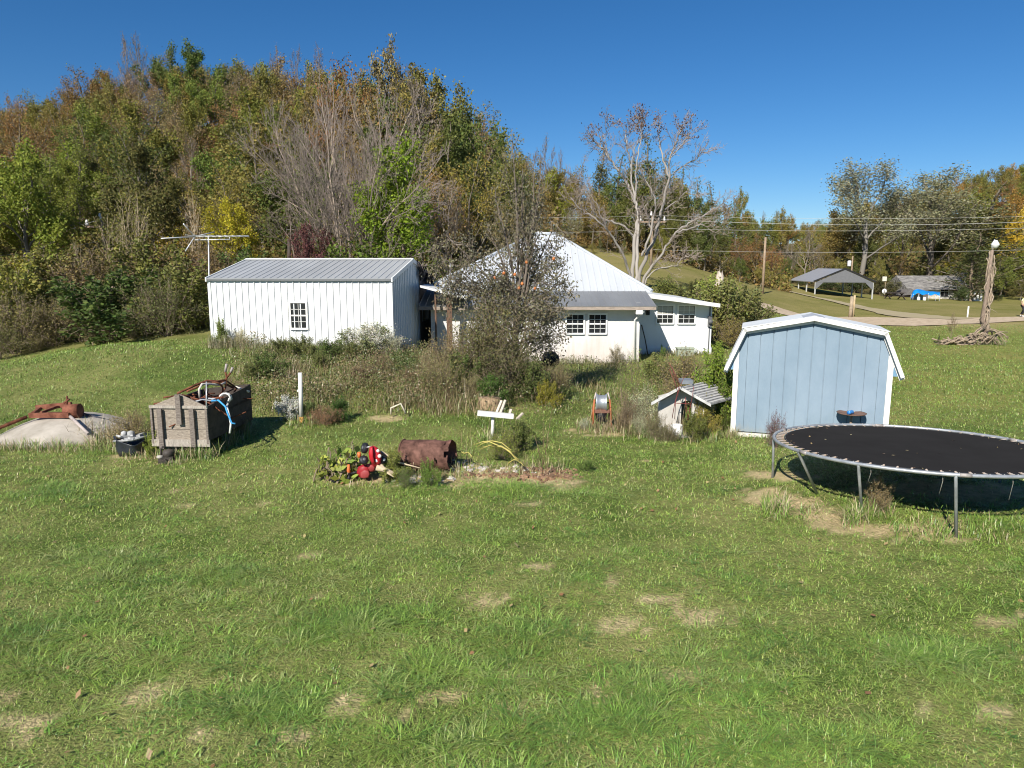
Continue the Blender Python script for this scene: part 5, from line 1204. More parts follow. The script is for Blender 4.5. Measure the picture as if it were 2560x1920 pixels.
# ---------------------------------------------------------------- bird bath by the blue shed
BBY = 13.86; q = at(2129, 1033, BBY); bx = q.x; zt_ = q.z
bb = empty('bird_bath', (bx, BBY, G(bx, BBY)), 0, 'brown shallow bird bath on a post before the blue shed', 'bird bath'); z0 = G(bx, BBY)
t = MB(); t.lathe([(0, zt_-z0-.035), (.10, zt_-z0-.04), (.26, zt_-z0-.005), (.275, zt_-z0+.012), (.255, zt_-z0+.012), (.1, zt_-z0-.02), (0, zt_-z0-.018)], (0, 0, 0), 32); t.build('bowl', M('brown_bowl', (.15, .085, .06), .6, .25, 8), bb)
t = MB(); t.tube([(0, 0, -.1), (0, 0, zt_-z0-.04)], .025, 10); t.build('post', M('tan_post', (.35, .25, .17), .8), bb)
bl = empty('blue_bottle', (bx-.03, BBY-.03, zt_-.018), .6, 'crumpled blue bottle lying in the bird bath', 'bottle')
m = Matrix.Rotation(R(90), 4, 'Y'); t = MB(); t.lathe([(0, -.09), (.035, -.09), (.04, -.06), (.034, -.02), (.04, .02), (.036, .05), (.015, .08), (0, .08)], (0, 0, .045), 14, m); t.build('body', M('blue_film', (.03, .19, .5), .25, .3, 20, spec=.6), bl)
t = MB(); t.lathe([(0, .081), (.017, .081), (.017, .1), (0, .1)], (0, 0, .045), 10, m); t.build('cap', WHITE_PAINT, bl)
# grill in the apple tree's shade
p = gat(1375, 21.5)
gr = empty('barbecue_grill', p, .2, 'dark rusty grill on a stand in the apple tree shade', 'grill')
t = MB(); t.lathe([(0, 1.0), (.16, .97), (.26, .85), (.28, .74), (.26, .62), (.14, .52), (0, .5)], (0, 0, 0), 20); t.build('bowl', M('sooty', (.02, .02, .02), .7), gr)
for k in range(3): a = 2.1*k+.4; t = MB(); t.tube([(.1*math.cos(a), .1*math.sin(a), .55), (.26*math.cos(a), .26*math.sin(a), -.05)], .018, 6); t.build('leg', DARKWOOD, gr)
# ---------------------------------------------------------------- TV antenna behind the shed
AY = 30.5
mp_ = gat(524, AY); 
an = empty('tv_antenna', mp_, 0, 'roof-height television antenna on a thin mast behind the metal shed', 'antenna')
ALU = M('aluminium', (.62, .62, .60), .4, .1, 4, metal=.3)
def ZA(x, y, Y): return at(380+x*.14467, 520+y*.14467, Y)
t = MB(); t.tube([mp_+Vector((0, 0, -.3)), ZA(975, 470, AY)], .03, 8); part(t, 'mast', ALU, an)
t = MB(); a, b = ZA(740, 492, AY), ZA(1675, 486, AY); t.tube([a, b], .03, 6); part(t, 'boom', ALU, an)
t = MB(); a, b = ZA(740, 552, AY), ZA(1345, 542, AY); t.tube([a, b], .024, 6); t.tube([b, ZA(1335, 492, AY)], .02, 6); t.tube([a, ZA(738, 495, AY)], .02, 6); part(t, 'lower_boom', ALU, an)
for q in ((545, 275, AY-.9), (155, 527, AY-1.0), (575, 748, AY-.4), (1080, 415, AY+1.0)):
    t = MB(); t.tube([ZA(738, 495, AY), ZA(*q)], .024, 6); part(t, 'arm', ALU, an)
for k in range(8):
    c = ZA(800+k*115, 488, AY); l = .9-.07*k; t = MB(); t.tube([c-Vector((.14*l, l, -.02)), c+Vector((.14*l, l, -.02))], .013, 5); part(t, 'element', ALU, an)
# ================================================================= far things
# ---------------------------------------------------------------- vine-wrapped light pole
PY = 38.0
p = gat(2458, PY); top = at(2488, 606, PY)
pl = empty('light_pole', p, 0, 'crooked vine-wrapped wooden pole with a white yard light', 'light pole')
mid = at(2466, 740, PY); 
pts = [p-Vector((0, 0, .3)), p+Vector((.02, 0, 1.0)), at(2455, 800, PY), mid, at(2473, 680, PY), at(2481, 625, PY)]
t = MB(); t.tube(pts, [.13, .12, .11, .10, .085, .07], 10); part(t, 'pole', M('pole_wood', (.24, .18, .14), .9, .3, 4, stretch=(8, 8, 1), bump=.5), pl)
VINE = M('dry_vine', (.33, .26, .19), .9, .35, 6)
t = MB(); rg = random.Random(12)
for k in range(16):
    a = rg.uniform(0, 6.28); q = []; h0 = rg.uniform(0, .3); h1 = rg.uniform(.6, 1.0)
    for i in range(14):
        f = h0+(h1-h0)*i/13; c0 = p+(pts[-1]-p)*f; off = .12+.05*rg.random()+(.12*math.sin(i*1.3+k) if k > 11 else 0)
        aa = a+.25*i*(1 if k % 2 else -1)+rg.uniform(-.3, .3); q.append(c0+Vector((math.cos(aa)*off, math.sin(aa)*off, 0)))
    t.tube(q, rg.uniform(.018, .04), 5)
for k in range(26):
    f = rg.uniform(.1, 1); c0 = p+(pts[-1]-p)*f; d = Vector((rg.uniform(-1, 1), rg.uniform(-.6, .6), rg.uniform(-.8, .3)))*rg.uniform(.2, .5); t.tube([c0, c0+d*.5+Vector((0, 0, .06)), c0+d], .011, 4)
part(t, 'vine', VINE, pl)
t = MB(); c = pts[-1]; l0 = Z4(1862, 735, PY); t.tube([c, c+Vector((-.05, 0, .18)), Vector((l0.x-.05, PY, l0.z+.2)), l0+Vector((0, 0, .1))], .025, 6); part(t, 'lamp_arm', M('arm_grey', (.4, .4, .4), .5), pl)
t = MB(); t.lathe([(0, .16), (.08, .15), (.13, .06), (.2, -.05), (.19, -.1), (.14, -.2), (.07, -.26), (0, -.27)], l0, 16); part(t, 'lamp', M('lamp_glass', (.72, .73, .72), .3, .06, spec=.6), pl)
# root and vine tangle at the foot
vt = empty('vine_tangle', p+Vector((-1.1, -.6, 0)), 0, 'heap of dead twisted vines at the foot of the light pole', 'vines')
t = MB(); rg = random.Random(21)
for k in range(60):
    x0 = rg.uniform(-2.4, .3); q = []; s = Vector((p.x+x0, p.y-.6+rg.uniform(-.5, .5), 0)); hmax = .25+.75*max(0, min(1, (x0+2.7)/3.0))
    ang = rg.uniform(-.5, .5); ln = rg.uniform(.5, 1.3); zz = rg.uniform(0, hmax*.7)
    for i in range(7):
        x = s.x+(i/6-.5)*ln*math.cos(ang); y = s.y+(i/6-.5)*ln*math.sin(ang); q.append(Vector((x, y, G(x, y)+max(.02, zz+.22*hmax*math.sin(i*1.1+k)))))
    t.tube(q, rg.uniform(.018, .05), 5)
for k in range(7):
    a = p+Vector((-.05, -.15, rg.uniform(.5, 1.1))); b = p+Vector((rg.uniform(-2.6, -1.2), -.6, .1)); t.tube([a, (a+b)/2+Vector((0, 0, rg.uniform(-.1, .25))), b], .035, 5)
for k in range(10):
    a = p+Vector((rg.uniform(-.2, .3), -.4, rg.uniform(.1, .9))); t.tube([a, a+Vector((.35, -.1, -.1)), a+Vector((rg.uniform(.5, .9), -.2, -rg.uniform(.1, .4)))], .025, 5)
part(t, 'vines', M('dead_vine', (.29, .225, .16), .9, .35, 5), vt)
t = MB(); c = p+Vector((-.12, -.5, .55)); t.tube([c+Vector((.2*math.cos(k*.4), -.02*k, .2*math.sin(k*.4))) for k in range(16)], .04, 6); part(t, 'coil', DARKWOOD, vt)
# ---------------------------------------------------------------- poles and wires
POLE = M('utility_wood', (.3, .22, .15), .9, .2, 4)
def upole(px, Y, ytop, label, ins=True, arm=True, r=.13, trans=False):
    p = gat(px, Y); tz_ = at(px, ytop, Y).z
    e = empty('utility_pole', p, 0, label, 'utility pole', 'utility poles along the valley')
    t = MB(); t.tube([(0, 0, -.4), (0, 0, tz_-p.z)], [r, r*.7], 10); t.build('pole', POLE, e)
    if arm: t = MB(); t.box(-1.1, 1.1, -.08, .08, tz_-p.z-.55, tz_-p.z-.42); t.build('crossarm', POLE, e)
    if ins:
        for x in (-1.0, -.1, 1.0):
            t = MB(); t.lathe([(.03, 0), (.11, .03), (.12, .12), (.07, .17), (.1, .22), (.05, .38), (0, .4)], (x, 0, tz_-p.z-.415 if x != -.1 else tz_-p.z), 10); t.build('insulator', M('porcelain', (.68, .67, .65), .4), e)
    if trans:
        t = MB(); t.lathe([(0, 0), (.26, 0), (.28, .05), (.28, .75), (.22, .85), (0, .88)], (-.5, -.1, tz_-p.z-1.55), 14); t.build('transformer', M('transformer_grey', (.62, .63, .63), .5), e)
    return Vector((p.x, Y, tz_))
PA = upole(265, 48, 548, 'utility pole with white insulators hidden in brush left of the antenna')
PB = upole(1627, 62, 540, 'utility pole with white insulators behind the big bare tree')
PC = upole(1906, 70, 593, 'slim bare utility pole left of the carport', ins=False, arm=False, r=.14)
PD = upole(2126, 112, 640, 'utility pole with pale transformer behind the carport roof', ins=False, arm=False, trans=True)
WIRE = M('wire', (.5, .49, .45), .5)
def wire(a, b, sag, label, r=.011):
    pts = [a+(b-a)*(i/24)-Vector((0, 0, sag*4*(i/24)*(1-i/24))) for i in range(25)]
    t = MB(); t.tube(pts, r, 4); tag(t.build('power_line', WIRE), label, 'power line', 'power lines across the valley')
E0 = lambda py, Y=62: at(2700, py, Y)
wire(at(1627, 538, 62), E0(537), .3, 'topmost of the power lines crossing above the carport')
wire(at(1600, 545, 62), E0(549), .5, 'second highest power line crossing above the carport', .017)
wire(at(1655, 571, 62), E0(565), .3, 'third highest power line crossing above the carport', .013)
wire(at(1627, 624, 62), E0(620), .3, 'lowest power line just above the carport')
wire(at(1627, 538, 62), at(1000, 520, 55), .4, 'upper power line between the house roof and the bare tree')
wire(at(1600, 574, 62), at(1000, 560, 55), .4, 'lower power line between the house roof and the bare tree')
wire(PA, at(-120, 604, 46), .3, 'top power line left of the insulators')
wire(PA-Vector((.9, 0, .3)), at(-120, 618, 46), .3, 'middle power line left of the insulators')
wire(PA-Vector((.4, 0, 1.4)), at(-120, 640, 46), .3, 'lowest power line left of the insulators', .013)
wire(PA+Vector((.9, 0, 0)), at(1020, 560, 50), .5, 'power line running behind the antenna to the right')
# ---------------------------------------------------------------- fence posts, sign, tarps
FP = M('grey_post', (.33, .26, .18), .9, .2, 6)
def stake(px, Y, ytop, r, label, mat=FP):
    p = gat(px, Y); t = MB(); tz_ = at(px, ytop, Y).z
    t.tube([(p.x, Y, p.z-.2), (p.x+r*.3, Y, tz_)], [r, r*.85], 8); tag(t.build('wooden_post', mat), label, 'post', 'short posts by the road')
stake(2125, 59.5, 741, .16, 'thicker left post of the pair by the road')
stake(2132, 60.5, 738, .1, 'thinner right post of the pair by the road', M('tan_post2', (.45, .34, .2), .9))
stake(2418, 58.5, 766, .07, 'small white stake beside the road left of the light pole', WHITE_PAINT)
def board(name, px, py, Y, r, label):
    p = gat(px, Y); c = at(px, py, Y); e = empty(name, p, 0, label, 'sign'); t = MB()
    t.tube([(0, .06, -.1), (0, .06, c.z-p.z)], .03, 6); t.build('post', FP, e)
    return e, c-p
e, c = board('round_sign', 2211, 728, 95, .3, 'white round disc on a thin post right of the carport')
m = Matrix.Rotation(R(90), 4, 'X'); t = MB(); t.lathe([(0, .02), (.3, .02), (.32, 0), (.3, -.02), (0, -.02)], c, 20, m); t.build('disc', WHITE_PAINT, e)
t = MB(); t.box(c.x-.08, c.x+.08, -.032, -.022, c.z-.14, c.z+.12); t.build('emblem', M('sign_dark', (.3, .28, .25), .8), e)
e, c = board('square_sign', 2211, 697, 97, .3, 'small pale square box high on a pole right of the carport')
t = MB(); t.box(c.x-.27, c.x+.27, -.1, .05, c.z-.3, c.z+.3); t.build('panel', M('panel_pale', (.62, .6, .5), .7), e)
# picnic table in the shade
p = gat(2236, 93); e = empty('picnic_table', p, .1, 'dark picnic table in the shade right of the carport', 'table')
t = MB(); t.box(-1.3, 1.3, -.45, .45, .78, .85); t.build('table_top', DARKWOOD, e)
for y in (-.85, .85): t = MB(); t.box(-1.3, 1.3, y-.15, y+.15, .42, .47); t.build('bench', DARKWOOD, e)
for x in (-.95, .95): t = MB(); t.beam((x, -.8, -.05), (x, .3, .78), .08, .12); t.beam((x, .8, -.05), (x, -.3, .78), .08, .12); t.box(x-.04, x+.04, -.85, .85, .34, .42); t.build('leg_frame', DARKWOOD, e)
# tarp shelter
TPY = 97
g = gat(2315, TPY); ts = empty('tarp_shelter', g, 0, 'bright blue tarp draped over a pole frame beside the far house', 'tarp shelter')
BT = M('blue_tarp', (.01, .22, .62), .4, .15, .8, spec=.5, bump=.2)
t = MB(); nx_, ny_ = 16, 6; vs = []
for j in range(ny_+1):
    for i in range(nx_+1):
        px = 2280+70*i/nx_; py = 729-6*math.sin(min(1, i/8)*3.14)*(1-i/nx_)+5*max(0, i/nx_-.5)+2.0*math.sin(i*1.3+j)
        q = at(px, py, TPY-1+2.6*j/ny_); q.z += -.55*(1 if j == 0 else 0)*(1-.5*i/nx_)-.3*(1 if i == 0 else 0); vs.append(q)
fs = [(j*(nx_+1)+i, j*(nx_+1)+i+1, (j+1)*(nx_+1)+i+1, (j+1)*(nx_+1)+i) for j in range(ny_) for i in range(nx_)]
t.add(vs, fs, True); vs2 = [v-Vector((0, 0, .03)) for v in vs]; t.add(vs2, fs, True); part(t, 'tarp', BT, ts)
for px, py in ((2282, 735), (2296, 735), (2320, 733), (2338, 736), (2348, 737)):
    a = at(px, py, TPY-.9); b = gat(px, TPY-.9); t = MB(); t.tube([b-Vector((0, 0, .1)), Vector((b.x, TPY-.9, a.z))], .04, 6); part(t, 'post', M('frame_pole', (.5, .52, .54), .5), ts)
t = MB(); a = at(2276, 735, TPY+.5); b = gat(2276, TPY+.5); t.box(b.x, b.x+1.6, TPY+.4, TPY+.5, b.z-.1, a.z); part(t, 'grey_side', M('grey_sheet', (.3, .34, .37), .7), ts)
for px in (2296, 2311):
    b = gat(px, 95.5); t = MB(); t.lathe([(0, .45), (.16, .44), (.2, .1), (.18, -.05), (0, -.05)], b, 12); tag(t.build('white_bucket', WHITE_PAINT), 'white bucket on the grass by the tarp shelter, '+('left one' if px < 2300 else 'right one'), 'bucket', 'buckets by the tarp shelter')
# pale stump on the hillside
p = gat(1799, 60); st = empty('broken_stump', p, 0, 'pale broken tree stump at the wood edge on the hillside', 'stump')
p2 = at(1799, 700, 62); st.location = (p2.x, 62, p2.z-.4)
hz = at(1799, 683, 62).z-st.location.z
t = MB(); n = 12; rg = random.Random(4)
t.lathe([(.55, -.2), (.42, hz*.3), (.34, hz*.7), (.2, hz)], (0, 0, 0), n); t.v = [(x*(1+.1*math.sin(i)), y, z+(.25*math.sin(i*2.3) if z > hz*.9 else 0)) for i, (x, y, z) in enumerate(t.v)]; t.f.append(tuple(range(3*n, 4*n))); t.sm.append(False); t.build('trunk', M('bleached_wood', (.5, .43, .36), .9, .25, 4), st)
# ---------------------------------------------------------------- person walking on the road edge
def skin_body(name, V, E, rad, mat, parent, sub=1):
    me = bpy.data.meshes.new(name); me.from_pydata(V, E, []); o = link(name, me, parent, mat)
    md = o.modifiers.new('Skin', 'SKIN'); md.use_smooth_shade = True
    for i, r_ in enumerate(rad): s = me.skin_vertices[0].data[i]; s.radius = (r_, r_) if not hasattr(r_, '__len__') else r_
    me.skin_vertices[0].data[0].use_root = True
    s = o.modifiers.new('Sub', 'SUBSURF'); s.levels = s.render_levels = sub
    return o
g = gat(2556, 59); pe = empty('person', g, R(200), 'walker in pale yellow shirt and dark trousers at right edge', 'person')
SKIN = M('skin', (.45, .28, .2), .6, .05)
# body: pelvis root, spine, neck, head, arms, legs (mid stride)
V = [(0, 0, .93), (0, 0, 1.12), (0, .01, 1.32), (0, .02, 1.46), (0, .03, 1.53), (0, .04, 1.60), (0, .02, 1.68), (0, .0, 1.72),
     (.17, 0, 1.40), (.24, -.03, 1.15), (.23, .10, .93), (.23, .14, .84), (-.17, 0, 1.40), (-.24, .05, 1.15), (-.24, .0, .92), (-.24, .0, .83),
     (.1, 0, .88), (.11, .12, .50), (.11, .05, .10), (.11, .17, .04), (-.1, 0, .88), (-.11, -.06, .50), (-.11, -.26, .14), (-.11, -.2, .05)]
E = [(0, 1), (1, 2), (2, 3), (3, 4), (4, 5), (5, 6), (6, 7), (3, 8), (8, 9), (9, 10), (10, 11), (3, 12), (12, 13), (13, 14), (14, 15), (0, 16), (16, 17), (17, 18), (18, 19), (0, 20), (20, 21), (21, 22), (22, 23)]
rad = [.13, .12, .14, .09, .05, .085, .095, .06, .05, .042, .03, .035, .05, .042, .03, .035, .08, .055, .04, .035, .08, .055, .04, .035]
skin_body('body', V, E, rad, SKIN, pe)
V2 = [(0, 0, .92), (0, 0, 1.12), (0, .01, 1.32), (0, .02, 1.44), (.17, 0, 1.40), (.225, -.02, 1.22), (-.17, 0, 1.40), (-.225, .035, 1.22)]
skin_body('shirt', V2, [(0, 1), (1, 2), (2, 3), (3, 4), (4, 5), (3, 6), (6, 7)], [.16, .15, .17, .1, .075, .065, .075, .065], M('pale_shirt', (.62, .58, .36), .9, .06), pe)
V3 = [(0, 0, .95), (.1, 0, .86), (.11, .12, .50), (.11, .055, .14), (-.1, 0, .86), (-.11, -.06, .50), (-.11, -.245, .17)]
skin_body('trousers', V3, [(0, 1), (1, 2), (2, 3), (0, 4), (4, 5), (5, 6)], [.15, .1, .07, .055, .1, .07, .055], M('dark_trousers', (.025, .025, .03), .9), pe)
for s, a, b in ((.11, (.11, .03, .05), (.11, .2, .035)), (-.11, (-.11, -.27, .1), (-.11, -.17, .03))):
    t = MB(); t.tube([a, ((a[0]+b[0])/2, (a[1]+b[1])/2, (a[2]+b[2])/2+.01), b], [.05, .055, .04], 8); t.build('shoe', M('white_shoe', (.7, .7, .68), .7), pe)
t = MB(); t.lathe([(0, .12), (.07, .1), (.1, .04), (.105, -.03), (.09, -.08)], (0, .01, 1.655), 14); t.build('hair', M('brown_hair', (.1, .05, .03), .8), pe)
# ================================================================= woods on the hills
SKY = [(-200, 262), (0, 250), (60, 232), (110, 222), (180, 185), (240, 168), (300, 165), (335, 112), (430, 104), (525, 128), (545, 158), (600, 146), (690, 128), (760, 150), (830, 140), (870, 185), (930, 150), (1000, 150), (1090, 150), (1200, 205), (1270, 270), (1335, 330), (1360, 380), (1410, 405), (1470, 408), (1500, 360), (1600, 340), (1690, 395), (1760, 440), (1800, 470), (1860, 500), (1910, 535), (2000, 545), (2060, 530), (2110, 500), (2250, 470), (2330, 440), (2400, 425), (2460, 408), (2520, 395), (2600, 388), (2800, 370)]
def skyline(px): return float(np.interp(px, [a for a, b in SKY], [b for a, b in SKY]))
BROWN, OLIVE, RUSTC, DKGRN, YGRN, YELL, GREYB, ORNG, MIDG, TAUPE = (.25, .17, .062), (.225, .19, .05), (.24, .13, .045), (.115, .13, .034), (.215, .24, .038), (.46, .38, .04), (.23, .19, .14), (.32, .19, .045), (.175, .19, .04), (.245, .19, .09)
CNAME = {BROWN: 'brown', OLIVE: 'dull olive', RUSTC: 'rust-red', DKGRN: 'dark green', YGRN: 'yellow-green', YELL: 'bright yellow', GREYB: 'grey twiggy', ORNG: 'orange', MIDG: 'mid-green', TAUPE: 'tan-brown'}
AUTO = []   # (object, px, top, Y, colour name, shape name)
rgt = random.Random(77)
def wood(key, px, top, Y, colr, w=1.0, h=None, x=None, jit=.12):
    c = tuple(1.12*v*rgt.uniform(1-jit, 1+jit) for v in colr)
    shape = {'broad': 'broadleaf tree', 'tall': 'tall tree', 'thin': 'thin-leaved tree', 'cedar': 'evergreen', 'bare': 'bare tree', 'shrub': 'bush', 'thicke': 'thicket', 'saplin': 'sapling', 'maple0': 'maple'}[key[:-1] if key[:-1] in ('broad', 'tall', 'thin', 'cedar', 'bare', 'shrub') else key[:6]]
    bark = (.30, .25, .20) if key.startswith(('bare', 'sapl')) else (.2, .17, .13)
    e = place(key, {'evergreen': 'evergreen_tree', 'bare tree': 'bare_tree'}.get(shape, 'wooded_hill_tree'), px, Y, top=top, h=h, w=w, rz=rgt.uniform(0, 6.28), leaf=c, bark=bark, cat='tree', group='trees on the wooded hills', x=x, twig=(.2, .165, .125), sink=.2)
    H = e.scale[2]*PROTO[key][3]; q = proj(e.location.x, e.location.y, e.location.z+H)
    AUTO.append((e, q[0], q[1], Y, CNAME[colr], shape)); return e
# --- recognisable ones, placed by hand: kind, column, top row, depth, colour, width
for a in [('bare0', 335, 85, 118, GREYB, .5), ('bare1', 355, 78, 116, GREYB, .55), ('broad2', 425, 108, 112, DKGRN, .8), ('tall1', 505, 102, 110, DKGRN, .95), ('broad1', 465, 122, 114, DKGRN, .8),
          ('thin0', 225, 165, 100, RUSTC, 1.0), ('thin1', 270, 172, 104, RUSTC, 1.0), ('thin2', 185, 188, 104, RUSTC, .9), ('broad1', 300, 178, 112, OLIVE, .8), ('thin3', 120, 225, 100, OLIVE, 1), ('thin0', 60, 235, 108, ORNG, .6), ('thin1', 15, 245, 100, ORNG, .7), ('thin2', 40, 240, 112, BROWN, .6),
          ('bare2', 705, 112, 118, GREYB, .5), ('bare0', 752, 116, 118, GREYB, .45), ('bare1', 808, 108, 116, GREYB, .5), ('broad0', 600, 148, 112, OLIVE, 1.0), ('broad2', 660, 150, 116, YGRN, .9), ('broad3', 560, 160, 112, DKGRN, .8), ('broad3', 780, 150, 112, MIDG, .6), ('thin3', 720, 150, 108, BROWN, 1.1), ('thin1', 640, 165, 104, BROWN, 1.1), ('broad4', 850, 180, 112, YGRN, .6),
          ('thin2', 150, 262, 84, BROWN, 1.1), ('thin0', 260, 270, 80, RUSTC, 1.1), ('thin1', 120, 290, 78, RUSTC, 1.0), ('thin3', 210, 300, 74, BROWN, 1.1),
          ('broad0', 75, 375, 56, YGRN, .9), ('broad2', 170, 345, 60, YGRN, 1.0), ('broad4', 125, 420, 50, YGRN, .9), ('broad1', 210, 400, 58, MIDG, 1.0), ('broad3', 60, 470, 46, YGRN, .9), ('broad3', 250, 380, 62, DKGRN, 1),
          ('broad1', 480, 185, 96, MIDG, .9), ('broad2', 540, 170, 98, MIDG, .9), ('thin0', 400, 215, 92, TAUPE, 1.1), ('thin2', 340, 230, 92, OLIVE, 1.1), ('thin3', 600, 215, 88, BROWN, 1.1), ('thin1', 680, 230, 86, OLIVE, 1.1), ('tall2', 700, 250, 74, MIDG, .8), ('broad4', 780, 210, 92, YGRN, .8),
          ('thin0', 330, 300, 76, OLIVE, 1.1), ('thin2', 440, 290, 78, TAUPE, 1.1), ('thin1', 560, 290, 78, BROWN, 1.2), ('thin3', 650, 310, 72, BROWN, 1.1), ('broad0', 380, 360, 64, MIDG, .9), ('thin1', 505, 380, 62, BROWN, 1.0), ('bare1', 495, 330, 58, TAUPE, .9), ('broad3', 600, 400, 60, DKGRN, .9), ('broad1', 300, 430, 54, MIDG, .9), ('thin0', 400, 450, 52, OLIVE, .9), ('broad2', 470, 420, 56, DKGRN, .9), ('broad4', 560, 460, 52, MIDG, .7), ('broad0', 690, 470, 52, DKGRN, 1.0)]:
    k, px, top, Y, c, w = a; wood(k, px, top, Y, c, w)
# dark trees right of the hill crest
for a in [('tall1', 968, 100, 56, TAUPE, .55), ('thin1', 880, 150, 62, RUSTC, .8), ('thin3', 925, 138, 60, RUSTC, .75), ('bare1', 1010, 150, 56, GREYB, .6), ('bare0', 1060, 175, 54, GREYB, .8), ('thin0', 990, 185, 54, OLIVE, .9), ('tall0', 1000, 250, 52, DKGRN, .9), ('thin2', 945, 230, 52, BROWN, .9),
          ('broad0', 1130, 285, 50, DKGRN, .85), ('broad2', 1060, 330, 48, OLIVE, .9), ('tall2', 1150, 258, 56, DKGRN, .8), ('broad4', 1200, 285, 54, DKGRN, .75), ('thin0', 1250, 330, 52, OLIVE, .9), ('thin3', 1180, 380, 46, OLIVE, .9), ('broad1', 1270, 345, 58, DKGRN, .7), ('thin2', 1090, 420, 44, BROWN, .9), ('thin1', 1010, 420, 44, OLIVE, .8), ('bare2', 1130, 440, 42, TAUPE, .9), ('thin2', 1300, 400, 56, OLIVE, .9), ('bare1', 1365, 335, 92, GREYB, .5), ('bare2', 1400, 372, 96, GREYB, .5), ('bare0', 1330, 372, 80, GREYB, .6),
          ('broad3', 1380, 420, 90, YGRN, .9), ('thin1', 1440, 410, 88, OLIVE, 1.1), ('thin0', 1340, 450, 70, OLIVE, 1), ('cedar0', 1500, 360, 88, DKGRN, 1.1), ('cedar1', 1540, 385, 86, DKGRN, 1.2), ('cedar2', 1615, 340, 90, DKGRN, 1.1), ('cedar0', 1660, 390, 88, DKGRN, 1.2), ('cedar1', 1700, 420, 86, DKGRN, 1.1), ('cedar2', 1740, 448, 88, DKGRN, 1.2), ('broad0', 1580, 400, 84, DKGRN, .9), ('cedar1', 1775, 455, 90, DKGRN, 1.1), ('tall1', 1850, 468, 100, MIDG, .5), ('thin3', 1810, 480, 92, BROWN, .8), ('cedar0', 1830, 500, 88, DKGRN, 1.2), ('broad2', 1690, 520, 82, DKGRN, .9), ('broad4', 1760, 540, 80, DKGRN, .9), ('broad1', 1640, 560, 80, MIDG, .9), ('cedar2', 1800, 560, 80, DKGRN, 1.4), ('broad0', 1480, 480, 80, OLIVE, 1), ('thin2', 1430, 520, 78, TAUPE, 1.0), ('thin0', 1520, 540, 78, BROWN, .9), ('broad3', 1590, 520, 82, DKGRN, .9), ('cedar1', 1500, 585, 78, DKGRN, 1), ('cedar0', 1560, 590, 79, DKGRN, 1.1), ('broad2', 1480, 600, 76, OLIVE, .8),
          ('thin0', 1845, 590, 84, RUSTC, 1.1), ('thin1', 1885, 580, 86, RUSTC, 1.1), ('thin2', 1925, 610, 88, RUSTC, 1.0), ('broad4', 1850, 640, 78, DKGRN, 1), ('broad1', 1900, 650, 80, OLIVE, 1), ('bare0', 2020, 570, 104, GREYB, 1.2), ('bare2', 1975, 600, 106, GREYB, 1.0), ('thin2', 2050, 610, 112, BROWN, 1), ('broad3', 1960, 640, 104, DKGRN, 1), ('broad0', 1950, 520, 150, OLIVE, .8), ('thin3', 1968, 532, 160, ORNG, .7), ('cedar2', 1935, 528, 158, DKGRN, .6), ('bare1', 1905, 525, 150, GREYB, .5), ('broad1', 2100, 520, 130, OLIVE, 1)]:
    k, px, top, Y, c, w = a; wood(k, px, top, Y, c, w)
# right hillside
for a in [('cedar1', 2448, 462, 113, DKGRN, 2.3), ('cedar0', 2470, 560, 112, DKGRN, 1.6), ('cedar2', 2410, 640, 110, DKGRN, 1.0), ('broad0', 2540, 520, 120, YELL, .8), ('broad2', 2555, 600, 116, YGRN, .9), ('broad3', 2540, 470, 140, ORNG, .9), ('broad1', 2500, 640, 110, MIDG, 1.0), ('broad4', 2550, 690, 106, DKGRN, 1.1), ('thin0', 2510, 450, 170, RUSTC, 1.0), ('thin1', 2560, 445, 165, BROWN, 1.0), ('thin2', 2420, 455, 180, ORNG, .9), ('thin3', 2395, 440, 190, ORNG, .8), ('broad2', 2370, 640, 118, YELL, .9), ('broad1', 2345, 660, 116, YGRN, .7), ('broad3', 2200, 640, 116, OLIVE, .8), ('broad4', 2130, 650, 118, DKGRN, .9), ('thin1', 2250, 620, 120, BROWN, 1), ('broad0', 2300, 650, 122, DKGRN, .9), ('broad2', 2090, 640, 120, OLIVE, .9), ('broad1', 2160, 560, 124, DKGRN, .7), ('broad4', 2450, 700, 108, DKGRN, 1.2)]:
    k, px, top, Y, c, w = a; wood(k, px, top, Y, c, w)
# pale maples behind the carport
MAPLE = dict(levels=3, wig=.1, trop=(.03, .07, .05, .0), nc=(7, 5, 4), tmin=(.25, .3, .3), ang=(.6, .6, .7), lr=(.6, .5, .5), tl=.6, taper=.3)
for i in range(2): proto('maple%d' % i, 300+i, MAPLE, 18, .20, 52, .40, trunk_r=.24)
place('maple0', 'maple_tree', 2150, 121, top=402, w=1.75, leaf=(.31, .30, .18), bark=(.22, .2, .17), label='tall pale grey-green maple directly behind the carport, sky showing through', cat='tree')
place('maple1', 'maple_tree', 2315, 119, top=425, w=1.9, leaf=(.28, .27, .15), bark=(.2, .17, .14), label='pale grey-green maple with dark forked trunk behind the far house', cat='tree')
place('maple1', 'maple_tree', 2245, 126, top=470, w=.9, leaf=(.22, .21, .12), bark=(.2, .17, .14), label='shorter pale maple between the two tall maples, behind the carport', cat='tree')
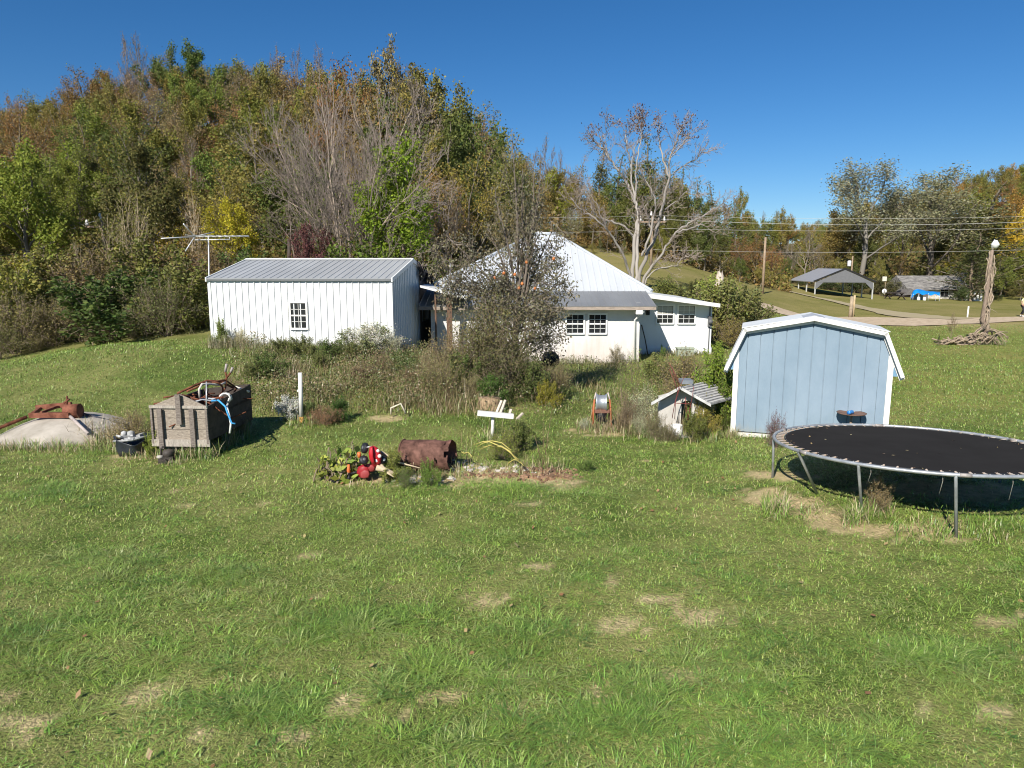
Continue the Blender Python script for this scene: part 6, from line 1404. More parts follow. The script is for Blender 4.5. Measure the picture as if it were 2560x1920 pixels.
# --- fill the slopes between them
def region_color(px, Y, v):
    if px < 320: pal = [BROWN, BROWN, OLIVE, MIDG, MIDG, OLIVE, DKGRN] if Y > 65 else [OLIVE, YGRN, MIDG, DKGRN, MIDG]
    elif px < 900: pal = [BROWN, TAUPE, OLIVE, OLIVE, BROWN, TAUPE, MIDG] if Y > 75 else [OLIVE, MIDG, DKGRN, TAUPE, MIDG, OLIVE]
    elif px < 1400: pal = [OLIVE, TAUPE, DKGRN, OLIVE, BROWN]
    elif px < 1950: pal = [DKGRN, OLIVE, MIDG, OLIVE]
    else: pal = [OLIVE, BROWN, MIDG, DKGRN, OLIVE, MIDG, OLIVE, DKGRN, OLIVE, ORNG]
    return pal[int(v*len(pal)) % len(pal)]
def fill(px0, px1, Ys, step, hmin, hmax, marg=8):
    for j, Y in enumerate(Ys):
        dpx = step/(Y*1.02)*FPX; px = px0+rgt.random()*dpx
        while px < px1:
            Yj = Y+rgt.uniform(-2, 2)*(Y/80); p = gat(px, Yj); v = rgt.random()
            rp_x = .3*hmin/(Yj)*FPX; lim = at(px, max(skyline(px), skyline(px-rp_x), skyline(px+rp_x))+marg+rgt.uniform(0, 14), Yj).z-p.z
            h = min(rgt.uniform(hmin, hmax), lim)
            c = region_color(px, Y, rgt.random())
            kind = ('thin%d' % rgt.randrange(4)) if c in (BROWN, RUSTC, TAUPE) or rgt.random() < .25 else ('cedar%d' % rgt.randrange(3) if c == DKGRN and px > 1300 and rgt.random() < .5 else 'broad%d' % rgt.randrange(5))
            if h > 3.5: wood(kind, px, None, Yj, c, rgt.uniform(.85, 1.15), h=h)
            px += dpx*rgt.uniform(.75, 1.25)
fill(-120, 1330, (44, 51, 58), 6.2, 6.0, 9.0)
fill(-150, 1330, (66, 75, 85, 95), 7.4, 8.0, 11.0)
fill(-180, 1300, (105, 112, 119), 6.4, 15.0, 20.0, 4)
fill(1340, 1960, (92, 104, 118, 136), 8.5, 8, 11)
fill(1960, 2620, (128, 142, 158, 180), 10.5, 9, 14)
fill(2080, 2620, (200, 222, 245), 9, 20, 26, 2)
fill(1840, 2120, (170, 195, 225, 250), 9, 12, 16, 4)
# --- undergrowth and leaf litter that covers the forest floor: one mass
rng = np.random.default_rng(99)
def litter(n, px0, px1, Y0, Y1, zmax, size, cols):
    Y = np.sqrt(rng.uniform(Y0**2, Y1**2, n)); px = rng.uniform(px0, px1, n); x = (px-1280)/FPX*Y*1.02
    z = GA(x, Y)+zmax*rng.random(n)**1.6*fnoise(x, Y, 61, .25)*1.4
    V, F, C = leaf_quads(rng, np.stack([x, Y, z], -1), size, .7, .35)
    c = np.array(cols)[np.minimum((fnoise(x, Y, 62, .12)*1.3*len(cols)).astype(int), len(cols)-1)]*rng.uniform(.7, 1.2, (n, 1))
    return V, [F], C*np.repeat(c, 4, 0)
L1 = litter(60000, -250, 1400, 32, 75, 2.4, .22, [OLIVE, YGRN, MIDG, TAUPE, OLIVE])
L2 = litter(40000, -250, 1400, 75, 130, 5.5, .38, [OLIVE, BROWN, TAUPE])
L3 = litter(22000, 1400, 1960, 80, 140, 2.2, .34, [DKGRN, OLIVE, BROWN])
L4 = litter(22000, 1960, 2700, 110, 250, 2.6, .5, [OLIVE, BROWN, DKGRN, OLIVE])
V, F, C = merge([L1, L2, L3, L4])
tag(link('undergrowth', mesh_fast('undergrowth', V, F, C), None, LEAF), 'leafy undergrowth and leaf litter covering the forest floor of the hills', 'undergrowth', kind='stuff')
# ================================================================= named trees and shrubs nearer by
# many-stemmed bare tree behind the metal shed
FAN = dict(levels=4, wig=.12, trop=(.015, .0, .01, .03, .03), nc=(7, 6, 4, 3), tmin=(.25, .2, .2, .2), ang=(.6, .65, .6, .6), lr=(.58, .5, .48, .5), tl=.62, taper=.3, tr_lv=1, rmin=.0075, stem_ang=(.05, .62), rr=.45)
proto('fan0', 401, FAN, 12, .1, 0, .2, stems=11, trunk_r=.06, maxr=.44)
place('fan0', 'bare_multistem_tree', 893, 36.5, top=186, w=1.08, rz=.4, bark=(.40, .32, .25), twig=(.27, .22, .185), label='wide bare tree of many fanned pale stems behind the metal shed', cat='tree', sink=.2)
proto('green0', 402, TALL, 9, .15, 60, .26, trunk_r=.14, aspect=.62, maxr=.30)
def place2(*a, **k): return place(*a, **k)
place('green0', 'bright_green_tree', 1000, 34.6, top=352, w=1.0, leaf=(.22, .30, .03), bark=(.2, .16, .12), label='bright green leafy tree between metal shed and house', cat='tree')
place('cedar1', 'bright_green_tree', 1020, 34.4, top=500, w=2.0, leaf=(.17, .24, .03), bark=(.2, .16, .12), label='lower bright green tree spreading at the foot of the taller one, beside house roof', cat='tree')
place('shrub2', 'bright_green_bush', 915, 33.8, top=590, w=1.1, leaf=(.13, .18, .03), label='bright green bush showing just above the metal shed ridge', cat='bush')
place('broad4', 'yellow_tree', 598, 40, top=500, w=.85, leaf=(.48, .42, .04), bark=(.2, .16, .1), label='small bright yellow tree behind the TV antenna', cat='tree')
place('shrub0', 'yellow_bush', 452, 45, top=553, w=.7, leaf=(.5, .38, .03), label='small yellow sapling bush left of the yellow tree', cat='bush')
place('broad4', 'dark_red_tree', 800, 33.6, top=562, w=.75, leaf=(.15, .065, .06), bark=(.2, .15, .12), label='small dark red tree peeking over the metal shed roof', cat='tree')
place('bare2', 'bare_tree', 735, 40, top=500, w=1.3, bark=(.25, .2, .16), twig=(.25, .2, .16), label='low grey brushy tree left of the dark red one behind the shed', cat='tree')
t = MB(); p = gat(722, 37); q = at(723, 598, 37); t.tube([p, Vector((q.x, 37, q.z))], .09, 8); tag(t.build('wooden_post', DARKWOOD), 'dark wooden post standing behind the metal shed roof', 'post')
# --- saplings with pale stems at the left wood edge
for i, (px, Y, top, w, lf) in enumerate([(305, 36, 540, .9, (.2, .2, .05)), (345, 37, 470, .7, (.22, .21, .05)), (495, 38, 480, .7, (.2, .13, .05)), (70, 34, 640, .8, (.25, .2, .04)), (205, 36, 600, .8, (.14, .15, .04))]):
    place('sapling%d' % (i % 2), 'sapling', px, Y, top=top, w=w, leaf=lf, bark=(.50, .40, .27), label=['pale forked-stem sapling below the insulators, left of the antenna', 'tallest pale-stemmed sapling left of the antenna', 'brown-leaved pale sapling right behind the antenna boom', 'yellowish sapling at the far left wood edge', 'greenish sapling above the round green bush at left'][i], cat='tree')
# --- brush along the edge of the lawn at the left
BR = [('shrub0', 300, 30.2, 676, 1.9, (.09, .13, .034), 'rounded dark green bush left of the metal shed corner'), ('shrub1', 240, 31, 745, 1.1, (.10, .13, .036), 'smaller green bush left of the rounded dark bush'),
      ('thicket0', 40, 29, 720, 1.2, (0.216, 0.195, 0.072), 'tangled brown thicket at the left photo edge'), ('thicket1', 130, 29.5, 740, 1.3, (0.203, 0.180, 0.072), 'grey-brown thicket beside the left edge thicket'), ('thicket0', 210, 30, 720, 1.1, (0.230, 0.195, 0.084), 'brown thicket in front of the small green bush'),
      ('thicket1', 420, 29.5, 690, 1.1, (0.162, 0.180, 0.060), 'olive thicket between rounded bush and shed corner'), ('thicket0', 370, 30, 700, 1.0, (0.176, 0.180, 0.060), 'olive thicket just right of the rounded dark bush'), ('shrub2', 460, 31, 640, 1.2, (0.189, 0.195, 0.054), 'olive bush under the antenna mast'),
      ('shrub1', 20, 33, 640, 1.2, (0.405, 0.360, 0.048), 'yellow-leaved bush at the left photo edge'), ('shrub0', 110, 34, 620, 1.3, (0.230, 0.225, 0.060), 'olive-yellow bush above the left thickets'), ('shrub2', 60, 31, 660, 1.1, (0.270, 0.270, 0.060), 'yellowish bush low at the left photo edge'), ('thicket1', 180, 34, 640, 1.4, (0.243, 0.180, 0.072), 'tall brown thicket behind the small green bush'),
      ('thicket0', 270, 35, 620, 1.4, (0.230, 0.180, 0.072), 'tall brown thicket behind the rounded dark bush'), ('shrub1', 385, 35, 600, 1.3, (0.189, 0.195, 0.048), 'olive bush behind the gap left of the shed'), ('thicket1', 450, 36, 600, 1.3, (0.270, 0.180, 0.072), 'reddish-brown thicket right under the antenna arms'), ('thicket0', 540, 37, 610, 1.1, (0.270, 0.195, 0.084), 'reddish-brown thicket behind the shed roof left end'), ('shrub2', 620, 38, 620, 1.2, (0.121, 0.180, 0.048), 'green bush behind the shed roof under the yellow tree'),
      ('shrub0', 505, 31.5, 720, .9, (0.216, 0.270, 0.048), 'yellow-green bush against the shed left corner'), ('thicket1', 330, 29.3, 790, 1.2, (0.176, 0.165, 0.060), 'low brown thicket in front of the rounded bush'), ('thicket0', 90, 28.5, 830, 1.3, (0.203, 0.180, 0.072), 'lowest brown thicket on the lawn crest at left'), ('thicket1', 0, 27.5, 800, 1.2, (0.189, 0.195, 0.060), 'olive-brown thicket at the left end of the lawn crest'), ('thicket0', 240, 29, 800, 1.1, (0.203, 0.180, 0.072), 'low thicket on the crest below the small green bush'),
      ('shrub1', 650, 35, 640, 1.2, (0.135, 0.180, 0.048), 'green bush hidden behind the shed roof middle')]
for k, px, Y, top, w, lf, lab in BR: place(k, 'thicket' if k[0] == 't' else 'bush', px, Y, top=top, w=w, leaf=lf, bark=(.26, .2, .15), label=lab, cat='bush', group='brush along the wood edge')
# --- plants round the buildings
PL = [('cedar0', 'evergreen_tree', 2428, 101.5, 585, 2.2, (.085, .1, .034), 'dark evergreen hiding the right end of the far house', 'tree'), ('thicket1', 'brown_weed', 1640, 14.2, 1030, .9, (.2, .19, .09), 'dry weed thicket at the well house front left corner', 'plant'), ('shrub0', 'green_weed', 1735, 14.15, 1035, .9, (.15, .17, .04), 'leafy weed before the well house right corner', 'plant'), ('thicket0', 'brown_weed', 1675, 14.1, 1060, .9, (.22, .19, .1), 'low dry weed left of the white bucket', 'plant'), ('thicket1', 'brown_weed', 1565, 14.9, 985, .8, (.26, .2, .12), 'tan weed thicket right beside the reel', 'plant'),
      ('thicket0', 'understory_bush', 1105, 17.6, 895, 1.2, (0.238, 0.217, 0.088), 'olive-brown thicket low left of the apple tree', 'bush'), ('thicket1', 'understory_bush', 1270, 17.9, 835, 1.2, (0.140, 0.138, 0.056), 'dark twiggy thicket around the apple trunk', 'bush'), ('thicket1', 'understory_bush', 1180, 17.4, 930, 1.0, (0.308, 0.275, 0.125), 'pale tan thicket in front of the green apple underbrush', 'bush'), ('shrub0', 'understory_bush', 1335, 17.6, 905, 1.0, (0.119, 0.145, 0.044), 'deep green bush between apple trunk and goldenrod', 'bush'), ('thicket0', 'understory_bush', 1245, 18.8, 730, .8, (0.182, 0.174, 0.075), 'tall tangle climbing into the apple tree', 'bush'), ('thicket0', 'understory_bush', 1400, 18.9, 900, .8, (0.280, 0.246, 0.112), 'pale weed thicket right of the grill', 'bush'),
      ('shrub1', 'wood_edge_bush', 2000, 103, 700, 1.8, (0.084, 0.109, 0.037), 'dark bush row behind the carport left posts', 'bush'), ('shrub2', 'wood_edge_bush', 2070, 103.5, 695, 2.0, (0.070, 0.094, 0.035), 'dark bush behind the carport middle', 'bush'), ('shrub0', 'wood_edge_bush', 2140, 104, 690, 2.0, (0.077, 0.102, 0.037), 'dark bush behind the carport right half', 'bush'), ('shrub1', 'wood_edge_bush', 2200, 105, 695, 1.8, (0.126, 0.123, 0.050), 'brownish bush behind the round white disc', 'bush'), ('shrub0', 'wood_edge_bush', 1945, 101, 695, 1.8, (0.098, 0.123, 0.044), 'dark bush left of the carport', 'bush'),
      ('thicket1', 'aster_bush', 985, 23.0, 830, .8, (0.588, 0.594, 0.400), 'low white-flowered bush at the shaded shed corner', 'bush'),
      ('thicket0', 'aster_bush', 735, 23.6, 845, .8, (0.420, 0.450, 0.275), 'grey flowering weed clump under the shed window', 'plant'),
      ('shrub2', 'vine_bush', 556, 24.0, 795, .6, (0.196, 0.246, 0.062), 'leafy green vine climbing the shed left corner', 'bush'),
      ('thicket1', 'pale_weed', 605, 23.9, 815, .7, (0.620, 0.580, 0.350), 'pale dry weed leaning on the shed left wall', 'plant'),
      ('shrub0', 'aster_plant', 722, 15.4, 990, 1.2, (0.620, 0.620, 0.550), 'white aster clump left of the white post', 'plant'),
      ('shrub2', 'green_weed', 850, 15.3, 990, .9, (0.070, 0.145, 0.031), 'dark green leafy weed right of the white post', 'plant'),
      ('thicket0', 'reddish_weed', 815, 15.0, 1015, 1.8, (0.336, 0.189, 0.100), 'reddish dry weed under the dark green weed', 'plant'),
      ('shrub0', 'green_weed', 770, 15.6, 1005, .9, (0.126, 0.174, 0.050), 'small olive weed just right of the white post', 'plant'),
      ('thicket1', 'wall_weed', 1540, 26.9, 860, .8, (0.392, 0.348, 0.200), 'pale dry weed against the house wall below the downspout', 'plant'),
      ('shrub1', 'wall_weed', 1655, 28.9, 862, .5, (0.140, 0.217, 0.050), 'green weed at the foot of the shaded addition wall', 'plant'),
      ('shrub0', 'roadside_bush', 1800, 34, 700, 1.2, (0.196, 0.203, 0.062), 'rounded olive bush right of the house addition', 'bush'), ('shrub2', 'roadside_bush', 1870, 36, 715, 1.2, (0.168, 0.174, 0.062), 'darker olive bush right of the rounded one, by the road', 'bush'),
      ('thicket0', 'roadside_bush', 1830, 32, 790, 1.4, (0.266, 0.217, 0.062), 'yellow-brown thicket below the olive bushes by the addition', 'bush'), ('shrub1', 'roadside_bush', 1790, 38, 690, 1.0, (0.308, 0.362, 0.075), 'light green bush top behind the rounded olive bush', 'bush'), ('shrub1', 'roadside_bush', 1735, 45, 700, 1.2, (0.182, 0.189, 0.062), 'olive bush behind the addition roof', 'bush'), ('shrub2', 'roadside_bush', 1660, 40, 690, 1.0, (0.210, 0.232, 0.062), 'olive bush at the foot of the big bare tree', 'bush'),
      ('shrub0', 'green_sapling', 1795, 26, 855, .7, (0.238, 0.319, 0.050), 'bright green bush below the addition right corner', 'bush'), ('sapling0', 'green_sapling', 1585, 17.5, 868, .55, (0.308, 0.406, 0.062), 'slender yellow-green sapling in front of the porch corner', 'tree'),
      ('sapling1', 'green_sapling', 1555, 17, 900, .6, (0.224, 0.290, 0.062), 'shorter green sapling left of the slender one', 'tree'),
      ('shrub0', 'vine_bush', 1790, 15.3, 880, .72, (0.182, 0.246, 0.037), 'tall leafy yellow-green vine bush between well house and blue shed', 'bush'), ('shrub1', 'vine_bush', 1782, 15.25, 945, .8, (0.126, 0.181, 0.031), 'dense green vine mass against the blue shed left side', 'bush'), ('shrub2', 'vine_bush', 1755, 14.75, 985, .6, (0.280, 0.246, 0.050), 'yellowing vine clump at the well house right side', 'bush'),
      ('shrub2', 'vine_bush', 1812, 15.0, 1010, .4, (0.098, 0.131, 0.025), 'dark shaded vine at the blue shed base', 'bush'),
      ('thicket1', 'aster_plant', 1610, 15.2, 965, .9, (0.476, 0.493, 0.300), 'white flowering weed left of the well house roof', 'plant'), ('thicket0', 'aster_plant', 1600, 14.6, 1035, .8, (0.504, 0.522, 0.325), 'low white flowering weed left of the well house', 'plant'), ('thicket0', 'aster_plant', 1462, 15.0, 1045, 1.0, (0.588, 0.609, 0.425), 'tiny white flowering weed at the reel left leg', 'plant'),
      ('thicket1', 'brown_weed', 1700, 18, 870, 1.0, (0.280, 0.232, 0.100), 'brown weed thicket behind the well house', 'plant'), ('shrub0', 'bank_bush', 1640, 22, 885, 1.0, (0.210, 0.232, 0.075), 'olive weed bush before the addition wall', 'bush'), ('thicket1', 'bank_bush', 1720, 24, 878, 1.0, (0.252, 0.232, 0.075), 'brown-green weed bush by the utility box', 'bush'),
      ('shrub1', 'understory_bush', 1160, 18.2, 880, 1.0, (0.119, 0.174, 0.044), 'green bush under the apple tree left side', 'bush'), ('thicket0', 'understory_bush', 1130, 19.4, 820, .9, (0.280, 0.232, 0.112), 'brown twiggy thicket left of the apple tree', 'bush'), ('thicket1', 'understory_bush', 1195, 18.6, 780, .9, (0.168, 0.160, 0.062), 'olive thicket at the apple tree foot', 'bush'),
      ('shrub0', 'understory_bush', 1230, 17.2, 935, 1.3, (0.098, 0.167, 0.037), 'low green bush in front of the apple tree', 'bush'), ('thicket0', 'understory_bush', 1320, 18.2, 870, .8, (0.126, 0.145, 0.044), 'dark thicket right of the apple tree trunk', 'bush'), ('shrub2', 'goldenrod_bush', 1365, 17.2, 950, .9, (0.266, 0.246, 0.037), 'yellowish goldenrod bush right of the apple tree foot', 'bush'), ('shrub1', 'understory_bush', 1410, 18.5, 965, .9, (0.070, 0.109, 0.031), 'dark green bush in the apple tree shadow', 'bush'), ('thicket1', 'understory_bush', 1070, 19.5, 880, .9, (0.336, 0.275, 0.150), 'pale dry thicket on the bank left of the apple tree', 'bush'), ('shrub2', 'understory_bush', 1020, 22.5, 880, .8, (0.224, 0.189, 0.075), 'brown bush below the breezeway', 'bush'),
      ('thicket0', 'yellow_weed', 1255, 12.6, 1070, 1.0, (0.238, 0.275, 0.050), 'low yellow-green weed behind the barrel right end', 'plant'), ('shrub1', 'green_weed', 1470, 11.9, 1150, 1.3, (0.126, 0.196, 0.044), 'soft green weed right of the bark chips', 'plant'), ('shrub0', 'green_weed', 1300, 13.2, 1050, 1.2, (0.182, 0.217, 0.062), 'olive weed clump under the broken white rack', 'plant'), ('thicket1', 'brown_weed', 1240, 17.0, 1000, .9, (0.336, 0.246, 0.112), 'tan weed beside the cut stump', 'plant'),
      ('shrub1', 'green_weed', 1070, 11.05, 1150, .75, (.17, .26, .05), 'leafy green weed growing in front of the barrel', 'plant'), ('thicket0', 'green_weed', 1015, 10.95, 1165, 1.0, (.13, .2, .045), 'low dark green weed at the barrel bottom left', 'plant'), ('shrub2', 'green_weed', 985, 11.4, 1120, .9, (0.238, 0.261, 0.062), 'yellow-green weed between red toy and barrel', 'plant'),
      ('bigleaf0', 'broadleaf_plant', 838, 11.45, 1135, 1.1, (.32, .36, .08), 'broad pale-green leaved plant left of the red toy', 'plant'), ('bigleaf0', 'broadleaf_plant', 872, 11.8, 1118, 1.0, (.2, .28, .06), 'broad green leaved plant right behind the red toy', 'plant'),
      ('thicket0', 'purple_weed', 1936, 13.7, 1030, .55, (0.182, 0.102, 0.112), 'small dark purple weed against the blue shed wall', 'plant'), ('thicket1', 'brown_weed', 2195, 9.75, 1190, .8, (0.280, 0.217, 0.100), 'brown seed-head weed under the trampoline front rim', 'plant'), ('shrub1', 'green_weed', 520, 13.0, 1085, .9, (0.140, 0.160, 0.050), 'dull weed at the wagon box shaded side', 'plant'), ('thicket0', 'brown_weed', 600, 14.2, 1030, .8, (0.182, 0.174, 0.075), 'dark weed at the wagon box rear corner', 'plant'), ('thicket1', 'brown_weed', 335, 13.6, 1020, 1.3, (0.336, 0.275, 0.125), 'tan weed thicket between dish and wagon box', 'plant'), ('shrub0', 'green_weed', 390, 12.9, 1075, .6, (0.280, 0.334, 0.062), 'small yellow-green weed at the wagon box left foot', 'plant'),
      ('bare1', 'young_tree', 2375, 37.2, 780, .6, (0.280, 0.217, 0.100), 'thin bare young tree left of the light pole', 'tree'), ('cedar0', 'dark_shrub', 2346, 36.4, 835, 1.0, (0.042, 0.065, 0.025), 'small dark upright shrub left of the vine heap', 'bush'), ('shrub1', 'dark_shrub', 2480, 106, 735, 3.0, (0.049, 0.072, 0.025), 'dark rounded shrub right of the far house', 'bush'), ('shrub0', 'dark_shrub', 2405, 101, 715, 1.2, (0.084, 0.116, 0.037), 'dark green yard shrub before the far house porch', 'bush')]
BIG = dict(levels=1, wig=.2, trop=(-.03, -.1), nc=(3,), tmin=(.4,), ang=(.7,), lr=(.45,), tl=.8, stem_ang=(.2, 1.0), taper=.2)
proto('bigleaf0', 410, BIG, .5, .15, 2.6, .05, stems=15, trunk_r=.005, maxr=1.0, aspect=.75, var=.25, flat=.3)
for k, nm_, px, Y, top, w, lf, lab, ct in PL: place(k, nm_, px, Y, top=top, w=w, leaf=lf, bark=(.22, .17, .12), label=lab, cat=ct)
e = place('shrub1', 'aster_bush', 925, 23.2, top=812, w=1.7, leaf=(.26, .28, .13), bark=(.22, .17, .12), label='big frothy white-flowered bush in front of the shed right corner', cat='bush')
for i_, key_ in enumerate(('thicket0', 'thicket1')):
    f_ = link('flowers', PROTO[key_][1], e); f_.color = (.62, .60, .50, 1); f_.scale = (1, 1, .86); f_.rotation_euler = (0, 0, i_*1.7)
# weed clumps that break up the bank
rgk = random.Random(91); bk_ = []
for i_ in range(14):
    px_ = 590+i_*40+rgk.uniform(-12, 12); Yk_ = rgk.uniform(16.2, 22.6); kd = rgk.randrange(3)
    key_ = ('shrub%d' % rgk.randrange(3)) if kd < 2 else 'thicket%d' % rgk.randrange(2)
    lf_ = [(.12, .17, .045), (.17, .19, .06), (.27, .2, .11)][kd]
    bk_.append((px_, ['green', 'olive', 'tan'][kd], place(key_, 'bank_weed', px_, Yk_, h=rgk.uniform(.35, .75), w=rgk.uniform(1.0, 1.7), leaf=lf_, bark=(.22, .17, .12), label='x', cat='plant', group='weed clumps on the bank')))
nth = ['leftmost', 'second', 'third', 'fourth', 'fifth', 'sixth', 'seventh', 'eighth', 'ninth', 'tenth', 'eleventh', 'twelfth', 'thirteenth', 'rightmost']
for i_, (px_, cn_, e_) in enumerate(sorted(bk_, key=lambda q: q[0])):
    e_['label'] = '%s weed clump on the bank below the metal shed, %s of fourteen%s' % (cn_, nth[i_], '' if i_ in (0, 13) else ' from left')
# arching yellow grass stalks by the barrel
t = MB()
for (x0, y0, x1, y1, x2, y2) in ((1420, 560, 1500, 525, 1690, 640), (1440, 575, 1560, 540, 1700, 665), (1400, 545, 1520, 520, 1640, 580), (1290, 590, 1340, 600, 1390, 622), (1450, 560, 1580, 560, 1680, 650), (1600, 690, 1660, 640, 1720, 680)):
    t.tube([Z8(x0, y0, 12.2), Z8((x0+x1)/2, (y0+y1)/2-8, 12.1), Z8(x1, y1, 12.0), Z8((x1+x2)/2, (y1+y2)/2-18, 11.8), Z8(x2, y2, 11.7)], [.006, .01, .01, .009, .007], 4)
tag(t.build('arching_stalks', M('straw_yellow', (.5, .43, .13), .8, .15)), 'arching yellow stalks over the rubble right of the barrel', 'stalks')
t = MB()
for x0, y0, x1, y1 in ((1840, 760, 1846, 320), (1830, 650, 1790, 480), (1845, 680, 1900, 330)): t.tube([Z8(x0, y0, 11.5), Z8((x0+x1)/2+4, (y0+y1)/2, 11.5), Z8(x1, y1, 11.5)], [.008, .006, .003], 4)
for k in range(9): t.tube([Z8(1845, 700-35*k, 11.5), Z8(1845+(30 if k % 2 else -30), 660-35*k, 11.5)], .003, 3)
tag(t.build('dead_stalk', M('stalk_brown', (.17, .11, .07), .9)), 'single tall thin dead stalk right of the rubble bed', 'stalk')
# ---------------------------------------------------------------- big pale-limbed dead tree behind the house
BTY = 43.0
LIMBS = [[(830, 1440), (850, 1180), (880, 980), (850, 900), (800, 790), (740, 680), (660, 580), (600, 490), (540, 440)], [(865, 1440), (870, 1200), (880, 1000), (845, 860), (820, 680), (790, 480), (785, 370)],
         [(880, 1440), (1000, 1150), (1030, 1030), (1060, 920), (1100, 760), (1110, 570), (1170, 430), (1200, 330)], [(905, 1300), (935, 1240), (985, 1050), (1010, 900), (960, 800), (910, 690)], [(975, 1120), (950, 1020), (930, 980)],
         [(920, 1450), (1000, 1360), (1080, 1250), (1150, 1130), (1250, 1060), (1350, 1000), (1500, 920)], [(930, 1480), (1010, 1400), (1150, 1380), (1200, 1320), (1260, 1300)], [(1150, 1130), (1290, 1085), (1350, 1065), (1430, 1130)],
         [(815, 1450), (770, 1300), (700, 1180), (640, 1100), (550, 1020), (450, 960), (370, 870)], [(845, 1170), (760, 1070), (680, 1050), (590, 1020), (540, 980), (510, 870), (470, 760), (420, 740)], [(1105, 720), (1050, 560), (1030, 420), (1030, 330)],
         [(1075, 960), (1180, 880), (1280, 780)], [(1140, 690), (1200, 640), (1300, 590), (1370, 510)], [(850, 900), (860, 640), (900, 420), (890, 290)], [(820, 700), (840, 520), (900, 400), (930, 300)], [(1110, 600), (1180, 500), (1260, 400)], [(880, 1000), (960, 890), (1080, 840), (1150, 830)], [(640, 1100), (560, 900), (480, 800)], [(660, 580), (630, 450), (640, 350)]]
BASE = [v*.5 for v in [.26, .22, .26, .17, .13, .2, .11, .1, .19, .14, .12, .07, .09, .1, .09, .07, .08, .07, .06]]
def Zb(x, y, Y): v = at(1300+x*.3375, 200+y*.3375, Y); return np.array((v.x, v.y, v.z))
rgb_ = np.random.default_rng(55); lines = []; tips = []; red = []
b0 = gat(1588, BTY)
TW = dict(levels=2, wig=.14, trop=(.02, .03, .02), nc=(3, 3), tmin=(.3, .25), ang=(.7, .7), lr=(.55, .55), taper=.3, rmin=.009, rr=.5)
for li, (lm, rb) in enumerate(zip(LIMBS, BASE)):
    off = rgb_.normal(0, .9); pts = []
    for i, (x, y) in enumerate(lm):
        pts.append(Zb(x, y, BTY+off*min(1.6, i*.45 if lm[0][1] > 1280 else .9+i*.2)))
    if lm[0][1] > 1400: pts.insert(0, np.array((b0.x+(pts[0][0]-b0.x)*.6, BTY, b0.z-.3)))
    P = np.array(pts); m = len(P); tt = np.linspace(0, m-1, m*4)
    Q = np.stack([np.interp(tt, range(m), P[:, k]) for k in range(3)], 1); k3 = np.array([.25, .5, .25])
    for k in range(3): Q[1:-1, k] = np.convolve(Q[:, k], k3, 'valid')
    Q[1:-1] += rgb_.normal(0, .03, Q[1:-1].shape); lines.append((Q, np.linspace(rb, rb*.2, len(Q)), 0))
    for j in range(len(Q)//4, len(Q)-1):
        for _ in range(1 if j < len(Q)*.7 else 2):
            d = nrm(Q[j+1]-Q[j]); nd = perp_dir(rgb_, d, rgb_.uniform(.4, 1.1), rgb_.uniform(0, 6.28)); o2 = []; t2 = []
            grow(rgb_, Q[j], nd, rgb_.uniform(.3, 1.05), max(.013, rb*.13), 0, TW, o2, t2); lines += [(a, b, c+2) for a, b, c in o2]
            if Q[j][2] > at(1600, 350, BTY).z and lm[-1][1] < 560: red += t2
lf = tip_leaves(rgb_, red, .9, .12)
bt = empty('big_bare_tree', b0, 0, 'big bare tree with pale crooked limbs behind the house roof', 'tree')
def off(me, o): me.transform(Matrix.Translation(-Vector(o))); return me
m1 = tubes_mesh('big_limbs', [l for l in lines if l[2] == 0], sides=(9, 7)); m1.materials.append(BARK); o = link('trunk', off(m1, b0), bt); o.color = (.34, .31, .275, 1)
m2 = tubes_mesh('big_twigs', [l for l in lines if l[2] > 0], sides=(4, 4, 4, 3, 3)); m2.materials.append(BARK); o = link('twigs', off(m2, b0), bt); o.color = (.33, .27, .22, 1)
V, F, C = leaf_quads(rgb_, lf, .12); m3 = mesh_fast('big_seeds', V, [F], C); m3.materials.append(LEAF); o = link('crown', off(m3, b0), bt, None); o.color = (.16, .095, .08, 1); o['label'] = 'thin reddish-brown seed clusters at the crown tips'
# ---------------------------------------------------------------- apple tree in front of the house
APY = 19.5; ab = gat(1292, APY)
rga = np.random.default_rng(61); out = []; tips = []; up_ = []
DROOP = dict(levels=3, wig=.13, trop=(.05, -.05, -.10, -.10), nc=(6, 5, 4), tmin=(.25, .25, .2), ang=(.75, .7, .7), lr=(.55, .55, .55), taper=.25, rmin=.006, rr=.5)
o0 = np.array(ab)+np.array((0, 0, -.1)); TH = np.array((.02, 0, 1.0))
tr0 = np.stack([o0+np.array((.06*math.sin(i), .05*math.cos(i*1.3), .0))+np.array((0, 0, i*.33)) for i in range(9)]); out.append((tr0, np.linspace(.13, .075, 9), 0))
for i in range(2, 9):
    for k in range(3):
        a = rga.uniform(0, 6.28); d = nrm(np.array((math.cos(a), math.sin(a)*.8, rga.uniform(.25, 1.0)))); grow(rga, tr0[i], d, rga.uniform(1.0, 1.5)*(1-.045*i), .032, 1, DROOP, out, tips)
LEAD = dict(levels=2, wig=.06, trop=(.08, .08, .06), nc=(6, 4), tmin=(.15, .2), ang=(.5, .6), lr=(.35, .4), taper=.4, rmin=.006, rr=.45)
for dx, ln in ((-.05, 3.2), (.25, 2.5), (-.35, 2.2), (.5, 1.8), (-.1, 2.5), (.12, 2.9), (-.55, 1.6), (.35, 2.1), (.65, 1.5), (-.2, 2.0)):
    grow(rga, tr0[8]+np.array((dx*.3, rga.normal(0, .1), 0)), nrm(np.array((dx*.35, rga.normal(0, .1), 1.0))), ln, .04, 0, LEAD, out, up_)
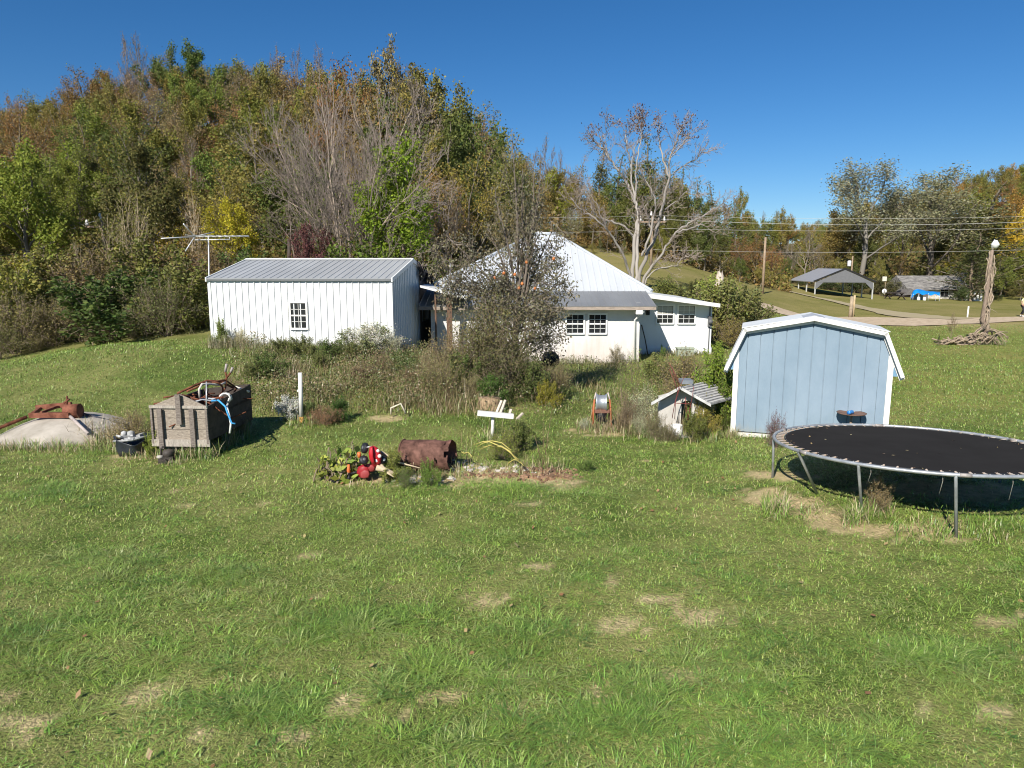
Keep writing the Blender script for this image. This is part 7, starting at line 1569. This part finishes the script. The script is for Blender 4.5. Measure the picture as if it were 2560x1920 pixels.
for tx, ty_ in ((1090, 640), (1115, 600), (1400, 640), (1425, 700), (1395, 560), (1120, 720), (1105, 690)):   # long arching outer boughs
    q = at(tx, ty_, APY+rga.uniform(-.5, .5)); p0 = tr0[5+rga.integers(3)]; mid_ = (p0+np.array(q))/2+np.array((0, 0, .45)); Q = np.array([(1-s)**2*p0+2*s*(1-s)*mid_+s*s*np.array(q) for s in np.linspace(0, 1, 12)]); out.append((Q, np.linspace(.035, .01, 12), 1))
    for j in range(3, 12):
        for _ in range(2): o2 = []; grow(rga, Q[j], nrm(np.array((rga.normal(0, .6), rga.normal(0, .6), rga.uniform(-.8, .5)))), rga.uniform(.35, .8), .012, 2, DROOP, out, tips)
ap = empty('apple_tree', ab, 0, 'straggly apple tree with a few orange fruits in front of the house', 'tree')
ap.scale = (.95, .95, 1)
m1 = tubes_mesh('apple_wood', [l for l in out if l[2] <= 1], sides=(9, 6, 4)); m1.materials.append(BARK); o = link('trunk', off(m1, ab), ap); o.color = (.17, .14, .115, 1)
m2 = tubes_mesh('apple_twigs', [l for l in out if l[2] > 1], sides=(4, 4, 3, 3)); m2.materials.append(BARK); o = link('twigs', off(m2, ab), ap); o.color = (.25, .21, .175, 1)
Lp = tip_leaves(rga, tips, 15.0, .12); Lu = tip_leaves(rga, up_, 11.0, .10); Lc = np.concatenate([Lp, Lu])
V, F, C = leaf_quads(rga, Lc, .075, .5, .5, 0, .6); m3 = mesh_fast('apple_leaves', V, [F], C); m3.materials.append(LEAF); o = link('crown', off(m3, ab), ap); o.color = (.20, .18, .11, 1)
for i, (x, y) in enumerate(((500, 403), (667, 468), (565, 372), (778, 470), (905, 278), (690, 440), (640, 380), (720, 300))):
    t = MB(); q = Z6(x, y, APY-.3-.1*(i % 3)); t.lathe([(0, .042), (.02, .045), (.042, .02), (.045, -.005), (.03, -.035), (0, -.038)], q, 10); t.tube([q+Vector((0, 0, .035)), q+Vector((.01, .02, .09))], .003, 3)
    o = part(t, 'apple', M('apple_orange', (.55, .19, .06), .4, .2, 12), ap)
print('apple leaves', len(Lc), 'tw', len(out))
# ================================================================= labels for the hill trees
def zone(px):
    for lim, s in ((150, 'at the left photo edge'), (330, 'above the left brush'), (520, 'above the antenna left arm'), (640, 'above the antenna boom'), (820, 'above the shed window'), (1000, 'above the shed right end'), (1160, 'above the gap by the house'), (1330, 'above the house roof left'), (1480, 'above the house roof peak'), (1720, 'behind the big bare tree'), (1960, 'right of the big bare tree'), (2190, 'behind the carport'), (2400, 'behind the far house'), (9999, 'at the right photo edge')):
        if px < lim: return s
def band(px, top, Y):
    if top < skyline(px)+28: return 'on the skyline'
    if px < 1340: return 'high up' if top < 300 else 'halfway up' if top < 430 else 'low down'
    return 'high up' if top < skyline(px)+75 else 'halfway up' if top < skyline(px)+140 else 'low down'
from collections import defaultdict
GR = defaultdict(list)
for e, px, top, Y, cn, shp in AUTO:
    GR['%s %s %s %s' % (cn, shp, band(px, top, Y), zone(px))].append((px, e))
ORD = ['leftmost', 'second from left', 'third from left', 'fourth from left', 'fifth from left', 'sixth from left', 'seventh from left', 'eighth from left']
for lab, es in GR.items():
    es.sort(key=lambda q: q[0])
    for i, (px, e) in enumerate(es):
        e['label'] = lab if len(es) == 1 else lab+', '+('left one' if len(es) == 2 and i == 0 else 'right one' if len(es) == 2 else 'rightmost' if i == len(es)-1 else ORD[min(i, 7)])

for e, px, top, Y, cn, shp in AUTO:
    if top < skyline(px)-20: print('HIGH', e.name, round(px), round(top), round(skyline(px)), round(Y), cn, shp)
print({k: (round(v[3],2), round(v[4],2)) for k, v in PROTO.items()}); print('auto trees', len(AUTO))
# ================================================================= camera, sky, sun
cam = bpy.data.cameras.new('camera'); co = bpy.data.objects.new('camera', cam); COL.objects.link(co)
co.location = (0, 0, CAM_H); co.rotation_euler = (R(90)-PITCH, 0, 0)
cam.sensor_width = 36; cam.lens = 36*FPX/2560; cam.clip_end = 3000; cam.clip_start = .1
SC.camera = co
SUN_EL = R(37); az = math.atan2(.5, 1.0)     # light travels towards +Y and a little +X
sun = bpy.data.lights.new('sun', 'SUN'); sun.energy = 4.9; sun.angle = R(.55); sun.color = (1, .95, .86)
so = bpy.data.objects.new('sun', sun); COL.objects.link(so)
d = Vector((math.sin(az)*math.cos(SUN_EL), math.cos(az)*math.cos(SUN_EL), -math.sin(SUN_EL)))
so.rotation_euler = d.to_track_quat('-Z', 'Y').to_euler(); so.location = (-20, -40, 40)
w = bpy.data.worlds.new('World'); SC.world = w; w.use_nodes = True
nt = w.node_tree; bg = nt.nodes['Background']
sky = nt.nodes.new('ShaderNodeTexSky'); sky.sky_type = 'NISHITA'; sky.sun_disc = False
sky.sun_elevation = SUN_EL; sky.sun_rotation = math.atan2(-d.x, -d.y); sky.altitude = 200; sky.air_density = .9; sky.dust_density = 0; sky.ozone_density = 7.5
hs = nt.nodes.new('ShaderNodeHueSaturation'); hs.inputs['Saturation'].default_value = 1.17; hs.inputs['Value'].default_value = 1
nt.links.new(sky.outputs[0], hs.inputs['Color']); nt.links.new(hs.outputs[0], bg.inputs[0]); bg.inputs[1].default_value = .068
SC.view_settings.view_transform = 'Standard'; SC.view_settings.look = 'None'; SC.view_settings.exposure = .52; SC.view_settings.gamma = 1
SC.cycles.use_denoising = True; SC.cycles.filter_width = 1.05
SC.cycles.max_bounces = 6; SC.cycles.diffuse_bounces = 4; SC.cycles.glossy_bounces = 2; SC.cycles.transmission_bounces = 3; SC.cycles.transparent_max_bounces = 4
